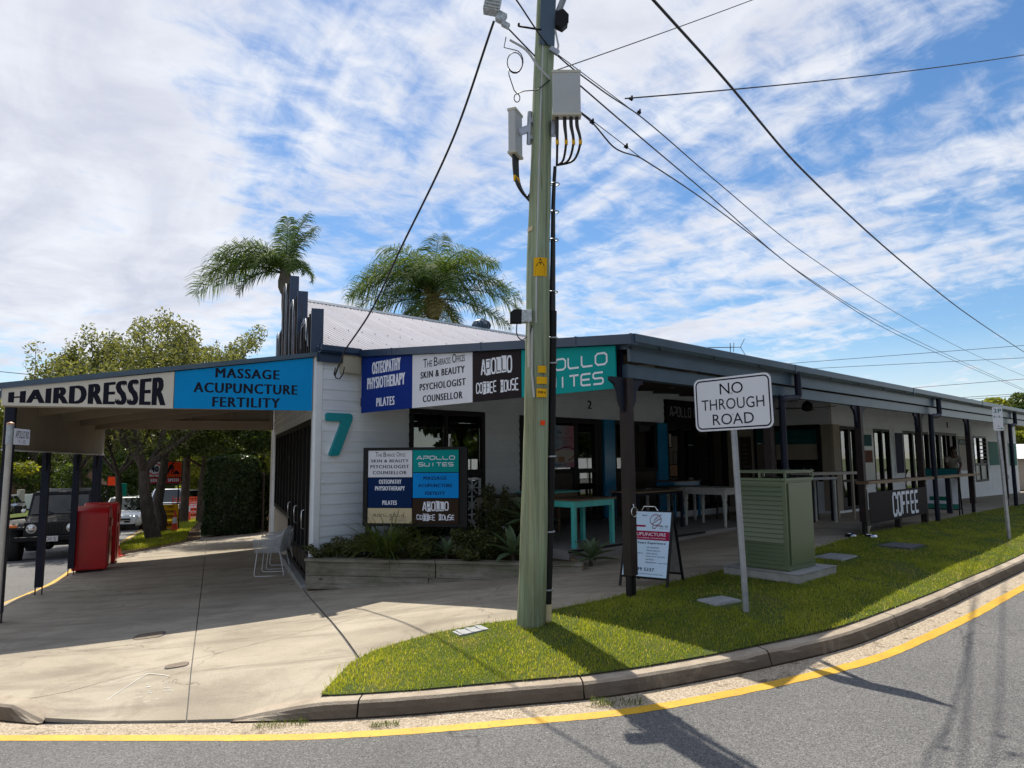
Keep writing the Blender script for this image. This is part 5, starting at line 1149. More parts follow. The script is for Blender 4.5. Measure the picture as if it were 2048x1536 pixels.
vf = lambda a, z, k: W_vend(a, 0.0225+0.0015*k, z)
stamped(sb, vf, 3.24, 3.86, 2.83, 3.05, 'APOLLO', flips=(1, 3, 4)); stamped(sb, vf, 3.14, 3.98, 2.58, 2.74, 'COFFEE HOUSE', flips=(2, 3, 7))
sb = board('sign_board', 'teal verandah board reading APOLLO SUITES, nearest the corner post', 'sign_teal', W_vend, 4.03, 5.54, 2.48, ztv(4.03), ztv(5.54), group=G1)
ribbon(sb, stroke_word('APOLLO', 4.20, 5.42, 2.77, 2.90), lambda a, z: W_vend(a, 0.0225, z), 0.022, 'ink_white')
ribbon(sb, stroke_word('SUITES', 4.30, 5.36, 2.55, 2.68), lambda a, z: W_vend(a, 0.0225, z), 0.022, 'ink_white')
# boards on the awning end
W_aend = lambda b, d, z: W_left(-0.025-d, b, z)
zs = lambda b: 3.365-(3.365-2.725)*b/AB
sb = board('sign_board', 'bright blue awning board reading MASSAGE ACUPUNCTURE FERTILITY', 'sign_blue', W_aend, 0.05, 2.06, 2.495, zs(.05), zs(2.06))
def atext(t_, s, b0, b1, z0, z1, mat): return text_on(t_, s, lambda a, z: W_aend(a, 0.0225, z), b0, b1, z0, z1, mat)
for s, b0, b1, z0, z1 in (('MASSAGE', 1.50, 0.56, 2.98, 3.13), ('ACUPUNCTURE', 1.80, 0.28, 2.745, 2.90), ('FERTILITY', 1.53, 0.54, 2.53, 2.68)): atext(sb, s, b0, b1, z0, z1, 'ink_black')
sb = board('sign_board', 'cream tapering awning board reading HAIRDRESSER in large black letters', 'sign_cream', W_aend, 2.07, 4.22, 2.49, zs(2.07), zs(4.22))
def hair_fn(b, y):
    zl = 2.53; zh = zs(b)-0.058; return W_aend(b, 0.0225, zl+(zh-zl)*y/0.38)
text_on(sb, 'HAIRDRESSER', hair_fn, 4.14, 2.17, 0.0, 0.38, 'ink_black')
for b in (2.12, 2.16): pass
# coffee house head board lettering on the long wall
sb = board('sign_board', 'black board over the folding doors reading APOLLO COFFEE HOUSE', 'sign_black', W_long, 9.90, 12.98, 2.60, 3.21, 3.21); 
sb.location = (sb.location.x+VV.x*0.053, sb.location.y+VV.y*0.053, 0)
ribbon(sb, stroke_word('APOLLO', 10.06, 11.05, 2.78, 3.02, gap=0.4)+stroke_word('COFFEE', 11.22, 12.2, 2.78, 3.02, gap=0.4), lambda a, z: W_long(a, 0.0225, z), 0.032, 'ink_grey')
# wall numerals
nm = thing('wall_numeral', 'big teal numeral 7 on the pale corner wall', 'numeral', BZ, RB)
cen = [(0.20, 2.33), (0.46, 2.33)]
def seven(k):  # outline in (a,z)
    return [(0.155, 2.345), (0.14, 2.365), (0.14, 2.445), (0.165, 2.470), (0.585, 2.470), (0.620, 2.450), (0.632, 2.41), (0.625, 2.36), (0.395, 1.80), (0.375, 1.775), (0.235, 1.770), (0.215, 1.79), (0.22, 1.825), (0.425, 2.335), (0.16, 2.337)]
m = MB(); m.prism(seven(0), lambda a, z, t_: W_long(0.02+a*1.0, 0.05+t_, z), 0.0, 0.045); m.build('face', M['teal_paint'], nm, bevel=0.004)
m = MB(); m.prism([(a+0.008*(1 if a > .4 else -1), z+0.006) for a, z in seven(0)], lambda a, z, t_: W_long(0.02+a, 0.02+t_, z), 0.0, 0.028); m.build('backing', M['white_trim_paint'], nm)
m = MB(); m.box(0.16, 0.30, -0.03, -0.022, 1.80, 1.93); m.build('mounting_plate', M['white_trim_paint'], nm)
n2 = thing('wall_numeral', 'small black numeral 2 above the shaded door', 'numeral', BZ, RB); text_on(n2, '2', lambda a, z: W_long(a, 0.027, z), 6.80, 6.95, 2.83, 3.02, 'ink_black')
n2 = thing('wall_numeral', 'small black numeral 3 high on the far shaded wall', 'numeral', BZ, RB); text_on(n2, '3', lambda a, z: W_wing(a, 0.027, z), 19.5, 19.75, 2.70, 2.92, 'ink_black')
n2 = thing('wall_numeral', 'small black numeral 1 on the far wall beyond numeral 3', 'numeral', BZ, RB); text_on(n2, '1', lambda a, z: W_wing(a, 0.027, z), 23.1, 23.25, 2.68, 2.90, 'ink_brown')
# poster in the window
po = thing('window_poster', 'pink and blue massage and acupuncture poster in the window left of door 2', 'poster', BZ, RB)
for i in range(8):
    c = np.array([(0.10, 0.33, 0.55), (0.34, 0.36, 0.40), (0.45, 0.20, 0.27)]); f = i/7*2; k = min(1, int(f)); cc = c[k]+(c[k+1]-c[k])*(f-k)
    nmx = 'poster_tint_%d' % i; sheetpaint(nmx, tuple(cc)); panel(W_long, 5.46+i*0.105, 5.46+(i+1)*0.105, 1.50, 2.42, 0.028, 0.032, 'print', nmx, po)
panel(W_long, 5.47, 6.29, 1.62, 1.88, 0.033, 0.034, 'print', 'ink_cream', po); panel(W_long, 5.78, 5.98, 1.62, 1.74, 0.0345, 0.035, 'print', 'sign_tan', po)
m = MB(); m.prism([(5.58+0.10*math.cos(k*.5), 1.79+0.085*math.sin(k*.5)) for k in range(12)], lambda a, z, t_: W_long(a, 0.0345+t_, z), 0, 0.001); m.build('print', M['sign_tan'], po)
ribbon(po, [[(5.46, 1.86), (5.7, 1.87), (5.95, 1.94), (6.15, 1.95), (6.29, 1.90)], [(6.1, 1.66), (6.2, 1.68), (6.29, 1.76)]], lambda a, z: W_long(a, 0.036, z), 0.025, 'ink_crimson')
ribbon(po, [[(6.06+0.055*math.cos(k*.52), 2.29+0.07*math.sin(k*.52)) for k in range(13)]], lambda a, z: W_long(a, 0.036, z), 0.008, 'ink_crimson')
text_on(po, 'MASSAGE & ACUPUNCTURE', lambda a, z: W_long(a, 0.036, z), 5.50, 6.24, 2.12, 2.17, 'ink_crimson', 0.0); text_on(po, 'Ph 3299 5337', lambda a, z: W_long(a, 0.036, z), 5.68, 6.05, 1.535, 1.585, 'ink_navy', 0.0)
text_on(po, 'for life', lambda a, z: W_long(a, 0.036, z), 5.55, 5.9, 2.24, 2.31, 'ink_navy', 0.0)
for k in range(6):
    for a in (5.52, 5.90): panel(W_long, a, a+random.uniform(.14, .3), 2.085-k*0.032, 2.092-k*0.032, 0.0355, 0.036, 'print', 'ink_navy', po)
# boards on the far shopfronts
def wb_sign(label, a0, a1, z0, z1, mat, name='sign_board', d=0.03, frame=None):
    t_ = thing(name, label, 'sign', BZ, RB)
    if frame: panel(W_wing, a0-.08, a1+.08, z0-.10, z1+.10, d-.01, d, 'frame', frame, t_)
    panel(W_wing, a0, a1, z0, z1, d+.001, d+.012, 'panel', mat, t_); return t_
s_ = wb_sign('white panel with small teal and rust notices beside the glass doors', 14.95, 15.80, 0.95, 2.46, 'frosted_glass'); panel(W_wing, 15.0, 15.66, 1.98, 2.30, .043, .045, 'print', 'sign_deep_teal', s_); panel(W_wing, 15.0, 15.66, 1.52, 1.86, .043, .045, 'print', 'sign_rust', s_)
s_ = wb_sign('tall navy poster in a white frame beyond the glass doors', 17.62, 18.28, 1.18, 2.40, 'sign_purple', frame='white_trim_paint')
s_ = wb_sign('narrow framed dark panel between the far shopfronts', 20.95, 21.25, 1.0, 2.40, 'ink_dim', frame='white_trim_paint')
s_ = wb_sign('green headed directory panel behind the bending person', 24.4, 26.3, 1.14, 2.42, 'ink_cream'); panel(W_wing, 24.45, 26.25, 2.10, 2.30, .043, .045, 'print', 'sign_deep_teal', s_); panel(W_wing, 25.3, 26.2, 1.58, 1.80, .043, .045, 'print', 'sign_deep_teal', s_); text_on(s_, 'APOLLO SUITES', lambda a, z: W_wing(a, 0.047, z), 24.6, 26.1, 2.14, 2.26, 'ink_white', 0.0); panel(W_wing, 24.4, 26.35, 0.98, 1.12, .03, .05, 'frame', 'white_trim_paint', s_)
s_ = wb_sign('large grey green panel in a white frame right of the louvre window', 28.75, 31.0, 1.28, 2.26, 'sign_grey_green', frame='white_trim_paint')
s_ = wb_sign('narrow grey green panel at the far corner of the building', 32.3, 33.7, 1.22, 2.22, 'sign_grey_green', frame='white_trim_paint')
# teal servery banner
s_ = thing('servery_banner', 'dark teal banner across the coffee servery window', 'banner', BZ, RB); panel(W_perp, 1.46, 2.66, 2.03, 2.41, -0.045, -0.035, 'panel', 'sign_deep_teal', s_)
ribbon(s_, [[(1.68, 2.14), (2.40, 2.14), (2.40, 2.29), (1.68, 2.29), (1.68, 2.14)], [(2.04+0.04*math.cos(k*.7), 2.34+0.04*math.sin(k*.7)) for k in range(10)]], lambda a, z: W_perp(a, -0.0335, z), 0.008, 'sign_grey_green')
s_ = thing('menu_blackboard', 'tall chalk menu board left of the servery window', 'blackboard', BZ, RB)
panel(W_perp, 0.46, 0.78, 0.9, 2.25, 0.03, 0.06, 'board', 'timber_panel_dark', s_); panel(W_perp, 0.45, 0.47, 0.88, 2.28, 0.03, 0.075, 'frame', 'ink_dim', s_); panel(W_perp, 0.45, 0.80, 2.25, 2.28, 0.03, 0.075, 'frame', 'ink_dim', s_)
for k in range(9): panel(W_perp, 0.52, 0.52+random.uniform(.1, .22), 1.05+k*.12, 1.09+k*.12, 0.0605, 0.0615, 'chalk_line', 'ink_dim', s_)

# ================================================================== PLANTER AND ITS PLANTS
DA = 100.0; PD = Vector((math.sin(R(DA)), math.cos(R(DA)))); RP = math.atan2(PD.y, PD.x)      # front face runs along PD
PO = Vector((-3.20, 10.98)); pl = thing('planter_box', 'weathered timber sleeper planter box at the foot of the pale corner wall', 'planter', (PO.x, PO.y, 0), RP)
PLEN = 4.25; PT = 0.205
def sleeper(x0, x1, y0, y1, z0, z1, mat='weathered_timber', cut=None):
    m = MB(); 
    if cut: m.hexa([(x0, y0, cut[0]), (x1, y0, cut[1]), (x1, y1, cut[1]), (x0, y1, cut[0]), (x0, y0, z1), (x1, y0, z1), (x1, y1, z1), (x0, y1, z1)])
    else: m.box(x0, x1, y0, y1, z0, z1)
    return m.build('sleeper', M[mat], pl, bevel=0.005)
sleeper(0.0, 2.07, -0.03, 0.17, PT-0.045, PT); sleeper(2.08, PLEN, -0.03, 0.17, PT-0.045, PT)
sleeper(0.01, 2.07, 0.0, 0.05, PT-0.255, PT-0.050); sleeper(2.085, PLEN, 0.0, 0.05, PT-0.255, PT-0.050)
sleeper(0.01, 1.96, 0.002, 0.052, PT-0.46, PT-0.260); sleeper(1.97, 3.2, 0.004, 0.054, PT-0.46, PT-0.260, cut=(PT-.46, PT-.30))
sleeper(0.005, 0.055, 0.052, 0.40, PT-0.50, PT-0.05)
# right-hand return, newer timber, running back to the slab
q = Vector((PLEN, 0)); e1 = Vector(bw(2.75, 3.02)); pr = Vector(((e1-PO).dot(PD), (e1-PO).dot(Vector((-PD.y, PD.x)))))
m = MB()
for z0_, z1_ in ((PT-.30, PT-.155), (PT-.15, PT-.005)):
    m = MB(); m.bar((PLEN+.0, 0.02, (z0_+z1_)/2), (pr.x-.0, pr.y, (z0_+z1_)/2), 0.05, z1_-z0_); m.build('sleeper', M['newer_timber'], pl, bevel=0.004)
m = MB(); m.prism([(0.05, 0.05), (PLEN, 0.05), (pr.x, pr.y), (2.6, 2.6), (0.1, 0.35)], lambda a, b, z: (a, b, z), PT-0.5, PT-0.05); m.build('soil', M['leaf_litter_soil'], pl)
for x_ in (0.05, 1.98, 2.16): 
    for z_ in (PT-.09, PT-.21): m = MB(); m.cbox((x_, -0.002, z_), (0.012, 0.006, 0.012)); m.build('bolt', M['black_metal'], pl)
def pw(a, b): p = PO+PD*a+Vector((-PD.y, PD.x))*b; return p.x, p.y
# ---- leaf makers
def leaf_ribbon(root, az, el0, L, w, droop, n=5, fold=0.15, curl=0.0, twist=0.0):
    """returns verts, quads for one long leaf with a centre fold"""
    p = Vector(root); el = el0; vs = []; a = az
    for i in range(n+1):
        t_ = i/n; ww = w*(math.sin(math.pi*min(1, 0.12+t_*0.95))**0.6 if i < n else 0.02)
        d = Vector((math.cos(a)*math.cos(el), math.sin(a)*math.cos(el), math.sin(el))); s = Vector((-math.sin(a+twist), math.cos(a+twist), 0))
        up = s.cross(d)*-1
        vs += [p+s*ww/2+up*fold*ww, p.copy(), p-s*ww/2+up*fold*ww]
        p = p+d*L/n; el -= droop/n; a += curl/n
    fs = []
    for i in range(n): fs += [(3*i, 3*i+1, 3*i+4, 3*i+3), (3*i+1, 3*i+2, 3*i+5, 3*i+4)]
    return vs, fs
def strappy(name, label, cat, x, y, z, n, L, w, seed, mat='strap_leaf', group=None, lean=None):
    random.seed(seed); t_ = thing(name, label, cat, (x, y, z), random.uniform(0, 6)); m = MB()
    for i in range(n):
        a = random.uniform(0, 6.28); v, f = leaf_ribbon((random.uniform(-.09, .09), random.uniform(-.09, .09), 0), a, random.uniform(0.65, 1.45), L*random.uniform(.55, 1.12), w*random.uniform(.7, 1.2), random.uniform(0.5, 1.9), 6, 0.2)
        m.add(v, f, 0, True)
    m.build('leaves', M[mat], t_, kind='stuff'); return t_
strappy('grass_clump', 'tall strappy grass clump in front of the left half of the directory sign', 'plant', *pw(1.22, 0.24), 0.14, 340, .98, 0.017, 3)
strappy('grass_clump', 'smaller loose strappy clump under the middle of the directory sign', 'plant', *pw(1.80, 0.26), 0.14, 130, 0.66, 0.015, 4)
def agave(label, x, y, z, s, n, seed, stem=0.10):
    random.seed(seed); t_ = thing('agave', label, 'plant', (x, y, z), random.uniform(0, 6), 'soft leaved agaves in the planter')
    m = MB(); m.tube([(0, 0, -0.05), (0, 0, stem)], [0.05*s+.01, 0.035*s+.01], 8); m.build('stem', M['bark'], t_)
    for i in range(n):
        a = i*2.4+random.uniform(-.15, .15); f_ = i/n; el = -0.15+1.45*f_
        v, f = leaf_ribbon((math.cos(a)*.02, math.sin(a)*.02, stem-0.03+0.07*f_), a, el, s*random.uniform(.85, 1.1)*(1-.35*f_*f_), s*0.235, random.uniform(0.1, 0.5)*(1-f_), 6, 0.30)
        m = MB(); m.add(v, f, 0, True); m.build('leaf', M['agave_leaf'], t_)
agave('small green agave under the coffee house panel of the directory sign', *pw(2.15, 0.34), 0.17, 0.36, 15, 1)
agave('large agave spilling over the planter front just left of the power pole', *pw(3.20, 0.30), 0.20, 0.52, 18, 2)
agave('tall agave rosette standing behind the large one beside the power pole', *pw(3.35, 0.85), 0.34, 0.55, 17, 3, 0.42)
agave('agave at the right end of the planter below the turquoise table', *pw(4.35, 0.42), 0.13, 0.42, 17, 4)
def leafcloud(name, mat, par, C_, Rr, n, size, seed, kind='stuff', elong=2.2, flat_=0.0, label=None, shell=0.0):
    """C_: list of clump centres, Rr: radii; leaves as folded rhombs, random facing"""
    r = np.random.default_rng(seed); C_ = np.array(C_, float); Rr = np.array(Rr, float)
    if Rr.ndim == 1: Rr = Rr[:, None]*np.ones(3)
    w = np.prod(Rr, axis=1)**0.8; k = r.choice(len(C_), n, p=w/w.sum())
    d = r.normal(0, 1, (n, 3)); d /= np.linalg.norm(d, axis=1)[:, None]; rad = r.uniform(0, 1, n)**(1/3)
    if shell > 0: rad = 1-(1-rad)*(1-shell)
    P = C_[k]+d*rad[:, None]*Rr[k]
    a = r.normal(0, 1, (n, 3)); a[:, 2] *= (1-flat_); a /= np.linalg.norm(a, axis=1)[:, None]
    b = np.cross(a, r.normal(0, 1, (n, 3))); b /= np.linalg.norm(b, axis=1)[:, None]
    s = size*r.uniform(.6, 1.4, n)[:, None]
    V = np.stack([P-a*s*elong/2, P+b*s/2, P+a*s*elong/2, P-b*s/2], 1)
    F = np.arange(n*4).reshape(-1, 4)
    return fast_mesh(name, V.reshape(-1, 3), F, M[mat], par, kind, label)
def shrub(label, x, y, z, h, w, n, seed, mat='shrub_leaf', size=0.022, group=None, name='shrub'):
    random.seed(seed); t_ = thing(name, label, 'shrub', (x, y, z), 0, group); m = MB(); C_ = []; Rr = []
    for i in range(7):
        a = random.uniform(0, 6.28); e = Vector((math.cos(a)*w*random.uniform(.1, .5), math.sin(a)*w*random.uniform(.1, .5), h*random.uniform(.55, 1.0)))
        pts = [Vector((0, 0, -.02)), e*0.45+Vector((random.uniform(-.04, .04), random.uniform(-.04, .04), 0)), e]; m.tube(pts, [0.010, 0.007, 0.003], 5)
        for q in (0.4, 0.6, 0.8, 1.0): C_.append(e*q); Rr.append((w*.16, w*.16, h*.14))
    m.build('stems', M['bark'], t_); leafcloud('leaves', mat, t_, C_, Rr, n, size, seed); return t_
GS = 'dark small-leaved shrubs in the planter'
shrub('low shrub at the left end of the planter against the corner wall', *pw(0.55, 0.35), .14, .42, .95, 3200, 21, group=GS)
shrub('low creeping shrub left of the strappy grass clump', *pw(0.20, 0.25), .14, .24, .6, 1800, 22, group=GS)
shrub('bushy shrub under the right half of the directory sign', *pw(2.45, 0.42), .14, .58, .9, 4600, 23, group=GS)
shrub('tall upright shrub just right of the directory sign', *pw(2.75, 0.95), .14, 1.05, .55, 3200, 24, group=GS)
shrub('second upright shrub behind the large agave', *pw(3.05, 1.20), .14, 1.0, .6, 3000, 25, group=GS)
shrub('low shrub between the grass clump and the small agave', *pw(1.70, 0.30), .14, .38, .8, 3000, 26, group=GS)
shrub('low dark shrub in front of the small agave', *pw(2.60, 0.25), .14, .36, .8, 3000, 27, group=GS)
shrub('dense dark shrub behind the posts of the directory sign', *pw(1.5, .95), .14, .60, 1.3, 5200, 28, group=GS)
shrub('dense low shrub between the large agave and the sign', *pw(2.85, 0.45), .14, .42, .8, 3200, 29, group=GS)
# directory sign on two posts
ds = thing('directory_sign', 'six panel directory board on posts standing in the planter', 'sign', (-2.385, 11.268, -.071), RP); ds.scale = (1.042,)*3
DW = 1.635; m = MB()
m.box(0, .07, -.01, .06, .70, 1.885); m.box(DW-.07, DW, -.01, .06, .70, 1.885); m.box(.07, DW-.07, -.01, .06, 1.845, 1.885); m.box(.07, DW-.07, -.01, .06, .70, .74); m.box(0.07, DW-.07, .03, .055, .74, 1.845); m.build('frame', M['black_metal'], ds)
for x_ in (0.02, DW-.09): m = MB(); m.box(x_, x_+.07, .062, .13, .12, 1.80); m.build('post', M['black_metal'], ds)
def dpanel(x0, x1, z0, z1, mat): m = MB(); m.box(x0, x1, .004, .028, z0, z1); return m.build('panel', M[mat], ds)
dt = lambda s, x0, x1, z0, z1, mat, bold=0.035: text_on(ds, s, lambda a, z: (a, 0.0025, z), x0, x1, z0, z1, mat, bold)
xa, xb, xc, xd = .075, .775, .79, 1.50
dpanel(xa, xb, 1.435, 1.84, 'sign_white'); dpanel(xa, xb, .98, 1.425, 'sign_navy'); dpanel(xa, xb, .745, .97, 'sign_sand')
dpanel(xc, xd, 1.51, 1.845, 'sign_teal'); dpanel(xc, xd, 1.125, 1.498, 'sign_sky'); dpanel(xc, xd, .745, 1.113, 'sign_dark_brown')
def caps(fnn, x0, x1, z0, h):
    w = x1-x0
    for s, p, q_, k in (('T', 0, .09, 1), ('HE', .10, .22, .7), ('B', .27, .36, 1), ('ARRACKS', .37, .66, .7), ('O', .71, .80, 1), ('FFICES', .81, 1.0, .7)): fnn(s, x0+w*p, x0+w*q_, z0, z0+h*k)
caps(lambda s, a, b, c, d: dt(s, a, b, c, d, 'ink_black', 0.02), .19, .67, 1.745, .07)
dt('SKIN & BEAUTY', .12, .72, 1.66, 1.705, 'ink_black'); dt('PSYCHOLOGIST', .11, .73, 1.57, 1.62, 'ink_black'); dt('COUNSELLOR', .15, .69, 1.48, 1.53, 'ink_black')
dt('OSTEOPATHY', .25, .61, 1.335, 1.40, 'ink_white'); dt('PHYSIOTHERAPY', .19, .665, 1.235, 1.30, 'ink_white'); dt('PILATES', .31, .54, 1.02, 1.085, 'ink_white')
ribbon(ds, stroke_word('marigold', .16, .66, .84, .92, 0.2), lambda a, z: (a, 0.0025, z), .006, 'ink_brown'); dt('essentials', .58, .68, .815, .828, 'ink_brown', 0.0); dt('@marigold', .50, .68, .785, .803, 'ink_brown', 0.0)
ribbon(ds, stroke_word('APOLLO', .85, 1.44, 1.70, 1.75), lambda a, z: (a, 0.0025, z), .011, 'ink_white'); ribbon(ds, stroke_word('SUITES', .88, 1.42, 1.60, 1.65), lambda a, z: (a, 0.0025, z), .011, 'ink_white')
dt('MASSAGE', .955, 1.32, 1.395, 1.445, 'ink_navy'); dt('ACUPUNCTURE', .875, 1.405, 1.285, 1.335, 'ink_navy'); dt('FERTILITY', .985, 1.29, 1.17, 1.22, 'ink_navy')
df = lambda a, z, k: (a, 0.0025-0.001*k, z)
stamped(ds, df, .94, 1.35, .93, 1.07, 'APOLLO', flips=(1, 3, 4), inv='sign_dark_brown'); stamped(ds, df, .85, 1.44, .79, .88, 'COFFEE HOUSE', flips=(2, 3, 7), inv='sign_dark_brown')

# ================================================================== POWER POLE, EQUIPMENT, WIRES
PX, PY = 0.165, 7.0; pz = G(PX, PY)-0.02
def pc(z): return (PX+(z-0.1)*0.0345+ (0.010*math.sin(z*1.1)), PY)       # pole leans to the right
pole = thing('power_pole', 'tall green treated timber power pole leaning slightly right on the grass', 'power pole', (PX, PY, pz))
m = MB(); pts = []; rad = []
for i in range(46):
    z = 0.0+i*0.2; c = pc(z+pz); pts.append((c[0]-PX, 0, z)); rad.append(0.136-0.0060*z+0.003*math.sin(z*2.3)+(0.006 if z < .2 else 0))
m.tube(pts, rad, 48)
m.v = [(x*(1+.022*math.sin(5*math.atan2(y, x-(pc(z+pz)[0]-PX))+z*.9)*0+0)+.0032*math.sin(z*3.1+4*math.atan2(y, x))+.0022*math.sin(z*7.7+9*math.atan2(y, x)), y+.0030*math.sin(z*2.7+7*math.atan2(y, x)), z) for x, y, z in m.v]; m.build('pole_shaft', M['green_treated_pole'], pole)
def pt(x, z, dy=0.0):   # pole frame point at height z (world)
    c = pc(z); return (c[0]-PX+x, dy, z-pz)
# black conduit strapped on the right rear, thinner cable above
m = MB(); m.tube([pt(0.155, z, .05) for z in (0.28, .6, 1.2, 1.8, 2.4, 3.0, 3.2)], 0.042, 12); m.build('conduit', M['black_plastic'], pole)
m = MB(); m.tube([pt(0.155, z, .05) for z in (0.05, 0.285)], 0.045, 12); m.build('conduit_foot', M['sign_sand'], pole)
m = MB(); m.tube([pt(0.150, 3.2, .05), pt(.148, 3.9, .05), pt(.142, 4.3, .04), pt(.145, 4.55, .03), pt(.15, 4.72, .0)], [.034, .026, .022, .020, .018], 10); m.build('cable', M['cable_black'], pole)
for z in (0.42, 0.98, 1.72, 2.66, 2.92, 3.4, 3.95, 4.25, 4.55):
    m = MB(); m.tube([pt(.155+.048*math.cos(a), z, .05+.048*math.sin(a)) for a in [k*math.pi/8 for k in range(17)]], 0.006 if z > 3 else .010, 6, caps=False); m.build('strap', M['galvanised'], pole)
m = MB(); m.tube([pt(-0.02, z, -0.128+0.0055*(z)) for z in (3.05, 3.6, 4.4, 5.2, 6.0, 7.2)], 0.011, 8); m.build('earth_cable', M['box_grey'], pole)
m = MB(); m.tube([pt(-.03, 2.3, -.13), pt(-.055, 2.55, -.12), pt(-.06, 3.0, -.11)], 0.011, 8); m.build('earth_cable', M['box_grey'], pole)
for z in (3.35, 4.1, 4.75, 5.5, 6.1): m = MB(); m.cbox(pt(-0.02, z, -.112+.0055*z), (0.05, .02, .012)); m.build('clip', M['galvanised'], pole)
# tags
def tag_plate(x, z, w, h, mat, name='warning_tag', yy=None):
    c = pt(x, z, 0); rr_ = 0.134-0.006*z+.004; n = 5; m = MB(); vs = []
    for i in range(n+1):
        xx = x-w/2+w*i/n; y_ = -math.sqrt(max(0, rr_**2-xx**2))-.010
        vs += [pt(xx, z-h/2, y_), pt(xx, z+h/2, y_)]
    m.add(vs, [(2*i, 2*i+2, 2*i+3, 2*i+1) for i in range(n)]); p_ = m.build(name, M[mat], pole)
    return lambda a, b: pt(x-w/2+a*w, z-h/2+b*h, -math.sqrt(max(0, rr_**2-(x-w/2+a*w)**2))-.0115)
f_ = tag_plate(0.015, 3.62, .135, .19, 'sign_yellow'); ribbon(pole, [[(.2, .55), (.5, .93), (.8, .55), (.2, .55)]], f_, .05, 'ink_black'); ribbon(pole, [[(.5, .6), (.5, .78)], [(.4, .72), (.6, .72)]], f_, .04, 'ink_black')
for k in range(6): ribbon(pole, [[(.12, .45-.07*k), (.88, .45-.07*k)]], f_, .025, 'ink_brown')
for z, hh in ((2.58, .07), (2.47, .07), (2.345, .085)):
    f_ = tag_plate(.045, z, .085 if z > 2.5 else .105, hh, 'sign_yellow')
    if z < 2.4: text_on(pole, 'TYPE A', f_, .1, .9, .42, .68, 'ink_brown')
    for k in ((.2, .8) if z < 2.4 else (.25, .5, .75)): ribbon(pole, [[(.12, k), (.88, k)]], f_, .06, 'ink_brown')
f_ = tag_plate(-.095, 4.03, .05, .045, 'sign_sand', 'tag'); f_ = tag_plate(.06, 2.05, .045, .045, 'sign_orange', 'reflector')
# speckled junction box with black hood at the left
m = MB(); m.cbox(pt(-.115, 3.115, -.10), (.105, .10, .125)); m.build('junction_box', M['speckle_grey'], pole, bevel=.004)
m = MB(); m.prism([(-.06, -.06), (.045, -.06), (.045, .06), (-.025, .06), (-.06, .03)], lambda a, b, t_: pt(-.215+a, 3.115+b, -.10+t_), -.05, .05); m.build('hood', M['black_plastic'], pole, bevel=.006)
m = MB(); m.stube([pt(-.21, 3.06, -.1), pt(-.21, 2.94, -.1), pt(-.16, 2.88, -.1), pt(-.09, 2.93, -.12), pt(-.06, 3.02, -.13)], .006, 6); m.build('cable', M['cable_black'], pole)
m = MB(); m.tube([pt(-.095, 3.05, -.13), pt(-.09, 2.75, -.14), pt(-.085, 2.6, -.14)], .012, 6); m.build('conduit', M['box_cream'], pole)
# panel antennas
def antenna(cx, cz, dy, w, h, d, rz, nc, leftside=False):
    m = MB(); M4 = Matrix.Translation(pt(cx, cz, dy)) @ Matrix.Rotation(rz, 4, 'Z')
    m.hexa([M4 @ Vector(p) for p in [(-w/2, -d/2, -h/2), (w/2, -d/2, -h/2), (w/2, d/2, -h/2), (-w/2, d/2, -h/2), (-w/2, -d/2, h/2), (w/2, -d/2, h/2), (w/2, d/2, h/2), (-w/2, d/2, h/2)]])
    a_ = m.build('antenna_panel', M['box_grey'], pole, bevel=.012)
    for z0_ in (-h/2-.008, h/2-.02):
        m = MB(); m.hexa([M4 @ Vector((x*(w/2+.006), y*(d/2+.006), z0_+zz)) for zz in (0, .028) for x, y in ((-1, -1), (1, -1), (1, 1), (-1, 1))]); m.build('end_cap', M['box_cream'], a_, bevel=.004)
    return M4
m4 = antenna(.235, 5.41, -.17, .285, .47, .10, 0.0, 4)
for i, xo in enumerate((-.10, -.02, .045, .105)):
    p0 = m4 @ Vector((xo, 0, -.235)); e = Vector(pt(.165, 4.72, -.03)); mid = p0+Vector((0.01*i, 0, -.27)); mid2 = Vector((p0.x*.55+e.x*.45+.02*i, p0.y*.5, e.z+.03))
    m = MB(); m.stube([p0, p0+Vector((0, 0, -.10)), mid, mid2, e], [.019, .019, .013, .012, .012], 8); m.build('feeder_cable', M['cable_black'], pole)
    m = MB(); q_ = p0.lerp(mid, 0.99); m.tube([q_+Vector((0, 0, .03)), q_-Vector((-.002, 0, .03))], .0165, 8); m.build('yellow_tag', M['sign_yellow'], pole)
m4 = antenna(-.275, 5.06, -.03, .20, .47, .085, R(68), 3)
for i, xo in enumerate((-.05, .0, .05)):
    p0 = m4 @ Vector((xo, 0, -.235)); e = Vector(pt(-.09, 4.44-.025*i, -.02)); m = MB()
    m.stube([p0, p0+Vector((0, 0, -.1)), p0+Vector((.01, 0, -.24)), p0+Vector((.05, 0, -.36)), Vector((p0.x+.13, 0, e.z-.045)), e], [.017, .017, .014, .013, .013, .013], 8); m.build('feeder_cable', M['cable_black'], pole)
    m = MB(); q_ = p0+Vector((.01, 0, -.26)); m.tube([q_+Vector((0, 0, .03)), q_-Vector((-.002, 0, .03))], .0165, 8); m.build('yellow_tag', M['sign_yellow'], pole)
m = MB(); m.tube([pt(-.13, 4.95, -.03), pt(-.13, 5.30, -.03)], .026, 10); m.build('mount_tube', M['galvanised'], pole)
m = MB(); m.bar(pt(-.24, 5.08, -.03), pt(-.13, 5.12, -.03), .04, .07); m.bar(pt(-.13, 5.2, -.03), pt(-.06, 5.2, 0), .05, .04); m.bar(pt(-.13, 5.02, -.03), pt(-.06, 5.02, 0), .05, .04); m.build('mount_bracket', M['galvanised'], pole, kind='stuff')
m = MB(); m.cbox(pt(.12, 5.10, -.08), (.05, .06, .17)); m.build('mount_bracket', M['galvanised'], pole)
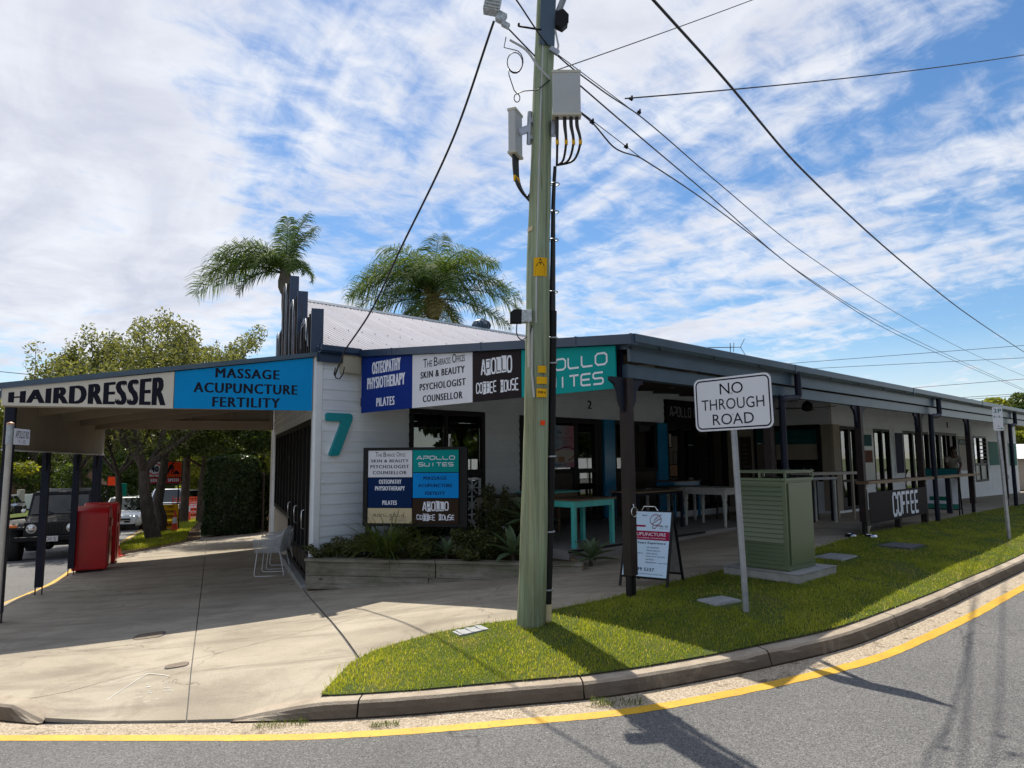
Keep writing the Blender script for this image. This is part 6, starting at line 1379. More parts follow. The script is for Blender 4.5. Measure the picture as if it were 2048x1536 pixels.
# top hardware: bracket plate, black lamp box, step bolt, lamp arm
m = MB(); m.prism([(-.06, -.20), (.10, -.22), (.10, .30), (-.06, .30)], lambda a, b, t_: pt(a, 6.20+b, -.115+t_), -.005, .0); m.build('backing_plate', M['gutter_blue_grey'], pole)
m = MB(); m.prism([(-.055, -.07), (.02, -.11), (.075, -.06), (.075, .03), (.02, .09), (-.055, .06)], lambda a, b, t_: pt(.155+a, 6.26+b, -.12+t_), -.05, .05); m.build('photocell_box', M['black_plastic'], pole, bevel=.006)
m = MB(); m.tube([pt(.10, 6.30, -.06), pt(.22, 6.62, -.12), pt(.34, 6.9, -.2)], .033, 10); m.build('lamp_arm', M['sign_post_grey'], pole)
m = MB(); m.tube([pt(.10, 6.16, -.12), pt(.14, 5.98, -.12), pt(.13, 5.90, -.12)], .010, 6); m.build('cable', M['box_grey'], pole)
m = MB(); m.tube([pt(-.04, 6.16, -.11), pt(-.28, 6.145, -.20)], .011, 6); m.tube([pt(-.28, 6.145, -.20), pt(-.28, 6.175, -.20)], .013, 6); m.build('step_bolt', M['black_metal'], pole, weld=True)
m = MB(); m.cbox(pt(.10, 5.92, -.12), (.10, .04, .05), ry=.6); m.build('insulator_clamp', M['galvanised'], pole)
# ---- wires: each a thing of its own
def at_px(x, y, Y):   # direction from the camera position through a surveyed picture point, at depth Y
    d = Vector(f0)*FPX+rr*(x-1024)+uu*(768-y); return Vector((0, 0, CAMH))+d*(Y/d.y)
def wire(name, label, pts, r, sag=0.0, cat='cable', mat='cable_black', group=None):
    P = [Vector(p) for p in pts]; out = []
    for i in range(len(P)-1):
        k = 14; A_ = P[max(i-1, 0)]; D_ = P[min(i+2, len(P)-1)]; B_, C_ = P[i], P[i+1]; L_ = (C_-B_).length
        m0 = (C_-A_)*(L_/max(1e-6, (B_-A_).length+L_)) if i else C_-B_; m1 = (D_-B_)*(L_/max(1e-6, L_+(D_-C_).length)) if i < len(P)-2 else C_-B_
        for j in range(k):
            t_ = j/k; h0 = 2*t_**3-3*t_**2+1; q = B_*h0+m0*(t_**3-2*t_**2+t_)+C_*(1-h0)+m1*(t_**3-t_**2); q.z -= sag*4*t_*(1-t_)*(L_/10)**2; out.append(q)
    out.append(P[-1]); m = MB(); m.tube(out, r, 6); return props(m.build(name, M[mat]), label, cat, group)
GW = 'overhead wires running from the pole'
ptop = lambda x, z, y=0: Vector(pt(x, z, y))+Vector((PX, PY, pz))
wire('service_cable', 'thick black service cable dropping from the upper pole to the corner wall', [at_px(988, 42, 7.0), at_px(905, 280, 8.0), at_px(800, 500, 9.2), at_px(742, 622, 10.2), at_px(690, 700, 11.1)], .013, .0)
wire('drooping_cable', 'black cable loop hanging on the corner wall under the meter box', [at_px(690, 700, 11.1), at_px(672, 745, 11.15), at_px(670, 752, 11.15)], .016)
m = MB(); m.tube([at_px(x, y, 11.12) for x, y in ((671, 735), (668, 748), (672, 756), (679, 758), (686, 748), (689, 734))], .011, 6); props(m.build('cable_tail', M['cable_black']), 'thin black tail of cable curling below the meter box', 'cable')
def span(label, p, Y0, q, Y1, r, sag, group=GW, mids=()):
    L = [at_px(*p, Y0)]+[at_px(a, b, c) for a, b, c in mids]+[at_px(*q, Y1)]     # the runs carry on past the picture
    if q[0] > 2048 or q[1] < 0: L.append(L[-1]+(L[-1]-L[-2]).normalized()*25)
    if p[0] < 0 or p[1] < 0: L.insert(0, L[0]+(L[0]-L[1]).normalized()*12)
    return wire('overhead_wire', label, L, r, sag, 'wire', 'cable_black', group)
span('thick overhead wire crossing the sky from top centre to the right edge', (1303, -4), 5.5, (2060, 712), 30, .013, .0, mids=((1440, 148, 6.6), (1600, 335, 8.6), (1790, 512, 12.6), (1930, 625, 18.5)))
span('uppermost thin wire rising right from the pole to the top edge', (1105, 143), 7.0, (1520, -6), 9.5, .006, .05)
span('wire clamped on its own messenger running off to the right edge', (1250, 197), 8.3, (2060, 108), 13, .009, .06)
span('upper wire of the three descending to the far right', (1030, -4), 6.2, (2060, 757), 42, .008, .0, mids=((1106, 102, 7), (1200, 178, 7.7), (1285, 236, 8.7), (1420, 352, 10.6), (1600, 500, 15), (1800, 630, 23), (1940, 705, 33)))
span('light strand wire running beside the upper descending wire', (1106, 102), 7, (1285, 236), 8.7, .005, .0)
span('middle wire of the three descending to the far right', (1130, 145), 7.0, (2060, 784), 42, .009, .0, mids=((1240, 240, 8.2), (1400, 375, 10.6), (1600, 545, 16), (1800, 665, 25)))
span('lower wire of the three descending to the far right', (1140, 210), 7.0, (2060, 787), 42, .009, .0, mids=((1185, 246, 7.4), (1230, 296, 7.8), (1285, 318, 8.4), (1450, 430, 11), (1640, 575, 16), (1800, 672, 23)))
span('thin strand over the lower descending wire near the pole', (1140, 207), 7.0, (1285, 318), 8.4, .005, .0)
for i, (y0, y1, yy) in enumerate(((733, 690, 60), (742, 715, 62), (778, 757, 60), (800, 786, 62), (801, 790, 64))):
    span(['faint distant wire, highest of the far set above the eave', 'faint distant wire, second of the far set above the eave', 'faint distant wire, third of the far set near the right edge', 'faint distant wire, fourth of the far set near the right edge', 'faint distant wire, lowest of the far set near the right edge'][i], ((1500, 1530, 1800, 1850, 1900)[i], y0), yy, (2060, y1), yy, .02, .0, group='faint distant wires beyond the long roof')
span('faint distant wire left of the street trees', (-12, 742), 40, (90, 752), 40, .02, 0, group='faint distant wires left of the trees')
span('taut wire meeting the pole from the junction cluster at top left', (1000, 40), 6.9, (1106, 150), 7.0, .008, 0)
# clamps on the wires
for k, (x, y, Y) in enumerate(((1262, 198, 8.4), (1278, 225, 8.6), (1184, 245, 7.4), (1252, 294, 8.0), (1122, 148, 7.0))):
    m = MB(); c = at_px(x, y, Y); m.cbox(c, (.05, .03, .03), rx=.3, ry=.5); m.cbox(c+Vector((0.01, 0, .01)), (.02, .05, .05)); o_ = m.build('wire_clamp', M['black_metal'])
    props(o_, ['small clamp at the end of the wire running to the right edge', 'small clamp where strand and upper wire join', 'small clamp on the lower wire nearest the pole', 'small clamp further along the lower wire', 'hooked clamp at the pole where wires begin'][k], 'clamp', 'clamps on the overhead wires', kind=None); o_['kind'] = 'thing'
# hanging enclosure at top left of the pole, with coiled lead
en = thing('cable_enclosure', 'weathered grey cable enclosure hung on the wire at the top left of the pole', 'enclosure', at_px(985, 14, 6.8))
m = MB(); m.cbox((0.0, 0, 0.03), (.16, .12, .19), ry=R(12)); m.build('case', M['speckle_grey'], en, bevel=.006)
for i in range(5): m = MB(); m.cbox((0.0-.003*i*0, -.065, 0.10-.035*i), (.165, .012, .012), ry=R(12)); m.build('fin', M['box_grey'], en)
m = MB(); m.cbox((.09, 0, -.12), (.09, .07, .10), ry=R(30)); m.build('connector', M['speckle_grey'], en, bevel=.004); m = MB(); m.cbox((.135, 0, -.20), (.08, .05, .05), ry=R(30)); m.build('connector', M['speckle_grey'], en, bevel=.004)
m = MB(); c = at_px(1030, 122, 6.85); m.tube([at_px(1012, 74, 6.85), at_px(1008, 95, 6.85)]+[c+Vector((.085*math.sin(k*.42)*(1-.004*k), .01*k*.2, .12*math.cos(k*.42)*(1-.004*k))) for k in range(26)]+[at_px(1018, 150, 6.85), at_px(1028, 180, 6.85)]+[at_px(1034, 196, 6.85)+Vector((.03*math.sin(k*.5), 0, .045*math.cos(k*.5))) for k in range(13)]+[at_px(1048, 182, 6.85), at_px(1075, 180, 6.85), at_px(1100, 160, 6.9)], .0055, 6)
props(m.build('coiled_lead', M['cable_black']), 'thin black lead coiled in loops left of the pole top', 'cable')
wire('grey_lead', 'grey lead running from the enclosure down to the pole', [at_px(1020, 80, 6.85), at_px(1052, 100, 6.85), at_px(1078, 135, 6.85), at_px(1100, 158, 6.88)], .012, 0, 'cable', 'box_grey')
# meter box on the corner wall
mbx = thing('meter_box', 'beige electrical box under the eave of the corner wall', 'electrical box', BZ, RB); m = MB(); m.box(.42, .76, -.16, -.03, 3.14, 3.45); m.build('case', M['meter_beige'], mbx, bevel=.008); m = MB(); m.box(.43, .75, -.166, -.161, 3.15, 3.44); m.build('lid', M['meter_beige'], mbx)

# ================================================================== ROAD SIGNS
def roundrect(w, h, r, n=6):
    out = []
    for cx, cy, a0 in ((w/2-r, h/2-r, 0), (-w/2+r, h/2-r, 90), (-w/2+r, -h/2+r, 180), (w/2-r, -h/2+r, 270)):
        for i in range(n+1): a = R(a0+90*i/n); out.append((cx+r*math.cos(a), cy+r*math.sin(a)))
    return out
ntr = thing('road_sign', 'white NO THROUGH ROAD sign on a leaning grey pole in the grass', 'road sign', (2.30, 7.12, G(2.3, 7.12)-.02))
m = MB(); m.tube([(0, 0, 0), (-.030, 0.0, 1.0), (-.062, 0, 2.28)], .0305, 14); m.build('pole', M['sign_post_grey'], ntr)
S4 = Matrix.Translation((-.072, -.045, 2.095)) @ Matrix.Rotation(R(-43), 4, 'Z') @ Matrix.Rotation(R(-1.2), 4, 'Y')
sf = lambda a, b, t_=0: S4 @ Vector((a, -t_, b))
m = MB(); m.prism(roundrect(.83, .545, .065), lambda a, b, t_: sf(a, b, t_), -.003, 0.0); m.build('sign_plate', M['sign_white'], ntr)
ribbon(ntr, [roundrect(.78, .495, .05)+[roundrect(.78, .495, .05)[0]]], lambda a, b: sf(a, b, .001), .014, 'ink_black')
for s, w, z0_, h in (('NO', .25, .095, .115), ('THROUGH', .67, -.06, .112), ('ROAD', .44, -.215, .112)): text_on(ntr, s, lambda a, b: sf(a, b, .0012), -w/2, w/2, z0_, z0_+h, 'ink_black', .02)
for z_ in (.10, -.115): m = MB(); m.lathe([(.009, 0), (.009, .004)], c=(0, 0, 0), n=8, axis='Y'); m.v = [tuple(S4 @ Vector((x, -y, z+z_))) for x, y, z in m.v]; m.build('bolt', M['galvanised'], ntr)
pk = thing('parking_sign', 'narrow white and green 2P parking sign on a galvanised pole by the grass', 'parking sign', (8.40, 12.07, G(8.4, 12.07)-.02))
m = MB(); m.tube([(0, 0, 0), (-.02, 0, 1.2), (-.05, 0, 2.15)], .030, 12); m.build('pole', M['galvanised'], pk)
P4 = Matrix.Translation((-.055, -.04, 2.07)) @ Matrix.Rotation(R(12), 4, 'Z'); pf = lambda a, b, t_=0: P4 @ Vector((a, -t_, b))
m = MB(); m.prism(roundrect(.205, .40, .02, 4), lambda a, b, t_: pf(a, b, t_), -.003, 0); m.build('sign_plate', M['sign_white'], pk)
text_on(pk, '2P', lambda a, b: pf(a, b, .001), -.08, .08, .105, .175, 'ink_green'); text_on(pk, '6', lambda a, b: pf(a, b, .001), -.085, -.055, .02, .06, 'ink_green'); text_on(pk, 'am', lambda a, b: pf(a, b, .001), -.05, -.02, .02, .034, 'ink_green', 0.0)
text_on(pk, '-', lambda a, b: pf(a, b, .001), -.012, .008, .036, .043, 'ink_green'); text_on(pk, '6', lambda a, b: pf(a, b, .001), .018, .048, .02, .06, 'ink_green'); text_on(pk, 'pm', lambda a, b: pf(a, b, .001), .053, .083, .016, .034, 'ink_green', 0.0)
ribbon(pk, [[(-.04, -.165), (.075, -.165)], [(.05, -.15), (.08, -.165), (.05, -.18)]], lambda a, b: pf(a, b, .001), .008, 'ink_green')
for z_ in (-.125,): m = MB(); m.cbox(pf(0, z_, .002), (.014, .006, .014)); m.build('bolt', M['black_metal'], pk)
st = thing('street_name_sign', 'street name blade APOLLO RD 7 - 15 on a pale pole at the left edge', 'street sign', (-6.22, 8.66, G(-6.22, 8.66)-.02))
m = MB(); m.tube([(0, 0, 0), (0.005, 0, 1.2), (0.012, 0, 2.40)], .034, 14); m.build('pole', M['aluminium_mast'], st)
m = MB(); m.tube([(.012, 0, 2.36), (.012, 0, 2.60)], .041, 14); m.build('sleeve', M['galvanised'], st); m = MB(); m.lathe([(.043, 2.60), (.044, 2.615), (.030, 2.630), (.004, 2.637)], c=(.012, 0, 0), n=14); m.build('cap', M['copper_cap'], st)
N4 = Matrix.Translation((.045, 0.02, 2.46)) @ Matrix.Rotation(R(106), 4, 'Z'); nf = lambda a, b, t_=0: N4 @ Vector((a, -t_, b))
m = MB(); m.prism([(0, -.10), (.50, -.10), (.50, .10), (0, .10)], lambda a, b, t_: nf(a, b, t_), -.008, .008); m.build('name_blade', M['sign_white'], st)
text_on(st, 'APOLLO RD', lambda a, b: nf(a, b, .0092), .04, .46, -.02, .075, 'ink_black', 0.02); text_on(st, '7 - 15', lambda a, b: nf(a, b, .0092), .14, .36, -.082, -.04, 'ink_black', 0.0)

# ================================================================== GREEN CABINET
cbx = Vector((3.27, 8.33)); cab = thing('utility_cabinet', 'olive green louvred utility cabinet on a concrete plinth in the grass', 'cabinet', (3.05, 8.62, G(3.2, 8.9)), R(33))
# plinth corner nearest the camera at local (0,0); long louvred side to the left
def cl(x, y): pass
cab.location = (3.30, 8.30, G(3.3, 8.6)-.02); cab.rotation_euler = (0, 0, R(42)+math.pi/2)
# local x runs back-left along the louvred face, local -y runs right along the door face
Lx, Ly = 0.98, 1.02
m = MB(); m.prism([(0, 0), (Lx, 0.0), (Lx, -Ly), (0, -Ly)], lambda a, b, z: (a*1.0, b, z), -.12, .13); m.build('plinth', M['plinth_concrete'], cab, bevel=.012)
bx0, bx1, by0, by1 = .17, .83, -.84, -.13; z0_, z1_ = .13, 1.235
m = MB(); m.box(bx0+.01, bx1, by0, by1-.012, z0_, z1_-.01); m.build('body', M['cabinet_green'], cab, bevel=.006)
m = MB(); m.box(bx0-.008, bx1+.01, by0-.01, by1+.012, z1_-.035, z1_); m.build('lid', M['cabinet_green'], cab, bevel=.004)
m = MB(); e_ = z1_+.070
for a, b in (((bx0, by1), (bx1, by1)), ((bx0, by0), (bx0, by1)), ((bx0, by0), (bx1, by0)), ((bx1, by0), (bx1, by1))): m.bar((a[0], a[1], e_), (b[0], b[1], e_), .022, .018)
for a, b in ((bx0, by1), (bx1, by1), (bx0, by0), (bx1, by0), ((bx0+bx1)/2, by1)): m.box(a-.012, a+.012, b-.012, b+.012, z1_, e_)
m.build('top_frame', M['cabinet_green'], cab, kind='stuff')
m = MB(); m.prism([(bx0-.02, by0-.02), (bx1+.02, by0-.02), (bx1+.02, by1+.02), (bx0-.02, by1+.02)], lambda a, b, z: (a, b, z), e_+.010, e_+.022); m.build('sun_shield', M['cabinet_green'], cab, bevel=.003)
# louvres on the +y side (faces the camera's left): slats run along x
m = MB(); m.box(bx0, bx0+.05, by1-.012, by1+.006, z0_+.02, z1_-.04); m.box(bx1-.05, bx1, by1-.012, by1+.006, z0_+.02, z1_-.04); m.box(bx0+.05, bx1-.05, by1-.012, by1+.004, z0_+.02, z0_+.06); m.box(bx0+.05, bx1-.05, by1-.012, by1+.004, z1_-.08, z1_-.04); m.box(bx0+.05, bx1-.05, by1-.012, by1+.004, .435, .46); m.build('side_frame', M['cabinet_green'], cab, kind='stuff')
for i in range(13):
    z = .47+i*.0560; m = MB(); m.hexa([(bx0+.05, by1-.012, z), (bx1-.05, by1-.012, z), (bx1-.05, by1+.014, z-.008), (bx0+.05, by1+.014, z-.008), (bx0+.05, by1-.012, z+.058), (bx1-.05, by1-.012, z+.058), (bx1-.05, by1-.006, z+.052), (bx0+.05, by1-.006, z+.052)]); m.build('louvre_blade', M['cabinet_green'], cab)
for i in range(5): m = MB(); z = .20+i*.047; m.box(bx0+.055, bx1-.055, by1-.012, by1-.004, z, z+.043); m.build('vent_plate', M['cabinet_green'], cab)
m = MB(); m.box(bx0-.010, bx0+.01, by0+.05, by1-.055, z0_+.07, z1_-.06); m.build('door', M['cabinet_green'], cab, bevel=.003)
for z in (.32, 1.12): m = MB(); m.lathe([(.008, 0), (.008, .008)], c=(bx0-.018, by1-.085, z-.04), n=8, axis='X'); m.build('lock', M['chrome'], cab)

# ================================================================== TABLES, CHAIRS, A-FRAMES ON THE VERANDAH AND PATH
def bpos(u, v, z=None): x, y = bw(u, v); return (x, y, G(x, y) if z is None else z)
def plain_table(label, u, v, lx, ly, h, leg, topm, legm, z=.297, ap=.10, rot=RB, over=.03, group=None, tth=.028):
    t_ = thing('table', label, 'table', bpos(u, v, z), rot, group)
    m = MB(); m.box(-over, lx+over, -over, ly+over, h-tth, h-.012*0); m.build('table_top', M[topm], t_, bevel=.003)
    for i, (x, y) in enumerate(((0, 0), (lx-leg, 0), (0, ly-leg), (lx-leg, ly-leg))): m = MB(); m.box(x, x+leg, y, y+leg, 0, h-tth-.001); m.build('leg', M[legm], t_, bevel=.003)
    m = MB()
    for (x0, x1, y0, y1) in ((leg, lx-leg, .006, .026), (leg, lx-leg, ly-.026, ly-.006), (.006, .026, leg, ly-leg), (lx-.026, lx-.006, leg, ly-leg)): m = MB(); m.box(x0, x1, y0, y1, h-tth-ap, h-tth-.001); m.build('apron', M[legm], t_)
    return t_
tq = plain_table('turquoise painted table with brown timber top at the slab edge', 2.86, 3.02, 1.02, .70, .76, .065, 'varnished_timber', 'turquoise_paint')
m = MB(); m.box(-.025, 1.045, -.025, .725, .728, .742); m.build('top_edge', M['turquoise_paint'], tq)
t2 = plain_table('turquoise edged bench table further back against the wall', 3.55, 1.55, 1.1, .5, .80, .05, 'turquoise_paint', 'varnished_timber')
plain_table('long dark rustic table behind the corner post', 5.45, 2.35, 1.55, .62, .76, .05, 'newer_timber', 'post_navy', ap=.05)
plain_table('narrow timber topped table below the second blue pilaster', 8.6, 1.1, 1.1, .5, .86, .05, 'varnished_timber', 'blue_panel_paint')
plain_table('dark topped table against the pale wall left of the power pole', 2.25, 1.95, .95, .55, .80, .06, 'timber_panel_dark', 'awning_beige')
plain_table('dark dining table beyond the white turned leg table', 7.6, 1.6, 1.1, .6, .76, .05, 'timber_panel_dark', 'white_paint_chipped')
# white table with turned legs
wt_ = thing('turned_leg_table', 'chipped white table with turned legs left of the green cabinet', 'table', (4.28-.02, 14.22, .297), RB)
m = MB(); m.box(-.06, .76, -.06, .98, .755, .785); m.build('table_top', M['white_paint_chipped'], wt_, bevel=.004)
prof = [(.020, 0), (.030, .015), (.024, .05), (.034, .09), (.026, .11), (.030, .14), (.046, .40), (.050, .46), (.034, .50), (.052, .54), (.052, .57), (.038, .59)]
for x, y in ((0, 0), (.66, 0), (0, .90), (.66, .90)):
    m = MB(); m.lathe(prof, c=(x+.03, y+.03, 0), n=14); m.box(x-.01, x+.07, y-.01, y+.07, .59, .754); m.build('leg', M['white_paint_chipped'], wt_)
for (x0, x1, y0, y1) in ((.07, .65, 0, .02), (.07, .65, .92, .94), (0, .02, .07, .89), (.68, .70, .07, .89)): m = MB(); m.box(x0, x1, y0, y1, .645, .754); m.build('apron', M['white_paint_chipped'], wt_)
# bar counters right of the cabinet
bc = thing('bar_counter', 'pale topped bar counter right of the green cabinet', 'counter', bpos(10.7, 3.75, None), RB-.25)
m = MB(); m.box(-.9, .75, -.25, .25, 1.02, 1.08); m.build('counter_top', M['ink_cream'], bc, bevel=.004)
for x in (-.8, -.15, .60):
    for y in (-.2, .2): m = MB(); m.box(x, x+.05, y-.025, y+.025, 0, 1.02); m.build('leg', M['awning_beige' if x > 0 else 'post_navy'], bc)
b2 = thing('bar_table', 'grey edged high table tucked against the bar counter', 'table', bpos(9.6, 3.75, None), RB-.25)
m = MB(); m.box(-.5, .65, -.3, .3, .93, .98); m.build('table_top', M['galvanised'], b2, bevel=.004)
for x in (-.45, .58):
    for y in (-.25, .25): m = MB(); m.box(x, x+.045, y-.022, y+.022, 0, .93); m.build('leg', M['white_paint_chipped'], b2)
# espresso machine and taps in the servery
cm = thing('coffee_machine', 'dark coffee machine in the servery window', 'coffee machine', BZ, RB)
m = MB(); m.box(13.15, 13.55, -2.55, -2.05, 1.09, 1.50); m.build('body', M['black_metal'], cm, bevel=.02); m = MB(); m.box(13.15, 13.45, -1.95, -1.62, 1.09, 1.38); m.build('grinder', M['black_metal'], cm, bevel=.02)
for y in (-2.4, -2.2, -1.8): m = MB(); m.tube([(13.12, y, 1.2), (13.05, y, 1.22), (13.03, y, 1.32), (13.06, y, 1.42)], .012, 6); m.build('tap', M['chrome'], cm)
# bentwood chairs near the doors, high stools
def cafe_chair(label, u, v, rz, z=None):
    t_ = thing('cafe_chair', label, 'chair', bpos(u, v, z), rz, 'dark bentwood chairs by the folding doors')
    m = MB(); m.lathe([(.19, .44), (.20, .455), (.19, .47)], n=16); m.build('seat', M['timber_panel_dark'], t_)
    for a in (45, 135, 225, 315): m = MB(); m.tube([(.15*math.cos(R(a)), .15*math.sin(R(a)), .44), (.2*math.cos(R(a)), .2*math.sin(R(a)), 0)], .014, 6); m.build('leg', M['timber_panel_dark'], t_)
    m = MB(); m.tube([(-.17, .12, .45), (-.19, .16, .75), (-.10, .17, .88), (.10, .17, .88), (.19, .16, .75), (.17, .12, .45)], .013, 6); m.build('back_hoop', M['timber_panel_dark'], t_)
    m = MB(); m.tube([(-.09, .14, .45), (-.10, .165, .70), (0, .17, .80), (.10, .165, .70), (.09, .14, .45)], .010, 6); m.build('back_splat', M['timber_panel_dark'], t_); return t_
cafe_chair('bentwood chair left of the white table by the doors', 10.2, 1.4, RB+.4); cafe_chair('bentwood chair in front of the right folding door', 11.6, 1.5, RB-2.6); cafe_chair('bentwood chair beside the menu board', 12.4, 1.1, RB+1.2); cafe_chair('bentwood chair behind the rustic table', 7.0, 1.0, RB+.2)
# ceiling fan
fan = thing('ceiling_fan', 'dark three blade ceiling fan under the verandah by the corner of the wing', 'ceiling fan', BZ, RB)
fu, fv = 9.3, 4.0; fz = vz(fv)-.42
m = MB(); m.tube([(fu, -fv, vz(fv)-.02), (fu, -fv, fz+.1)], .014, 8); m.build('rod', M['black_metal'], fan)
m = MB(); m.lathe([(.03, .14), (.09, .09), (.11, .03), (.11, -.05), (.05, -.08)], c=(fu, -fv, fz), n=16); m.build('motor', M['black_metal'], fan)
for a in (15, 135, 255):
    m = MB(); c, s = math.cos(R(a)), math.sin(R(a)); m.hexa([(fu+c*r_-s*w, -fv+s*r_+c*w, fz-.02+z+w*.15) for z in (0, .008) for r_, w in ((.12, -.04), (.66, -.065), (.66, .065), (.12, .04))]); m.build('blade', M['black_metal'], fan)
# white woven chairs on sled frames
def woven_chair(label, x, y, rz):
    t_ = thing('woven_chair', label, 'chair', (x, y, G(x, y)-.005), rz, 'white woven chairs outside the side doors')
    fr = .008
    for s in (-1, 1):
        m = MB(); m.tube([(-.20, s*.25, .44), (-.24, s*.27, .05), (-.22, s*.27, .012), (.26, s*.27, .012), (.29, s*.27, .04), (.20, s*.25, .44)], fr, 8); m.build('sled_leg', M['white_trim_paint'], t_)
    m = MB(); m.tube([(.285, -.27, .02), (.285, .27, .02)], fr, 6); m.build('cross_bar', M['white_trim_paint'], t_)
    m = MB(); m.tube([(-.27, -.29, .66), (-.10, -.29, .66), (.12, -.29, .68), (.22, -.28, .74), (.30, -.22, .86), (.33, 0, .89), (.30, .22, .86), (.22, .28, .74), (.12, .29, .68), (-.10, .29, .66), (-.27, .29, .66)], .014, 8); m.build('arm_rail', M['wicker_white'], t_)
    # woven shell: seat, sides and back as open lattice strips
    def surf(u_, v_):   # u along the wrap from left front round the back to right front, v bottom to top
        a = math.pi*(u_); 
        if u_ < .32: k = u_/.32; b = Vector((-.24+.42*k, -.25, 0)); hh = .66+.02*k
        elif u_ > .68: k = (1-u_)/.32; b = Vector((-.24+.42*k, .25, 0)); hh = .66+.02*k
        else: k = (u_-.32)/.36; b = Vector((.18+.06*math.sin(k*math.pi), -.25+.5*k, 0)); hh = .68+.20*math.sin(k*math.pi)**.6
        o = Vector((b.x-(-.02), b.y, 0)).normalized()*(.045*v_+(.05*v_ if .32 < u_ < .68 else 0)); return b+o+Vector((0, 0, .43+(hh-.43)*v_))
    def lattice(name, fn_, nu, nv, w):
        m = MB()
        for i in range(nu+1):
            for s in range(10): m.bar(fn_(i/nu, s/10), fn_(i/nu, (s+1)/10), w, .004)
        for j in range(nv+1):
            for s in range(30): m.bar(fn_(s/30, j/nv), fn_((s+1)/30, j/nv), w*1.3, .004)
        return m.build(name, M['wicker_white'], t_, kind='stuff')
    lattice('woven_shell', surf, 48, 10, .017)
    lattice('woven_seat', lambda a, b: Vector((-.24+.46*a, -.25+.5*b, .43-.03*math.sin(a*3.14)*math.sin(b*3.14))), 24, 22, .019)
    return t_
woven_chair('white woven chair nearest the planter', -4.50, 13.30, R(5)); woven_chair('white woven chair behind, nearer the far doors', -4.62, 14.2, R(12))

def aframe(label, name, x, y, rz, w, h, face, spread=.55, back='cloth_pale'):
    t_ = thing(name, label, 'a-frame sign', (x, y, G(x, y)), rz)
    th = math.atan2(spread/2, h)
    def fpt(s, a, b, o=0):    # s=-1 front, b height along the leg
        return Vector((a, s*(spread/2)*(1-b/h)+s*o, b))
    for s, nm in ((-1, 'front_frame'), (1, 'rear_frame')):
        m = MB(); m.bar(fpt(s, -w/2, 0), fpt(s, -w/2, h), .028, .018, (0, 1, 0)); m.bar(fpt(s, w/2, 0), fpt(s, w/2, h), .028, .018, (0, 1, 0)); m.bar(fpt(s, -w/2, h-.01), fpt(s, w/2, h-.01), .02, .024); m.bar(fpt(s, -w/2, .13*h), fpt(s, w/2, .13*h), .02, .024); m.build(nm, M['black_metal'], t_, kind='stuff')
        m = MB(); m.hexa([fpt(s, a, b, o) for b in (.14*h, h*.985) for a, o in ((-w/2+.016, .004), (w/2-.016, .004), (w/2-.016, .010), (-w/2+.016, .010))]); m.build('panel', M[face if s < 0 else back], t_)
    fn_ = lambda a, b, k=0: fpt(-1, -w/2+.016+(w-.032)*a, .14*h+(h*.845)*b, .0115+.0008*k)
    return t_, fn_
def rect(t_, fn_, a0, a1, b0, b1, mat, k=0.5): m = MB(); m.add([fn_(a0, b0, k), fn_(a1, b0, k), fn_(a1, b1, k), fn_(a0, b1, k)], [(0, 1, 2, 3)]); return m.build('print', M[mat], t_)
af, fn_ = aframe('white and crimson acupuncture a-frame sign behind the corner post', 'a_frame_sign', 1.66, 8.60, R(-33), .58, .87, 'sign_pale_blue', .56)
rect(af, fn_, 0, 1, .56, .70, 'sign_crimson'); text_on(af, 'ACUPUNCTURE', lambda a, b: fn_(a, b, 1.5), .08, .92, .625, .675, 'ink_white', 0.0); text_on(af, 'MASSAGE | CUPPING | MOXIBUSTION', lambda a, b: fn_(a, b, 1.5), .10, .92, .577, .60, 'ink_white', 0.0)
text_on(af, 'Years Experience', lambda a, b: fn_(a, b, 1), .28, .93, .49, .535, 'ink_navy', 0.035)
for s, k in (('-IVF SUPPORT', 0), ("-MEN'S HEALTH", 1), ('-POST NATAL', 2), ('-SPORTING INJURIES', 3), ('-FATIGUE', 4), ('-IMMUNITY ...and more', 5)):
    text_on(af, s, lambda a, b: fn_(a, b, 1), .50, .50+len(s)*.0245, .435-k*.045, .455-k*.045, 'ink_navy', 0.0)
for s, k in (('-PAIN', 0), ('-ANXIETY', 1), ("-WOMEN'S HEALTH", 2), ('-DIGESTION', 3), ('-FATIGUE', 4)): text_on(af, s, lambda a, b: fn_(a, b, 1), .10, .10+len(s)*.022, .435-k*.045, .455-k*.045, 'ink_navy', 0.0)
text_on(af, '3299 5337', lambda a, b: fn_(a, b, 1), .22, .72, .09, .14, 'ink_navy', 0.035); text_on(af, 'for life acupuncture.com.au', lambda a, b: fn_(a, b, 1), .12, .92, .035, .06, 'ink_navy', 0.0)
ribbon(af, [[(.66+.13*math.cos(k*.5), .875+.085*math.sin(k*.5)) for k in range(14)], [(.58, .81), (.7, .87), (.78, .90)], [(.62, .86), (.70, .95), (.66, .88), (.78, .965)], [(.62, .79), (.60, .75), (.66, .74), (.70, .785), (.82, .785)]], lambda a, b: fn_(a, b, 1), .012, 'ink_crimson')
text_on(af, 'for life', lambda a, b: fn_(a, b, 1), .78, .96, .765, .80, 'ink_dim', 0.0); text_on(af, 'Acupuncture', lambda a, b: fn_(a, b, 1), .76, .96, .735, .752, 'ink_dim', 0.0); rect(af, fn_, .05, .44, .76, .79, 'sign_crimson')
text_on(af, 'fund', lambda a, b: fn_(a, b, 1), .34, .45, .93, .96, 'ink_navy', 0.0)
m = MB(); m.tube([(-.10, 0, .87), (-.07, 0, .92), (.07, 0, .92), (.10, 0, .87)], .008, 6); m.build('handle', M['chrome'], af)
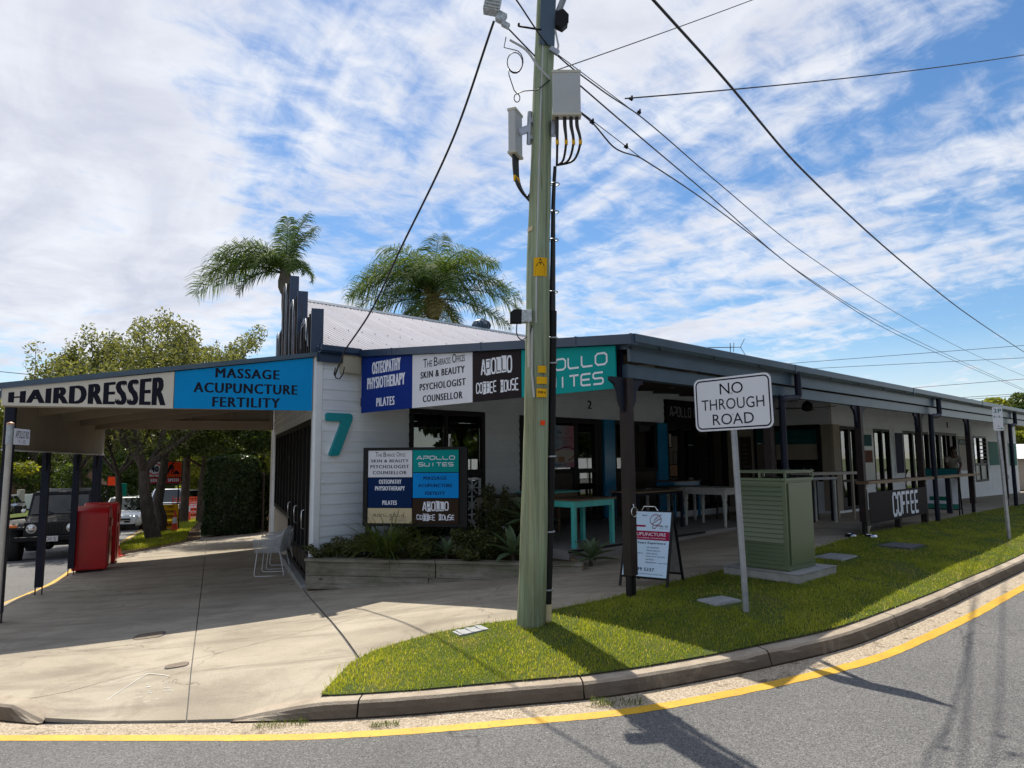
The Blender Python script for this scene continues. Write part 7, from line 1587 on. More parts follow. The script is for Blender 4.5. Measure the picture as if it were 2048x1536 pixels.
wx, wy = bw(13.95, 5.15); a2, f2 = aframe('white and teal a-frame sign under the handrail near the far posts', 'a_frame_sign', wx, wy, -R(40), .78, 1.12, 'sign_white', .45); rect(a2, f2, 0, 1, .76, 1, 'sign_deep_teal'); rect(a2, f2, 0, 1, 0, .12, 'sign_grey_green'); rect(a2, f2, .2, .7, .2, .3, 'ink_green', 1)
wx, wy = bw(21.0, 6.3); a3, f3 = aframe('black a-frame menu sign at the far right end of the path', 'a_frame_sign', wx, wy, R(-14), 1.0, 1.5, 'sign_black', .6, back='sign_black'); text_on(a3, 'oPlace', lambda a, b: f3(a, b, 1), .15, .85, .66, .74, 'ink_white', 0.0); text_on(a3, 'O', lambda a, b: f3(a, b, 1), .3, .44, .84, .94, 'ink_white', 0.0)
for k in range(5): rect(a3, f3, .35, .7, .52-.07*k, .53-.07*k, 'ink_grey', 1)
rect(a3, f3, .15, .85, .12, .14, 'ink_white', 1); rect(a3, f3, .2, .8, .07, .09, 'ink_white', 1)
# coffee banner between the posts
cb = thing('coffee_banner', 'dark banner reading COFFEE stretched between two verandah posts', 'banner', BZ, RB)
m = MB(); m.box(7.80, 11.0, -5.665, -5.655, .50, 1.05); m.build('banner_cloth', M['sign_black'], cb)
ribbon(cb, stroke_word('COFFEE', 9.0, 10.45, .58, .98, gap=.42), lambda a, z: (a, -5.668, z), .062, 'ink_white')
# dog bowls and planter clutter at the foot of the post
for i, (u, v, lab) in enumerate(((7.45, 5.45, 'small metal dog bowl left of the coffee banner post'), (7.55, 5.75, 'second small metal dog bowl in front of the coffee banner post'))):
    d = thing('dog_bowl', lab, 'bowl', bpos(u, v)); m = MB(); m.lathe([(.11, 0), (.085, .05), (.08, .05), (.095, .01), (.01, .008)], n=18); m.build('bowl', M['chrome'], d); m = MB(); m.lathe([(.12, 0), (.12, .008)], n=18); m.build('rim', M['black_metal'], d)
fp_ = thing('flower_pot', 'small cream pot beside the coffee banner post', 'pot', bpos(7.98, 5.50)); m = MB(); m.lathe([(.06, 0), (.09, .12), (.10, .13), (.10, .15), (.08, .15), (.07, .10), (.01, .10)], n=16); m.build('pot', M['ink_cream'], fp_)

# ================================================================== RED BINS, CONES
def red_bin(label, x, y, rz, w=.92, d=.80, h=1.33):
    t_ = thing('donation_bin', label, 'bin', (x, y, G(x, y)), rz, 'red plastic collection bins under the awning')
    prof = [(0, .0), (d, .0), (d, h*.80), (d-.02, h*.90), (d-.12, h*.97), (d-.3, h), (.12, h*.975), (.02, h*.93), (0, h*.88)]
    m = MB(); m.prism(prof, lambda a, b, t_: (t_, a, b+.05), 0, w); m.build('shell', M['red_bin_plastic'], t_, bevel=.03)
    m = MB(); m.box(.08, w-.08, .06, d-.06, .0, .055); m.build('base', M['black_plastic'], t_)
    m = MB(); m.box(w+.001, w+.02, .10, d-.14, .12, h*.62); m.build('door', M['red_bin_plastic'], t_, bevel=.008); m = MB(); m.box(w+.001, w+.035, .12, d-.16, h*.70, h*.84); m.build('chute_flap', M['red_bin_plastic'], t_, bevel=.01)
    for z in (.30, .62): m = MB(); m.tube([(w+.02, d-.17, z), (w+.035, d-.17, z), (w+.035, d-.17, z+.08)], .010, 6); m.build('lock', M['black_metal'], t_)
    m = MB(); m.box(w+.002, w+.006, .14, .42, .16, .34); m.build('label', M['ink_cream'], t_); return t_
red_bin('red collection bin nearest the camera behind the awning posts', -9.33, 15.08, R(24), .66, .62, 1.34); red_bin('second red collection bin standing close behind the first', -9.80, 16.15, R(24), .70, .62, 1.36)
def cone(label, x, y, s=.9, lean=0):
    t_ = thing('traffic_cone', label, 'traffic cone', (x, y, G(x, y)), .3, 'orange traffic cones along the works'); t_.rotation_euler = (lean, 0, .3)
    m = MB(); m.prism(roundrect(.38, .38, .05, 3), lambda a, b, z: (a, b, z), 0, .03); m.build('base', M['traffic_orange'], t_)
    m = MB(); m.lathe([(.14, .03), (.09, .32*s)], n=18); m.build('cone_body', M['traffic_orange'], t_); m = MB(); m.lathe([(.0905, .32*s), (.06, .52*s)], n=18); m.build('white_band', M['ink_white'], t_); m = MB(); m.lathe([(.0600, .52*s), (.03, .75*s), (.028, .76*s)], n=18); m.build('cone_body', M['traffic_orange'], t_); return t_
cone('orange cone just behind the red bins on the worn verge', -9.90, 17.75)
cone('orange cone beside the footpath closed sign', -13.0, 27.3, 1.1)

# ================================================================== VEHICLES
def loft(secs, name, mat, par, smooth=True, sub=0, closed=True, label=None):
    """secs: list of rings (same count)"""
    n = len(secs[0]); m = MB(); vs = [p for s in secs for p in s]
    m.add(vs, [(i*n+k, i*n+(k+1) % n, (i+1)*n+(k+1) % n, (i+1)*n+k) for i in range(len(secs)-1) for k in range(n)], 0, smooth)
    m.add(secs[0], [tuple(range(n))]); m.add(secs[-1], [tuple(reversed(range(n)))])
    o = m.build(name, M[mat], par, label=label, weld=True)
    if sub: md = o.modifiers.new('s', 'SUBSURF'); md.levels = sub; md.render_levels = sub
    return o
def wheel(par, x, y, r, w, side=1, rimm='chrome', name='wheel'):
    t_ = MB(); n = 24
    t_.lathe([(r*.62, -w/2), (r*.93, -w/2), (r, -w*.36), (r, w*.36), (r*.93, w/2), (r*.62, w/2)], c=(y, x, r) if False else (0, 0, 0), n=n, axis='Y')
    o = t_.build('tyre', M['tyre_rubber'], None); wh = bpy.data.objects.new(name, None); COL.objects.link(wh); wh.parent = par; wh.location = (x, y, r)
    o.parent = wh
    m = MB(); m.lathe([(r*.60, -w*.40), (r*.62, w*.40), (r*.56, w*.42), (r*.50, w*.15), (r*.18, w*.22), (r*.12, w*.34)], n=n, axis='Y')
    if side < 0: m.v = [(a, -b, c) for a, b, c in m.v]
    ri = m.build('rim', M[rimm], wh)
    return wh
# vehicles: local x forward, y left, z up
def sedan(label, loc, rz, mat, L=4.55, W=1.78, H=1.40, hatch=False, cat='car', name='parked_car', plate=True, ute=False, rear_lamp=True):
    t_ = thing(name, label, cat, loc, rz); h = W/2
    def sec(x, wz, zb, zt, crown=.03):    # lower body ring
        return [(x, -wz*.90, zb), (x, -wz*.99, zb+(zt-zb)*.25), (x, -wz, zb+(zt-zb)*.62), (x, -wz*.95, zt-.03), (x, -wz*.80, zt), (x, 0, zt+crown), (x, wz*.80, zt), (x, wz*.95, zt-.03), (x, wz, zb+(zt-zb)*.62), (x, wz*.99, zb+(zt-zb)*.25), (x, wz*.90, zb)]
    f = L/2; belt = H*.64
    S = [sec(-f, h*.80, .38, belt*.86), sec(-f+.10, h*.93, .26, belt*.96), sec(-f+.6, h, .20, belt*1.0), sec(-.6, h, .18, belt*.99), sec(.55, h, .18, belt*.96), sec(f-.95, h*.985, .19, belt*.88), sec(f-.35, h*.93, .22, belt*.78), sec(f-.08, h*.82, .26, belt*.66), sec(f, h*.66, .34, belt*.52)]
    loft(S, 'body', mat, t_)
    x0, x1 = (-f+.12, 0.85) if hatch else (-f+.75, .90)
    if ute: x0, x1 = -.55, 1.0
    def gs(x, wz, z): return [(x, -wz, z), (x, -wz*.5, z+.03), (x, wz*.5, z+.03), (x, wz, z)]
    bot = belt*.93; tops = H-.03
    r0_, r1_ = (x0+(.35 if hatch else .65), x1-.75)
    # glasshouse: one dark glass body, roof skin and pillars in paint
    P = lambda x, y, z: (x, y, z)
    wb, wtp = h*.90, h*.70
    g = MB(); g.add([P(x0, -wb, bot), P(x1, -wb, bot), P(r1_, -wtp, tops), P(r0_, -wtp, tops), P(x0, wb, bot), P(x1, wb, bot), P(r1_, wtp, tops), P(r0_, wtp, tops)], [(0, 1, 2, 3), (7, 6, 5, 4), (1, 5, 6, 2), (0, 3, 7, 4)]); g.build('windows', M['car_glass'], t_)
    m = MB(); m.hexa([P(r0_, -wtp, tops-.01), P(r1_, -wtp, tops-.01), P(r1_, wtp, tops-.01), P(r0_, wtp, tops-.01), P(r0_+.08, -wtp*.85, H), P(r1_-.1, -wtp*.85, H), P(r1_-.1, wtp*.85, H), P(r0_+.08, wtp*.85, H)]); m.build('roof', M[mat], t_, bevel=.015)
    for s in (-1, 1):
        m = MB(); m.bar(P(x1, s*wb, bot), P(r1_, s*wtp, tops), .06, .05, (0, 1, 0)); m.bar(P(x0, s*wb, bot), P(r0_, s*wtp, tops), .10, .05, (0, 1, 0)); m.bar(P((x0+x1)/2-.1, s*wb*1.0, bot), P((r0_+r1_)/2, s*wtp, tops), .05, .05, (0, 1, 0)); m.build('pillars', M[mat], t_, kind='stuff')
        m = MB(); m.cbox((x1-.25, s*(h+.10), bot+.06), (.10, .20, .13)); m.build('mirror', M[mat], t_, bevel=.02)
        m = MB(); m.prism([(f-.42, belt*.72), (f-.10, belt*.58), (f-.10, belt*.68), (f-.40, belt*.80)], lambda a, b, q: (a+.04, s*(h*.86-.12*(a-f+.42))+q*s, b), -.02, .035); m.build('headlight', M['head_lamp'], t_)
        if rear_lamp: m = MB(); m.cbox((-f+.04, s*h*.72, belt*.82), (.12, .34, .13)); m.build('tail_light', M['lamp_red'], t_, bevel=.02)
    m = MB(); m.cbox((f-.02, 0, belt*.55), (.06, .82, .19)); m.build('grille', M['black_plastic'], t_, bevel=.02); m = MB(); m.cbox((f+.0, 0, belt*.56), (.07, .80, .018)); m.build('grille_bar', M['chrome'], t_)
    m = MB(); m.cbox((f-.03, 0, .30), (.08, 1.25, .10)); m.build('lower_intake', M['black_plastic'], t_, bevel=.02)
    m = MB(); m.cbox((f+.02, 0, .42), (.02, .37, .11)); m.build('number_plate', M['number_plate'], t_); m = MB(); m.cbox((-f-.01, 0, .56), (.02, .37, .11)); m.build('number_plate', M['number_plate'], t_)
    for x in (-L*.30, L*.31):
        for s in (-1, 1):
            m = MB(); m.lathe([(.36, -.02), (.36, .02)], c=(0, 0, 0), n=20, axis='Y'); m.v = [(a+x, b+s*(h-.005), c+.33) for a, b, c in m.v]; m.build('wheel_arch', M['black_plastic'], t_)
            wheel(t_, x, s*(h-.10), .32, .21, s)
    return t_
HD = math.atan2(-AV.y, -AV.x)          # facing down the cross street towards the camera
def on_road(x, y): return (x, y, G(x, y)-.13)
wc = sedan('silver white sports sedan parked beyond the red bins facing the camera', on_road(-18.1, 33.2), HD, 'car_white', 4.6, 1.80, 1.42)
text_on(wc, '57', lambda a, b: (2.335, -a, b), -.02, .10, .385, .45, 'ink_black', 0.0)
sedan('pale blue white utility parked behind the silver white sedan', on_road(-19.4, 39.8), HD, 'car_blue_white', 5.0, 1.85, 1.78, ute=True)
sedan('white utility further up the kerb near the bend', on_road(-20.9, 46.5), HD, 'car_white', 5.0, 1.85, 1.75, ute=True)
sedan('dark wagon parked across the street beyond the silver white sedan', on_road(-27.3, 45.5), HD+math.pi, 'car_grey', 4.6, 1.8, 1.55, hatch=True)
sedan('dark grey hatchback seen from behind at the left edge of the street', on_road(-38.3, 53.5), HD+math.pi-.05, 'car_grey', 4.3, 1.8, 1.47, hatch=True)
sedan('dark car barely seen in the shade beside the hatchback', on_road(-41.5, 62), HD+math.pi, 'car_grey', 4.4, 1.8, 1.5, hatch=True)
# the black off-roader
jp = thing('off_road_vehicle', 'black soft top off-road vehicle with round headlights behind the awning posts', 'off-road vehicle', on_road(-13.15, 20.7), HD+R(3)); jp.scale = (1.06, 1.06, 1.06)
jz = .46
def jbox(name, x0, x1, y0, y1, z0, z1, mat='jeep_black', bv=.02, lab=None): m = MB(); m.box(x0, x1, y0, y1, z0, z1); return m.build(name, M[mat], jp, bevel=bv, label=lab)
S = [[(x, -w, z0), (x, -w, z1-.05), (x, -w*.90, z1), (x, w*.90, z1), (x, w, z1-.05), (x, w, z0)] for x, w, z0, z1 in ((-1.95, .76, .55, 1.10), (.35, .76, .50, 1.12), (.45, .72, .55, 1.13), (1.0, .66, .60, 1.10), (1.62, .60, .62, 1.04), (1.70, .58, .66, 1.00))]
loft(S, 'body', 'jeep_black', jp, smooth=False)
jbox('grille', 1.69, 1.745, -.60, .60, .66, 1.02, bv=.02)
for k in range(7): m = MB(); m.cbox((1.748, -.21+k*.07, .83), (.012, .030, .25)); m.build('grille_slot', M['dark_frame'], jp)
for s in (-1, 1):
    m = MB(); m.lathe([(.095, 0), (.10, .02), (.085, .035), (.03, .05)], c=(1.74, s*.43, .86), n=20, axis='X'); m.build('headlight', M['head_lamp'], jp)
    m = MB(); m.lathe([(.112, 0), (.112, .018)], c=(1.738, s*.43, .86), n=20, axis='X'); m.build('headlight_ring', M['chrome'], jp)
    m = MB(); m.prism([(.66, .80), (.74, .99), (.95, 1.03), (1.65, 1.00), (1.85, .90), (1.85, .84), (1.62, .93), (.98, .95), (.80, .92), (.72, .78)], lambda a, b, t_: (a, s*t_, b), .56, .98); m.build('front_fender', M['black_plastic'], jp, bevel=.01)
    m = MB(); m.prism([(-1.85, .80), (-1.70, 1.0), (-.90, 1.0), (-.70, .78), (-.78, .78), (-.96, .92), (-1.64, .92), (-1.76, .78)], lambda a, b, t_: (a, s*t_, b), .72, .98); m.build('rear_fender', M['black_plastic'], jp, bevel=.01)
    m = MB(); m.cbox((1.80, s*.80, .93), (.10, .17, .06)); m.build('indicator', M['lamp_amber'], jp, bevel=.01)
    m = MB(); m.cbox((.40, s*.95, 1.28), (.09, .17, .20)); m.build('mirror', M['black_plastic'], jp, bevel=.02)
    m = MB(); m.lathe([(.055, 0), (.055, .05), (.03, .06)], c=(.52, s*.80, 1.24), n=14, axis='X'); m.build('spot_lamp', M['head_lamp'], jp)
    m = MB(); m.bar((.42, s*.70, 1.12), (.22, s*.64, 1.66), .06, .05, (0, 1, 0)); m.build('windscreen_pillar', M['jeep_black'], jp)
    for x in (1.28, -1.28): wheel(jp, x, s*.83, .44, .30, s, 'black_metal')
m = MB(); m.hexa([(.40, -.67, 1.14), (.44, -.67, 1.14), (.44, .67, 1.14), (.40, .67, 1.14), (.22, -.62, 1.62), (.25, -.62, 1.62), (.25, .62, 1.62), (.22, .62, 1.62)]); m.build('windscreen', M['car_glass'], jp)
m = MB(); m.hexa([(-1.9, -.70, 1.60), (.26, -.70, 1.62), (.26, .70, 1.62), (-1.9, .70, 1.60), (-1.8, -.62, 1.74), (.20, -.62, 1.72), (.20, .62, 1.72), (-1.8, .62, 1.74)]); m.build('soft_top', M['black_plastic'], jp, bevel=.03)
m = MB(); m.box(-1.9, .15, -.69, -.67, 1.12, 1.60); m.box(-1.9, .15, .67, .69, 1.12, 1.60); m.box(-1.92, -1.9, -.69, .69, 1.12, 1.60); m.build('side_windows', M['car_glass'], jp, kind='stuff')
jbox('front_bumper', 1.85, 2.02, -.82, .82, .56, .68, 'black_metal'); m = MB(); m.cbox((2.03, .0, .62), (.02, .37, .13)); m.build('number_plate', M['number_plate'], jp)
text_on(jp, 'Z·SOG', lambda a, b: (2.042, -a, b), -.15, .15, .58, .66, 'plate_maroon', 0.0)
jbox('axle', 1.22, 1.34, -.7, .7, .38, .50, 'black_metal'); m = MB(); m.lathe([(.05, -.12), (.13, -.03), (.13, .03), (.05, .12)], c=(1.30, -.1, .42), n=14, axis='X'); m.build('differential', M['black_metal'], jp)
for y in (-.12, .45): m = MB(); m.bar((.50, y, 1.17), (.38, y-.35, 1.24), .012, .012); m.build('wiper', M['black_plastic'], jp)
for y in (-.32, .32): m = MB(); m.cbox((-.35, y, 1.20), (.12, .42, .55)); m.build('seat', M['black_plastic'], jp, bevel=.05)

# ================================================================== ROADWORKS
def works_sign(label, x, y, rz, w, h, zb, cells_, legs=True, name='works_sign'):
    t_ = thing(name, label, 'works sign', (x, y, G(x, y)), rz)
    m = MB(); m.bar((-w/2, 0, zb), (w/2, 0, zb), .04, .04); m.bar((-w/2, 0, zb+h), (w/2, 0, zb+h), .04, .04); m.bar((-w/2, 0, zb), (-w/2, 0, zb+h), .04, .04, (0, 1, 0)); m.bar((w/2, 0, zb), (w/2, 0, zb+h), .04, .04, (0, 1, 0)); m.build('frame', M['black_metal'], t_, kind='stuff')
    for s in (-1, 1):
        m = MB(); m.bar((s*w*.42, .03, zb+.1), (s*w*.46, -.28, 0), .03, .03); m.bar((s*w*.42, .03, zb+.1), (s*w*.44, .45, 0), .03, .03)
        if zb > .7: m.bar((s*w*.42, .03, 0), (s*w*.42, .03, zb+.1), .035, .035, (0, 1, 0))
        m.build('stand_leg', M['black_metal'], t_, kind='stuff')
    fs = lambda a, b, k=0: (-w/2+w*a, -.024-.002*k, zb+h*b)
    for (a0, a1, b0, b1, mt) in cells_: m = MB(); m.hexa([(-w/2+w*q, y_, zb+h*z) for z in (b0, b1) for q, y_ in ((a0, -.022), (a1, -.022), (a1, -.005), (a0, -.005))]); m.build('panel', M[mt], t_)
    return t_, fs
w1, fs = works_sign('speed 40 roadworks sign reading REDUCE SPEED behind the twin trees', -13.85, 28.0, R(24), 1.30, .90, 1.86, [(.02, .49, .34, .97, 'sign_white'), (.51, .98, .34, .97, 'sign_orange'), (.02, .98, .03, .31, 'sign_red')])
ribbon(w1, [[(.25+.19*math.cos(k*.5236), .655+.25*math.sin(k*.5236)) for k in range(13)]], lambda a, b: fs(a, b, 1), .045, 'ink_red')
text_on(w1, '40', lambda a, b: fs(a, b, 1), .15, .36, .53, .79, 'ink_black'); text_on(w1, 'REDUCE   SPEED', lambda a, b: fs(a, b, 1), .08, .93, .10, .24, 'ink_white')
man = [[(.60, .44), (.625, .44), (.665, .60), (.70, .66), (.70, .50), (.69, .44), (.72, .44), (.735, .53), (.735, .70), (.79, .60), (.80, .60), (.76, .78), (.72, .88), (.66, .86), (.62, .70), (.59, .58)]]
for pg in man: m = MB(); m.add([fs(a, b, 1) for a, b in pg], [tuple(range(len(pg)))]); m.build('pictogram', M['ink_black'], w1)
m = MB(); m.add([fs(.74+.032*math.cos(k*.7), .90+.042*math.sin(k*.7), 1) for k in range(9)], [tuple(range(9))]); m.build('pictogram', M['ink_black'], w1); m = MB(); m.add([fs(*p, 1) for p in ((.74, .43), (.96, .43), (.88, .57), (.84, .60), (.80, .55))], [(0, 1, 2, 3, 4)]); m.build('pictogram', M['ink_black'], w1)
ribbon(w1, [[(.68, .70), (.80, .50)]], lambda a, b: fs(a, b, 1), .015, 'ink_black')
w2, fs2 = works_sign('footpath closed sign telling pedestrians to use the other footpath', -13.72, 27.7, R(24), 1.24, 1.0, .10, [(.02, .49, .38, .97, 'sign_white'), (.51, .98, .38, .97, 'sign_yellow'), (.02, .98, .03, .34, 'sign_yellow')])
for s, a0, a1, b0, b1 in (('FOOTPATH', .06, .46, .72, .86), ('CLOSED', .08, .42, .47, .62), ('USE', .66, .84, .83, .92), ('OTHER', .60, .89, .64, .74), ('FOOTPATH', .54, .95, .45, .55), ('PEDESTRIANS', .30, .93, .12, .25)): text_on(w2, s, lambda a, b: fs2(a, b, 1), a0, a1, b0, b1, 'ink_black')
ribbon(w2, [[(.22, .19), (.08, .19)], [(.13, .26), (.07, .19), (.13, .12)]], lambda a, b: fs2(a, b, 1), .03, 'ink_black')
# small red works sign far up the street
w3, fs3 = works_sign('tiny red works sign far across the street', -23.8, 42.0, R(20), .55, .55, 1.9, [(.04, .96, .04, .96, 'sign_orange')])
# orange mesh barrier
def mesh_fence(label, pts, h=1.0):
    t_ = thing('mesh_barrier', label, 'barrier', (*pts[0], G(*pts[0])), 0); O_ = Vector((*pts[0], G(*pts[0])))
    m = MB()
    for i in range(len(pts)-1):
        a = Vector(pts[i]); b = Vector(pts[i+1]); L = (b-a).length; n = int(L/.17)
        for j in range(n+1):
            p = a.lerp(b, j/n); z = G(p.x, p.y); m.bar(Vector((p.x, p.y, z+.08))-O_, Vector((p.x, p.y, z+h+.05*math.sin(j*.7)))-O_, .035, .006)
        for k in range(9):
            zz = .1+k*(h-.1)/8; q = [a.lerp(b, j/8) for j in range(9)]
            for j in range(8): m.bar(Vector((q[j].x, q[j].y, G(q[j].x, q[j].y)+zz))-O_, Vector((q[j+1].x, q[j+1].y, G(q[j+1].x, q[j+1].y)+zz))-O_, .006, .03)
    m.build('mesh', M['mesh_orange'], t_, kind='stuff')
    for p in pts: z = G(*p); m = MB(); m.tube([Vector((p[0], p[1], z))-O_, Vector((p[0], p[1], z+h+.12))-O_], .02, 6); m.build('stake', M['ink_red'], t_)
mesh_fence('orange mesh barrier around the works left of the footpath', [(-16.9, 35.2), (-16.0, 36.6), (-17.0, 39.0), (-18.6, 43.0), (-20.3, 42.2)], 1.15)
mesh_fence('orange mesh barrier on the right of the path beyond the hedge', [(-15.2, 38.5), (-17.6, 44.0), (-20.5, 50.0)], 1.0)
cone('tall orange bollard at the corner of the mesh barrier', -16.2, 35.4, 1.5); cone('orange cone in front of the left mesh barrier end', -19.3, 40.0, 1.1); cone('orange cone behind the left mesh barrier end', -20.2, 41.6, 1.1)
# second timber pole up the street and a blue arched canopy sign
p2 = thing('power_pole', 'plain timber pole on the verge behind the works signs', 'power pole', (-15.9, 34.3, G(-15.9, 34.3))); m = MB(); m.tube([(0, 0, -.1), (0.05, 0, 9)], [.20, .16], 14); m.build('pole_shaft', M['bark'], p2)
p3 = thing('letter_post', 'green post box post far across the street', 'post', (-25.3, 46, G(-25.3, 46))); m = MB(); m.tube([(0, 0, 0), (0, 0, 2.1)], .16, 10); m.build('post', M['ink_green'], p3)

# ================================================================== PERSON
def skin_fig(name, verts, edges, radii, mat, par, sub=2):
    me = bpy.data.meshes.new(name); me.from_pydata(verts, edges, []); o = link_mesh(name, me, M[mat], par)
    o.modifiers.new('skin', 'SKIN'); 
    for i, r_ in enumerate(radii): me.skin_vertices[0].data[i].radius = (r_, r_) if not isinstance(r_, tuple) else r_
    me.skin_vertices[0].data[0].use_root = True
    sm = o.modifiers.new('sub', 'SUBSURF'); sm.levels = sub; sm.render_levels = sub
    o.modifiers['skin'].use_smooth_shade = True
    return o
wx, wy = bw(20.6, 3.75)
pe = thing('person', 'person in pale shirt with dark hair bending forward behind the handrail', 'person', (wx, wy, .27), RB+R(200))
# local +x is forward; pelvis at .92
Vb = [(0, 0, .92), (.05, 0, 1.10), (.16, 0, 1.28), (.27, 0, 1.40), (.34, 0, 1.45), (.40, 0, 1.50),
      (0, .10, .88), (.02, .11, .50), (-.04, .11, .09), (.10, .12, .04), (0, -.10, .88), (.04, -.11, .50), (.0, -.11, .09), (.14, -.12, .04),
      (.26, .17, 1.36), (.34, .20, 1.12), (.46, .14, .98), (.54, .12, .96), (.26, -.17, 1.36), (.36, -.19, 1.12), (.48, -.13, 1.0), (.56, -.11, .98)]
Eb = [(0, 1), (1, 2), (2, 3), (3, 4), (4, 5), (0, 6), (6, 7), (7, 8), (8, 9), (0, 10), (10, 11), (11, 12), (12, 13), (3, 14), (14, 15), (15, 16), (16, 17), (3, 18), (18, 19), (19, 20), (20, 21)]
Rb = [.135, .125, .14, .12, .055, .055, .095, .062, .042, .035, .095, .062, .042, .035, .06, .044, .034, .028, .06, .044, .034, .028]
skin_fig('body', Vb, Eb, Rb, 'skin_brown', pe)
skin_fig('shirt', [(0, 0, .95), (.05, 0, 1.10), (.16, 0, 1.28), (.27, 0, 1.40), (.26, .17, 1.36), (.33, .20, 1.18), (.26, -.17, 1.36), (.34, -.19, 1.18)], [(0, 1), (1, 2), (2, 3), (3, 4), (4, 5), (3, 6), (6, 7)], [.155, .145, .158, .13, .075, .062, .075, .062], 'shirt_grey', pe)
skin_fig('trousers', [(0, 0, .92), (0, .10, .86), (.02, .11, .50), (-.04, .11, .14), (0, -.10, .86), (.04, -.11, .50), (0, -.11, .14)], [(0, 1), (1, 2), (2, 3), (0, 4), (4, 5), (5, 6)], [.15, .11, .078, .06, .11, .078, .06], 'cloth_pale', pe)
def ellip(name, c, r_, mat, par, rot=(0, 0, 0), n=16):
    m = MB(); M4 = Matrix.Translation(c) @ Matrix.Rotation(rot[1], 4, 'Y'); rings = []
    for i in range(n//2+1):
        th = math.pi*i/(n//2); rings.append([M4 @ Vector((r_[0]*math.sin(th)*math.cos(2*math.pi*k/n), r_[1]*math.sin(th)*math.sin(2*math.pi*k/n), r_[2]*math.cos(th))) for k in range(n)])
    vs = [p for s in rings for p in s]; m.add(vs, [(i*n+k, i*n+(k+1) % n, (i+1)*n+(k+1) % n, (i+1)*n+k) for i in range(n//2) for k in range(n)], 0, True); return m.build(name, M[mat], par, weld=True)
hd = ellip('head', (.46, 0, 1.56), (.10, .078, .125), 'skin_brown', pe, (0, R(35), 0)); ellip('hair', (.435, 0, 1.60), (.125, .105, .125), 'hair_black', pe, (0, R(25), 0))
m = MB(); m.cbox((.555, 0, 1.53), (.03, .02, .04), ry=R(35)); m.build('nose', M['skin_brown'], pe)
for s in (-1, 1):
    ellip('eye', (.545, s*.032, 1.565), (.010, .012, .008), 'hair_black', pe, n=8); ellip('ear', (.455, s*.078, 1.55), (.02, .01, .03), 'skin_brown', pe, n=8)
    for k in range(4): m = MB(); m.tube([(.55+s*0, s*.115+(k-1.5)*.017, .965), (.59, s*.115+(k-1.5)*.019, .945), (.605, s*.115+(k-1.5)*.018, .915)], [.010, .009, .007], 6); m.build('finger', M['skin_brown'], pe)
    m = MB(); m.tube([(.54, s*.085, .965), (.575, s*.065, .95)], [.011, .008], 6); m.build('thumb', M['skin_brown'], pe)

# ================================================================== TREES, PALMS, HEDGE
def tree(label, x, y, h, spread, seed, leaf='tree_leaf', n=9000, size=.09, forks=((0.35, 3),), trunk=(.16, .07), z0=None, name='tree', group=None, base_bend=None, crown_lo=.35, sub=4, gap=.22, cat='tree', reach=.26):
    rg = random.Random(seed); t_ = thing(name, label, cat, (x, y, G(x, y)-.05 if z0 is None else z0), 0, group)
    m = MB(); tips = []
    bb = base_bend or [(0, 0, 0), (rg.uniform(-.2, .2), rg.uniform(-.1, .1), h*.2), (rg.uniform(-.3, .3), rg.uniform(-.2, .2), h*.32)]
    m.tube(bb, [trunk[0]*1.25, trunk[0], trunk[0]*.85][:len(bb)] if len(bb) == 3 else [trunk[0]*(1.3-.5*i/(len(bb)-1)) for i in range(len(bb))], 10)
    def grow(p, d, L, r_, depth):
        k = 4; pts = [p]; q = p.copy(); dd = d.copy()
        for i in range(k):
            dd = (dd+Vector((rg.uniform(-.22, .22), rg.uniform(-.22, .22), rg.uniform(-.05, .16)))).normalized(); q = q+dd*L/k; pts.append(q.copy())
        m.tube(pts, [r_*(1-.45*i/k) for i in range(k+1)], 6 if depth > 1 else 8, caps=False)
        if depth >= 1:
            for pp in pts[2:]: tips.append(pp)
        if depth < sub:
            for j in range(rg.choice([2, 3]) if depth else 4):
                a = rg.uniform(0, 6.28); side_ = Vector((math.cos(a), math.sin(a), rg.uniform(-.1, .5))); nd = (dd*.75+side_*rg.uniform(.5, .9)).normalized()
                grow(pts[rg.choice([2, 3, 4])], nd, L*rg.uniform(.62, .85), r_*.55, depth+1)
    top = Vector(bb[-1])
    for j in range(4):
        a = j*1.57+rg.uniform(-.4, .4); grow(top, Vector((math.cos(a)*spread/h*1.1, math.sin(a)*spread/h*1.1, .8)).normalized(), h*reach, trunk[0]*.62, 1)
    m.build('trunk', M['bark'], t_)
    T = np.array([tuple(p) for p in tips]); T = T[T[:, 2] > h*crown_lo*.8]
    # fit tips into the wanted size
    sel = np.random.default_rng(seed).uniform(0, 1, len(T)) > gap; T = T[sel] if sel.sum() > 10 else T
    leafcloud('crown', leaf, t_, T, np.full(len(T), h*.055), n, size, seed+1); return t_
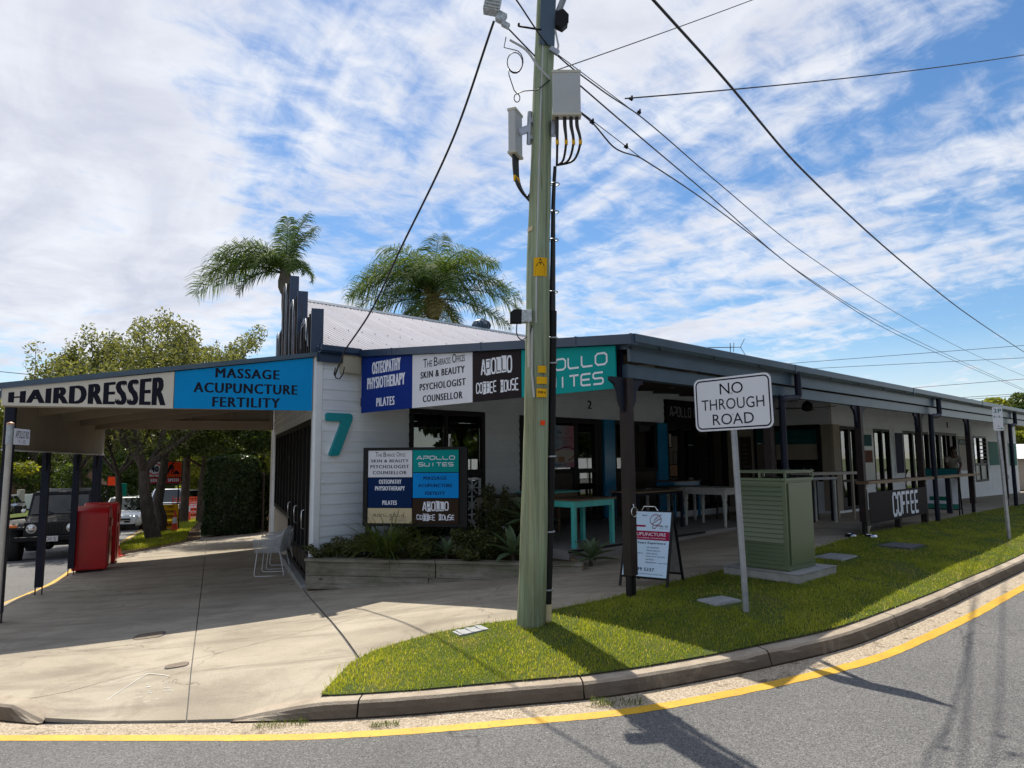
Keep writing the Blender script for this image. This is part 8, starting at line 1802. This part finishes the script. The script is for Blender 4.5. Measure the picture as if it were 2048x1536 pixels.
def bushy(label, x, y, h, w, seed, leaf='tree_leaf', n=12000, size=.15, z0=None, group=None, lo=.12, lobes=26):
    rg = random.Random(seed); t_ = thing('tree', label, 'tree', (x, y, G(x, y)-.05 if z0 is None else z0), 0, group); m = MB()
    m.tube([(0, 0, 0), (rg.uniform(-.3, .3), 0, h*.25), (rg.uniform(-.5, .5), 0, h*.6)], [h*.028, h*.022, h*.012], 8); C_ = []; Rr = []
    for i in range(lobes):
        zz = lo+(.90-lo)*(i+.5)/lobes; ra = w*(.30+.70*math.sin(math.pi*min(1, .12+zz*.80))); a = rg.uniform(0, 6.28); q = rg.uniform(.2, .85)
        c = Vector((math.cos(a)*ra*q, math.sin(a)*ra*q, h*zz)); C_.append(tuple(c)); k = h*rg.uniform(.07, .13); Rr.append((k*1.25, k*1.25, k*.85))
        if i % 2: m.tube([(0, 0, h*min(.6, zz*.8)), tuple(c*.6+Vector((0, 0, h*zz*.35))), tuple(c)], [h*.010, h*.006, h*.003], 5)
    m.build('trunk', M['bark'], t_); leafcloud('crown', leaf, t_, C_, Rr, n, size, seed+1); return t_
def place_tree(label, x, y, h, spread, seed, **k): return tree(label, x, y, h, spread, seed, **k)
GT = 'street trees on the side verge'
place_tree('leaning dark trunked street tree nearest the red bins', -11.75, 23.26, 6.3, 4.2, 5, leaf='olive_leaf', n=19000, size=.055, trunk=(.20, .07), base_bend=[(0.05, 0, 0), (-.10, 0, .45), (-.22, 0, .9), (-.36, 0, 1.7), (-.42, 0, 2.3)], group=GT, gap=.30, crown_lo=.50, reach=.33)
place_tree('crooked street tree in front of the works signs', -13.40, 27.0, 7.3, 4.4, 8, leaf='olive_leaf', n=18000, size=.06, trunk=(.165, .07), base_bend=[(0, 0, 0), (.05, 0, .6), (-.13, 0, 1.15), (-.06, 0, 1.7), (0.04, 0, 2.5), (.06, 0, 3.0)], group=GT, gap=.30, crown_lo=.56, reach=.34)
place_tree('airy street tree in the middle of the row over the awning', -14.9, 26.6, 6.9, 4.2, 19, leaf='olive_leaf', n=17000, size=.06, trunk=(.12, .05), group=GT, z0=-1.0, gap=.25, crown_lo=.56, reach=.34)
place_tree('street tree whose crown closes the left end of the row', -14.9, 24.4, 6.3, 3.2, 9, leaf='olive_leaf', n=15000, size=.06, trunk=(.12, .05), group=GT, z0=-.6)
GU = 'background trees up the cross street'
bushy('bright lime leaved tree beyond the works', -19.8, 47.0, 7.5, 3.6, 12, 'bright_leaf', 16000, .12, group=GU, lo=.38)
bushy('dark overhanging tree behind the hedge', -11.0, 29.5, 7.4, 3.2, 14, 'tree_leaf', 22000, .08, group=GU, lo=.46)
bushy('dark tree over the end of the side wall', -9.0, 27.0, 6.6, 3.0, 15, 'tree_leaf', 22000, .08, group=GU, lo=.10)
bushy('dark tree directly above the path beyond the works signs', -15.2, 34.5, 7.6, 3.4, 17, 'tree_leaf', 18000, .10, group=GU, lo=.42)
GL = 'trees along the opposite side of the cross street'
for i, (x, y, h, sp, lf, sd, lab) in enumerate(((-29.5, 34, 7.5, 5, 'tree_leaf', 31, 'broad mid green tree across the street left of the off-roader'), (-33.5, 43, 8.5, 5, 'bright_leaf', 32, 'light green tree across the street above the off-roader'), (-28.5, 50, 9.0, 5, 'tree_leaf', 33, 'dark green tree across the street between the middle posts'),
    (-24.8, 56, 9.5, 5, 'bright_leaf', 34, 'light green tree across the street right of the middle posts'), (-40.5, 49, 9.5, 6, 'tree_leaf', 35, 'large dark tree at the far left behind the grey hatchback'), (-45, 66, 11, 6, 'tree_leaf', 36, 'tall tree far left beyond the parked cars'),
    (-34, 72, 11, 6, 'tree_leaf', 37, 'tall dark tree at the far bend of the street'), (-26.5, 70, 11, 6, 'tree_leaf', 38, 'tall mid green tree over the far bend'), (-21.5, 62, 10, 6, 'bright_leaf', 39, 'light tree right of the far bend'), (-52, 60, 12, 7, 'tree_leaf', 40, 'tallest tree at the left edge of the frame'), (-35.5, 33, 6.5, 5, 'tree_leaf', 41, 'low tree at the left edge across the street'))):
    bushy(lab, x, y, h, sp*.75, sd, lf, 15000, .13, group=GL, lo=.14)
# dense backdrop of distant foliage up the hill
leafcloud('distant_wood', 'tree_leaf', None, [(-60+q*4.2+random.uniform(-1, 1), 92+random.uniform(-6, 6)-q*.4, random.uniform(-1, 3)) for q in range(16)]+[(-24+q*3.4, 84+random.uniform(-4, 4), random.uniform(-1, 3.5)) for q in range(8)], [(4.0, 3, 3.2)]*24, 45000, .45, 77, label='distant belt of dark trees closing the view up the street')
# hedge
hg = thing('hedge', 'tall clipped dark green hedge at the end of the side wall', 'hedge', (-9.15, 23.1, G(-9.1, 23.1)-.05), R(112))
Vv = []; r_ = np.random.default_rng(4); n = 30000; LX, LY, LZ = 5.6, 1.75, 2.62
P = r_.uniform(-1, 1, (n, 3)); k = r_.integers(0, 3, n); sg = np.where(r_.uniform(0, 1, n) < .5, -1, 1)
for i in range(3): P[k == i, i] = sg[k == i]*r_.uniform(.88, 1.03, (k == i).sum())
P = P*np.array([LX/2, LY/2, LZ/2])+np.array([LX/2, 0, LZ/2]); P += .05*np.sin(P[:, [1, 2, 0]]*5)
rr_ = np.maximum(np.abs(P[:, 1])/(LY/2), np.abs(P[:, 2]-LZ/2)/(LZ/2)); cr = (np.abs(P[:, 1])/(LY/2))**4+(np.clip((P[:, 2]-LZ/2)/(LZ/2), 0, 2))**4; P[:, 1] /= np.maximum(1, cr**.18); P[:, 2] = np.where(P[:, 2] > LZ/2, LZ/2+(P[:, 2]-LZ/2)/np.maximum(1, cr**.12), P[:, 2]); P[:, 2] = np.maximum(P[:, 2], .12)
a = r_.normal(0, 1, (n, 3)); a /= np.linalg.norm(a, axis=1)[:, None]; b = np.cross(a, r_.normal(0, 1, (n, 3))); b /= np.linalg.norm(b, axis=1)[:, None]; s = .045*r_.uniform(.6, 1.5, n)[:, None]
fast_mesh('leaves', np.stack([P-a*s, P+b*s*.6, P+a*s, P-b*s*.6], 1).reshape(-1, 3), np.arange(n*4).reshape(-1, 4), M['hedge_leaf'], hg, 'stuff')
m = MB(); m.box(.15, LX-.15, -LY/2+.16, LY/2-.16, .1, LZ-.2); m.build('core', M['hedge_leaf'], hg)
for q in range(5): m = MB(); m.tube([(.6+q, 0, 0), (.65+q, .05, .5)], .05, 6); m.build('stem', M['bark'], hg)
# dark paling fence and gap between hedge and wall
pf_ = thing('paling_fence', 'dark paling fence between the hedge and the side wall', 'fence', (-7.95, 22.6, G(-7.9, 22.6)), R(112))
for q in range(26): m = MB(); m.box(q*.12, q*.12+.10, -.01, .01, .05, 1.9+.02*math.sin(q*3)); m.build('paling', M['timber_panel_dark'], pf_)
# palms
def palm(label, x, y, zc, trunk_r, fronds, seed, boot=True, dry=()):
    rg = random.Random(seed); zg = G(x, y); t_ = thing('palm_tree', label, 'palm tree', (x, y, zg), 0, 'queen palms behind the roof'); H_ = zc-zg
    m = MB(); n = 26; m.tube([(.15*math.sin(i*.12), 0, H_*i/n) for i in range(n+1)], [trunk_r*(1.25-.4*i/n)+.012*(i % 2) for i in range(n+1)], 12); m.build('trunk', M['palm_bark'], t_)
    tx = .15*math.sin(n*.12)
    m = MB(); m.lathe([(trunk_r*.95, -.55), (trunk_r*1.45, -.35), (trunk_r*1.5, -.1), (trunk_r*.9, .35), (.04, .75)], c=(tx, 0, H_), n=14); m.build('crownshaft', M['palm_bark'], t_)
    for fi, (az, el, L, dr, wind) in enumerate(fronds):
        p = Vector((tx, 0, H_+.15)); a = R(az); e = R(el); pts = [p.copy()]; k = 16; dirs = []
        for i in range(k):
            d = Vector((math.cos(a)*math.cos(e), math.sin(a)*math.cos(e), math.sin(e))); d = (d+Vector((-wind*.05*i, 0, 0))).normalized(); dirs.append(d); p = p+d*L/k; pts.append(p.copy()); e -= R(dr)/k
        m = MB(); m.tube(pts, [.030*(1-.9*i/k)+.003 for i in range(k+1)], 5)
        vs = []; fs = []
        for j in range(80):
            f_ = .12+.88*j/79; q = f_*k; i = min(k-1, int(q)); b0 = pts[i].lerp(pts[i+1], q-i); d = dirs[i]; side_ = d.cross(Vector((0, 0, 1))); side_ = side_.normalized() if side_.length > .05 else Vector((0, 1, 0)); up = side_.cross(d)
            ll = L*.33*math.sin(math.pi*(.12+.80*f_))**.7*rg.uniform(.8, 1.15)
            for s in (-1, 1):
                ld_ = (side_*s*.85+d*.55+up*rg.uniform(-.25, .75)).normalized(); w = .016
                q0 = b0; q1 = q0+ld_*ll*.45; ld2 = (ld_+Vector((-wind*.5, 0, -.75))).normalized(); q2 = q1+ld2*ll*.33; ld3 = (ld2+Vector((-wind*.3, 0, -1.0))).normalized(); q3 = q2+ld3*ll*.28
                wv_ = d*w; bb = len(vs); vs += [q0-wv_*.5, q0+wv_*.5, q1-wv_, q1+wv_, q2-wv_*.7, q2+wv_*.7, q3]; fs += [(bb, bb+1, bb+3, bb+2), (bb+2, bb+3, bb+5, bb+4), (bb+4, bb+5, bb+6)]
        m.add(vs, fs, 0, False); m.build('frond', M['palm_dry_leaf' if fi in dry else 'palm_leaf'], t_)
    return t_
# azimuth in degrees from +x: 180 is towards the left of the picture
palm('left palm with fronds blown to the left above the parapet', -8.25, 25.0, 8.3, .17, [(184, 44, 3.9, 128, .25), (176, 30, 3.5, 92, .2), (188, 66, 3.4, 150, .35), (172, 60, 3.2, 150, .35), (200, 72, 2.9, 130, .4), (160, 55, 2.8, 130, .3), (215, 55, 2.3, 130, .3), (60, 82, 2.7, 24, -.10), (52, 76, 2.4, 34, -.10), (95, 88, 2.2, 5, .0), (-30, 70, 1.5, 165, .1), (10, 62, 1.4, 160, .1), (250, 60, 2.0, 140, .2), (300, 66, 1.7, 160, .1), (190, 20, 2.0, 100, .1)], 3)
palm('right full headed palm behind the iron roof', -2.85, 25.0, 7.35, .22, [(180, 62, 3.7, 128, .1), (174, 48, 3.6, 100, .1), (190, 70, 3.4, 150, .1), (168, 30, 3.3, 78, .1), (205, 52, 3.3, 120, .1), (3, 48, 3.6, 105, -.1), (10, 30, 3.4, 78, -.1), (-12, 64, 3.3, 135, -.1), (85, 86, 3.0, 40, .0), (110, 80, 3.1, 70, .0), (60, 80, 3.2, 80, -.1), (270, 72, 3.0, 140, 0), (250, 60, 2.8, 140, .1), (290, 58, 2.8, 140, -.1), (150, 78, 3.3, 95, .1), (30, 76, 3.3, 95, -.1), (230, 80, 3.1, 110, 0), (310, 78, 3.1, 110, 0), (175, 80, 3.2, 120, .05), (5, 82, 3.1, 110, 0), (215, 30, 2.6, 110, .1), (325, 30, 2.6, 110, 0),
      (200, -15, 1.9, 70, 0), (340, -20, 1.9, 70, 0), (270, -25, 1.9, 60, 0), (160, -30, 1.8, 60, 0), (20, -30, 1.8, 60, 0), (240, -5, 2.3, 85, 0), (300, -5, 2.3, 85, 0), (280, 25, 2.4, 115, 0), (255, 20, 2.4, 115, 0), (182, 5, 3.0, 50, 0), (-3, 0, 3.0, 45, 0)], 6, dry=(22, 23, 24, 25, 26, 29))
# right-hand background: trees, low white roof, clipped hedge
for i, (x, y, h, lf, lab) in enumerate(((30.5, 42.5, 9.0, 'bright_leaf', 'yellow green tree beyond the far right end of the building'), (34.5, 46.5, 10.0, 'tree_leaf', 'dark green tree at the right edge beyond the building'), (38.5, 49, 9.0, 'bright_leaf', 'light green tree just outside the right end of the road'))):
    bushy(lab, x, y, h*.62, 3.4, 50+i, lf, 13000, .12, group='trees beyond the right end of the building', z0=-.3, lo=.1)
hs_ = thing('neighbour_house', 'low pale roofed house beyond the far right hedge', 'house', (*bw(41, 3), -.2), RB)
m = MB(); m.box(0, 8, -3, 4, 0, 1.7); m.build('wall', M['cream_wall_paint'], hs_); m = MB(); m.prism([(-.3, 1.7), (8.3, 1.7), (7, 2.5), (1, 2.5)], lambda a, b, t_: (a, t_, b), -3.4, 4.4); m.build('roof', M['white_trim_paint'], hs_)
leafcloud('low_hedge', 'hedge_leaf', None, [(*bw(37+q*.7, 4.4), .75) for q in range(8)], [(.7, .7, .75)]*8, 7000, .07, 91, label='low rounded hedge past the far end of the shops')
# house and wall across the cross street
h2 = thing('roadside_house', 'house with pale iron roof glimpsed over the trees across the street', 'house', (-50, 68, -2.5), R(20)); m = MB(); m.box(0, 9, 0, 7, 0, 5.2); m.build('wall', M['brick_wall_far'], h2); m = MB(); m.prism([(-.6, 5.2), (9.6, 5.2), (7.5, 7.2), (1.5, 7.2)], lambda a, b, t_: (a, t_, b), -.6, 7.6); m.build('roof', M['roof_iron'], h2)
f5 = thing('garden_wall', 'white rendered garden wall with piers across the street', 'wall', (-43, 51.5, -2.2), R(-22.5)+R(90))
for q in range(9):
    m = MB(); m.box(-2+q*2.2, -1.6+q*2.2, -.2, .2, 0, 1.7); m.build('pier', M['ink_cream'], f5); m = MB(); m.box(-1.6+q*2.2, .2+q*2.2, -.08, .08, .1, 1.3); m.build('wall_panel', M['white_trim_paint'], f5)
# across the side street behind the camera: fence, trees and house that the shop glass mirrors
of = thing('picket_fence', 'long white picket fence across the side street mirrored in the shop windows', 'fence', (*bw(-12, 19.5), .35), RB)
for q in range(0, 46):
    m = MB(); m.box(q*1.0, q*1.0+.9, -.02, .02, .05, 1.35); m.build('fence_panel', M['white_trim_paint'], of)
GB = 'trees across the side street behind the camera'
for i, (u, v, h) in enumerate(((-6, 23, 9), (2, 25, 10), (9, 24, 9), (16, 26, 11), (24, 24, 10), (33, 25, 11), (42, 24, 10))):
    x, y = bw(u, v); bushy(['tree opposite the corner, out of view behind the camera', 'tall tree opposite the verandah corner across the street', 'round tree opposite the blue pilasters across the street', 'tallest tree across the street opposite the green cabinet', 'tree across the street opposite the coffee banner', 'tree across the street opposite the far shopfronts', 'last tree across the street past the far shops'][i], x, y, h, 4.6, 60+i, 'tree_leaf', 9000, .28, .3, GB, .08)
oh = thing('opposite_house', 'white gabled house behind the picket fence across the side street', 'house', (*bw(5, 32), .3), RB); m = MB(); m.box(0, 10, -4, 4, 0, 3.2); m.build('wall', M['white_trim_paint'], oh); m = MB(); m.prism([(-.5, 3.2), (10.5, 3.2), (5, 6.0)], lambda a, b, t_: (a, t_, b), -4.4, 4.4); m.build('roof', M['brick_wall_far'], oh)
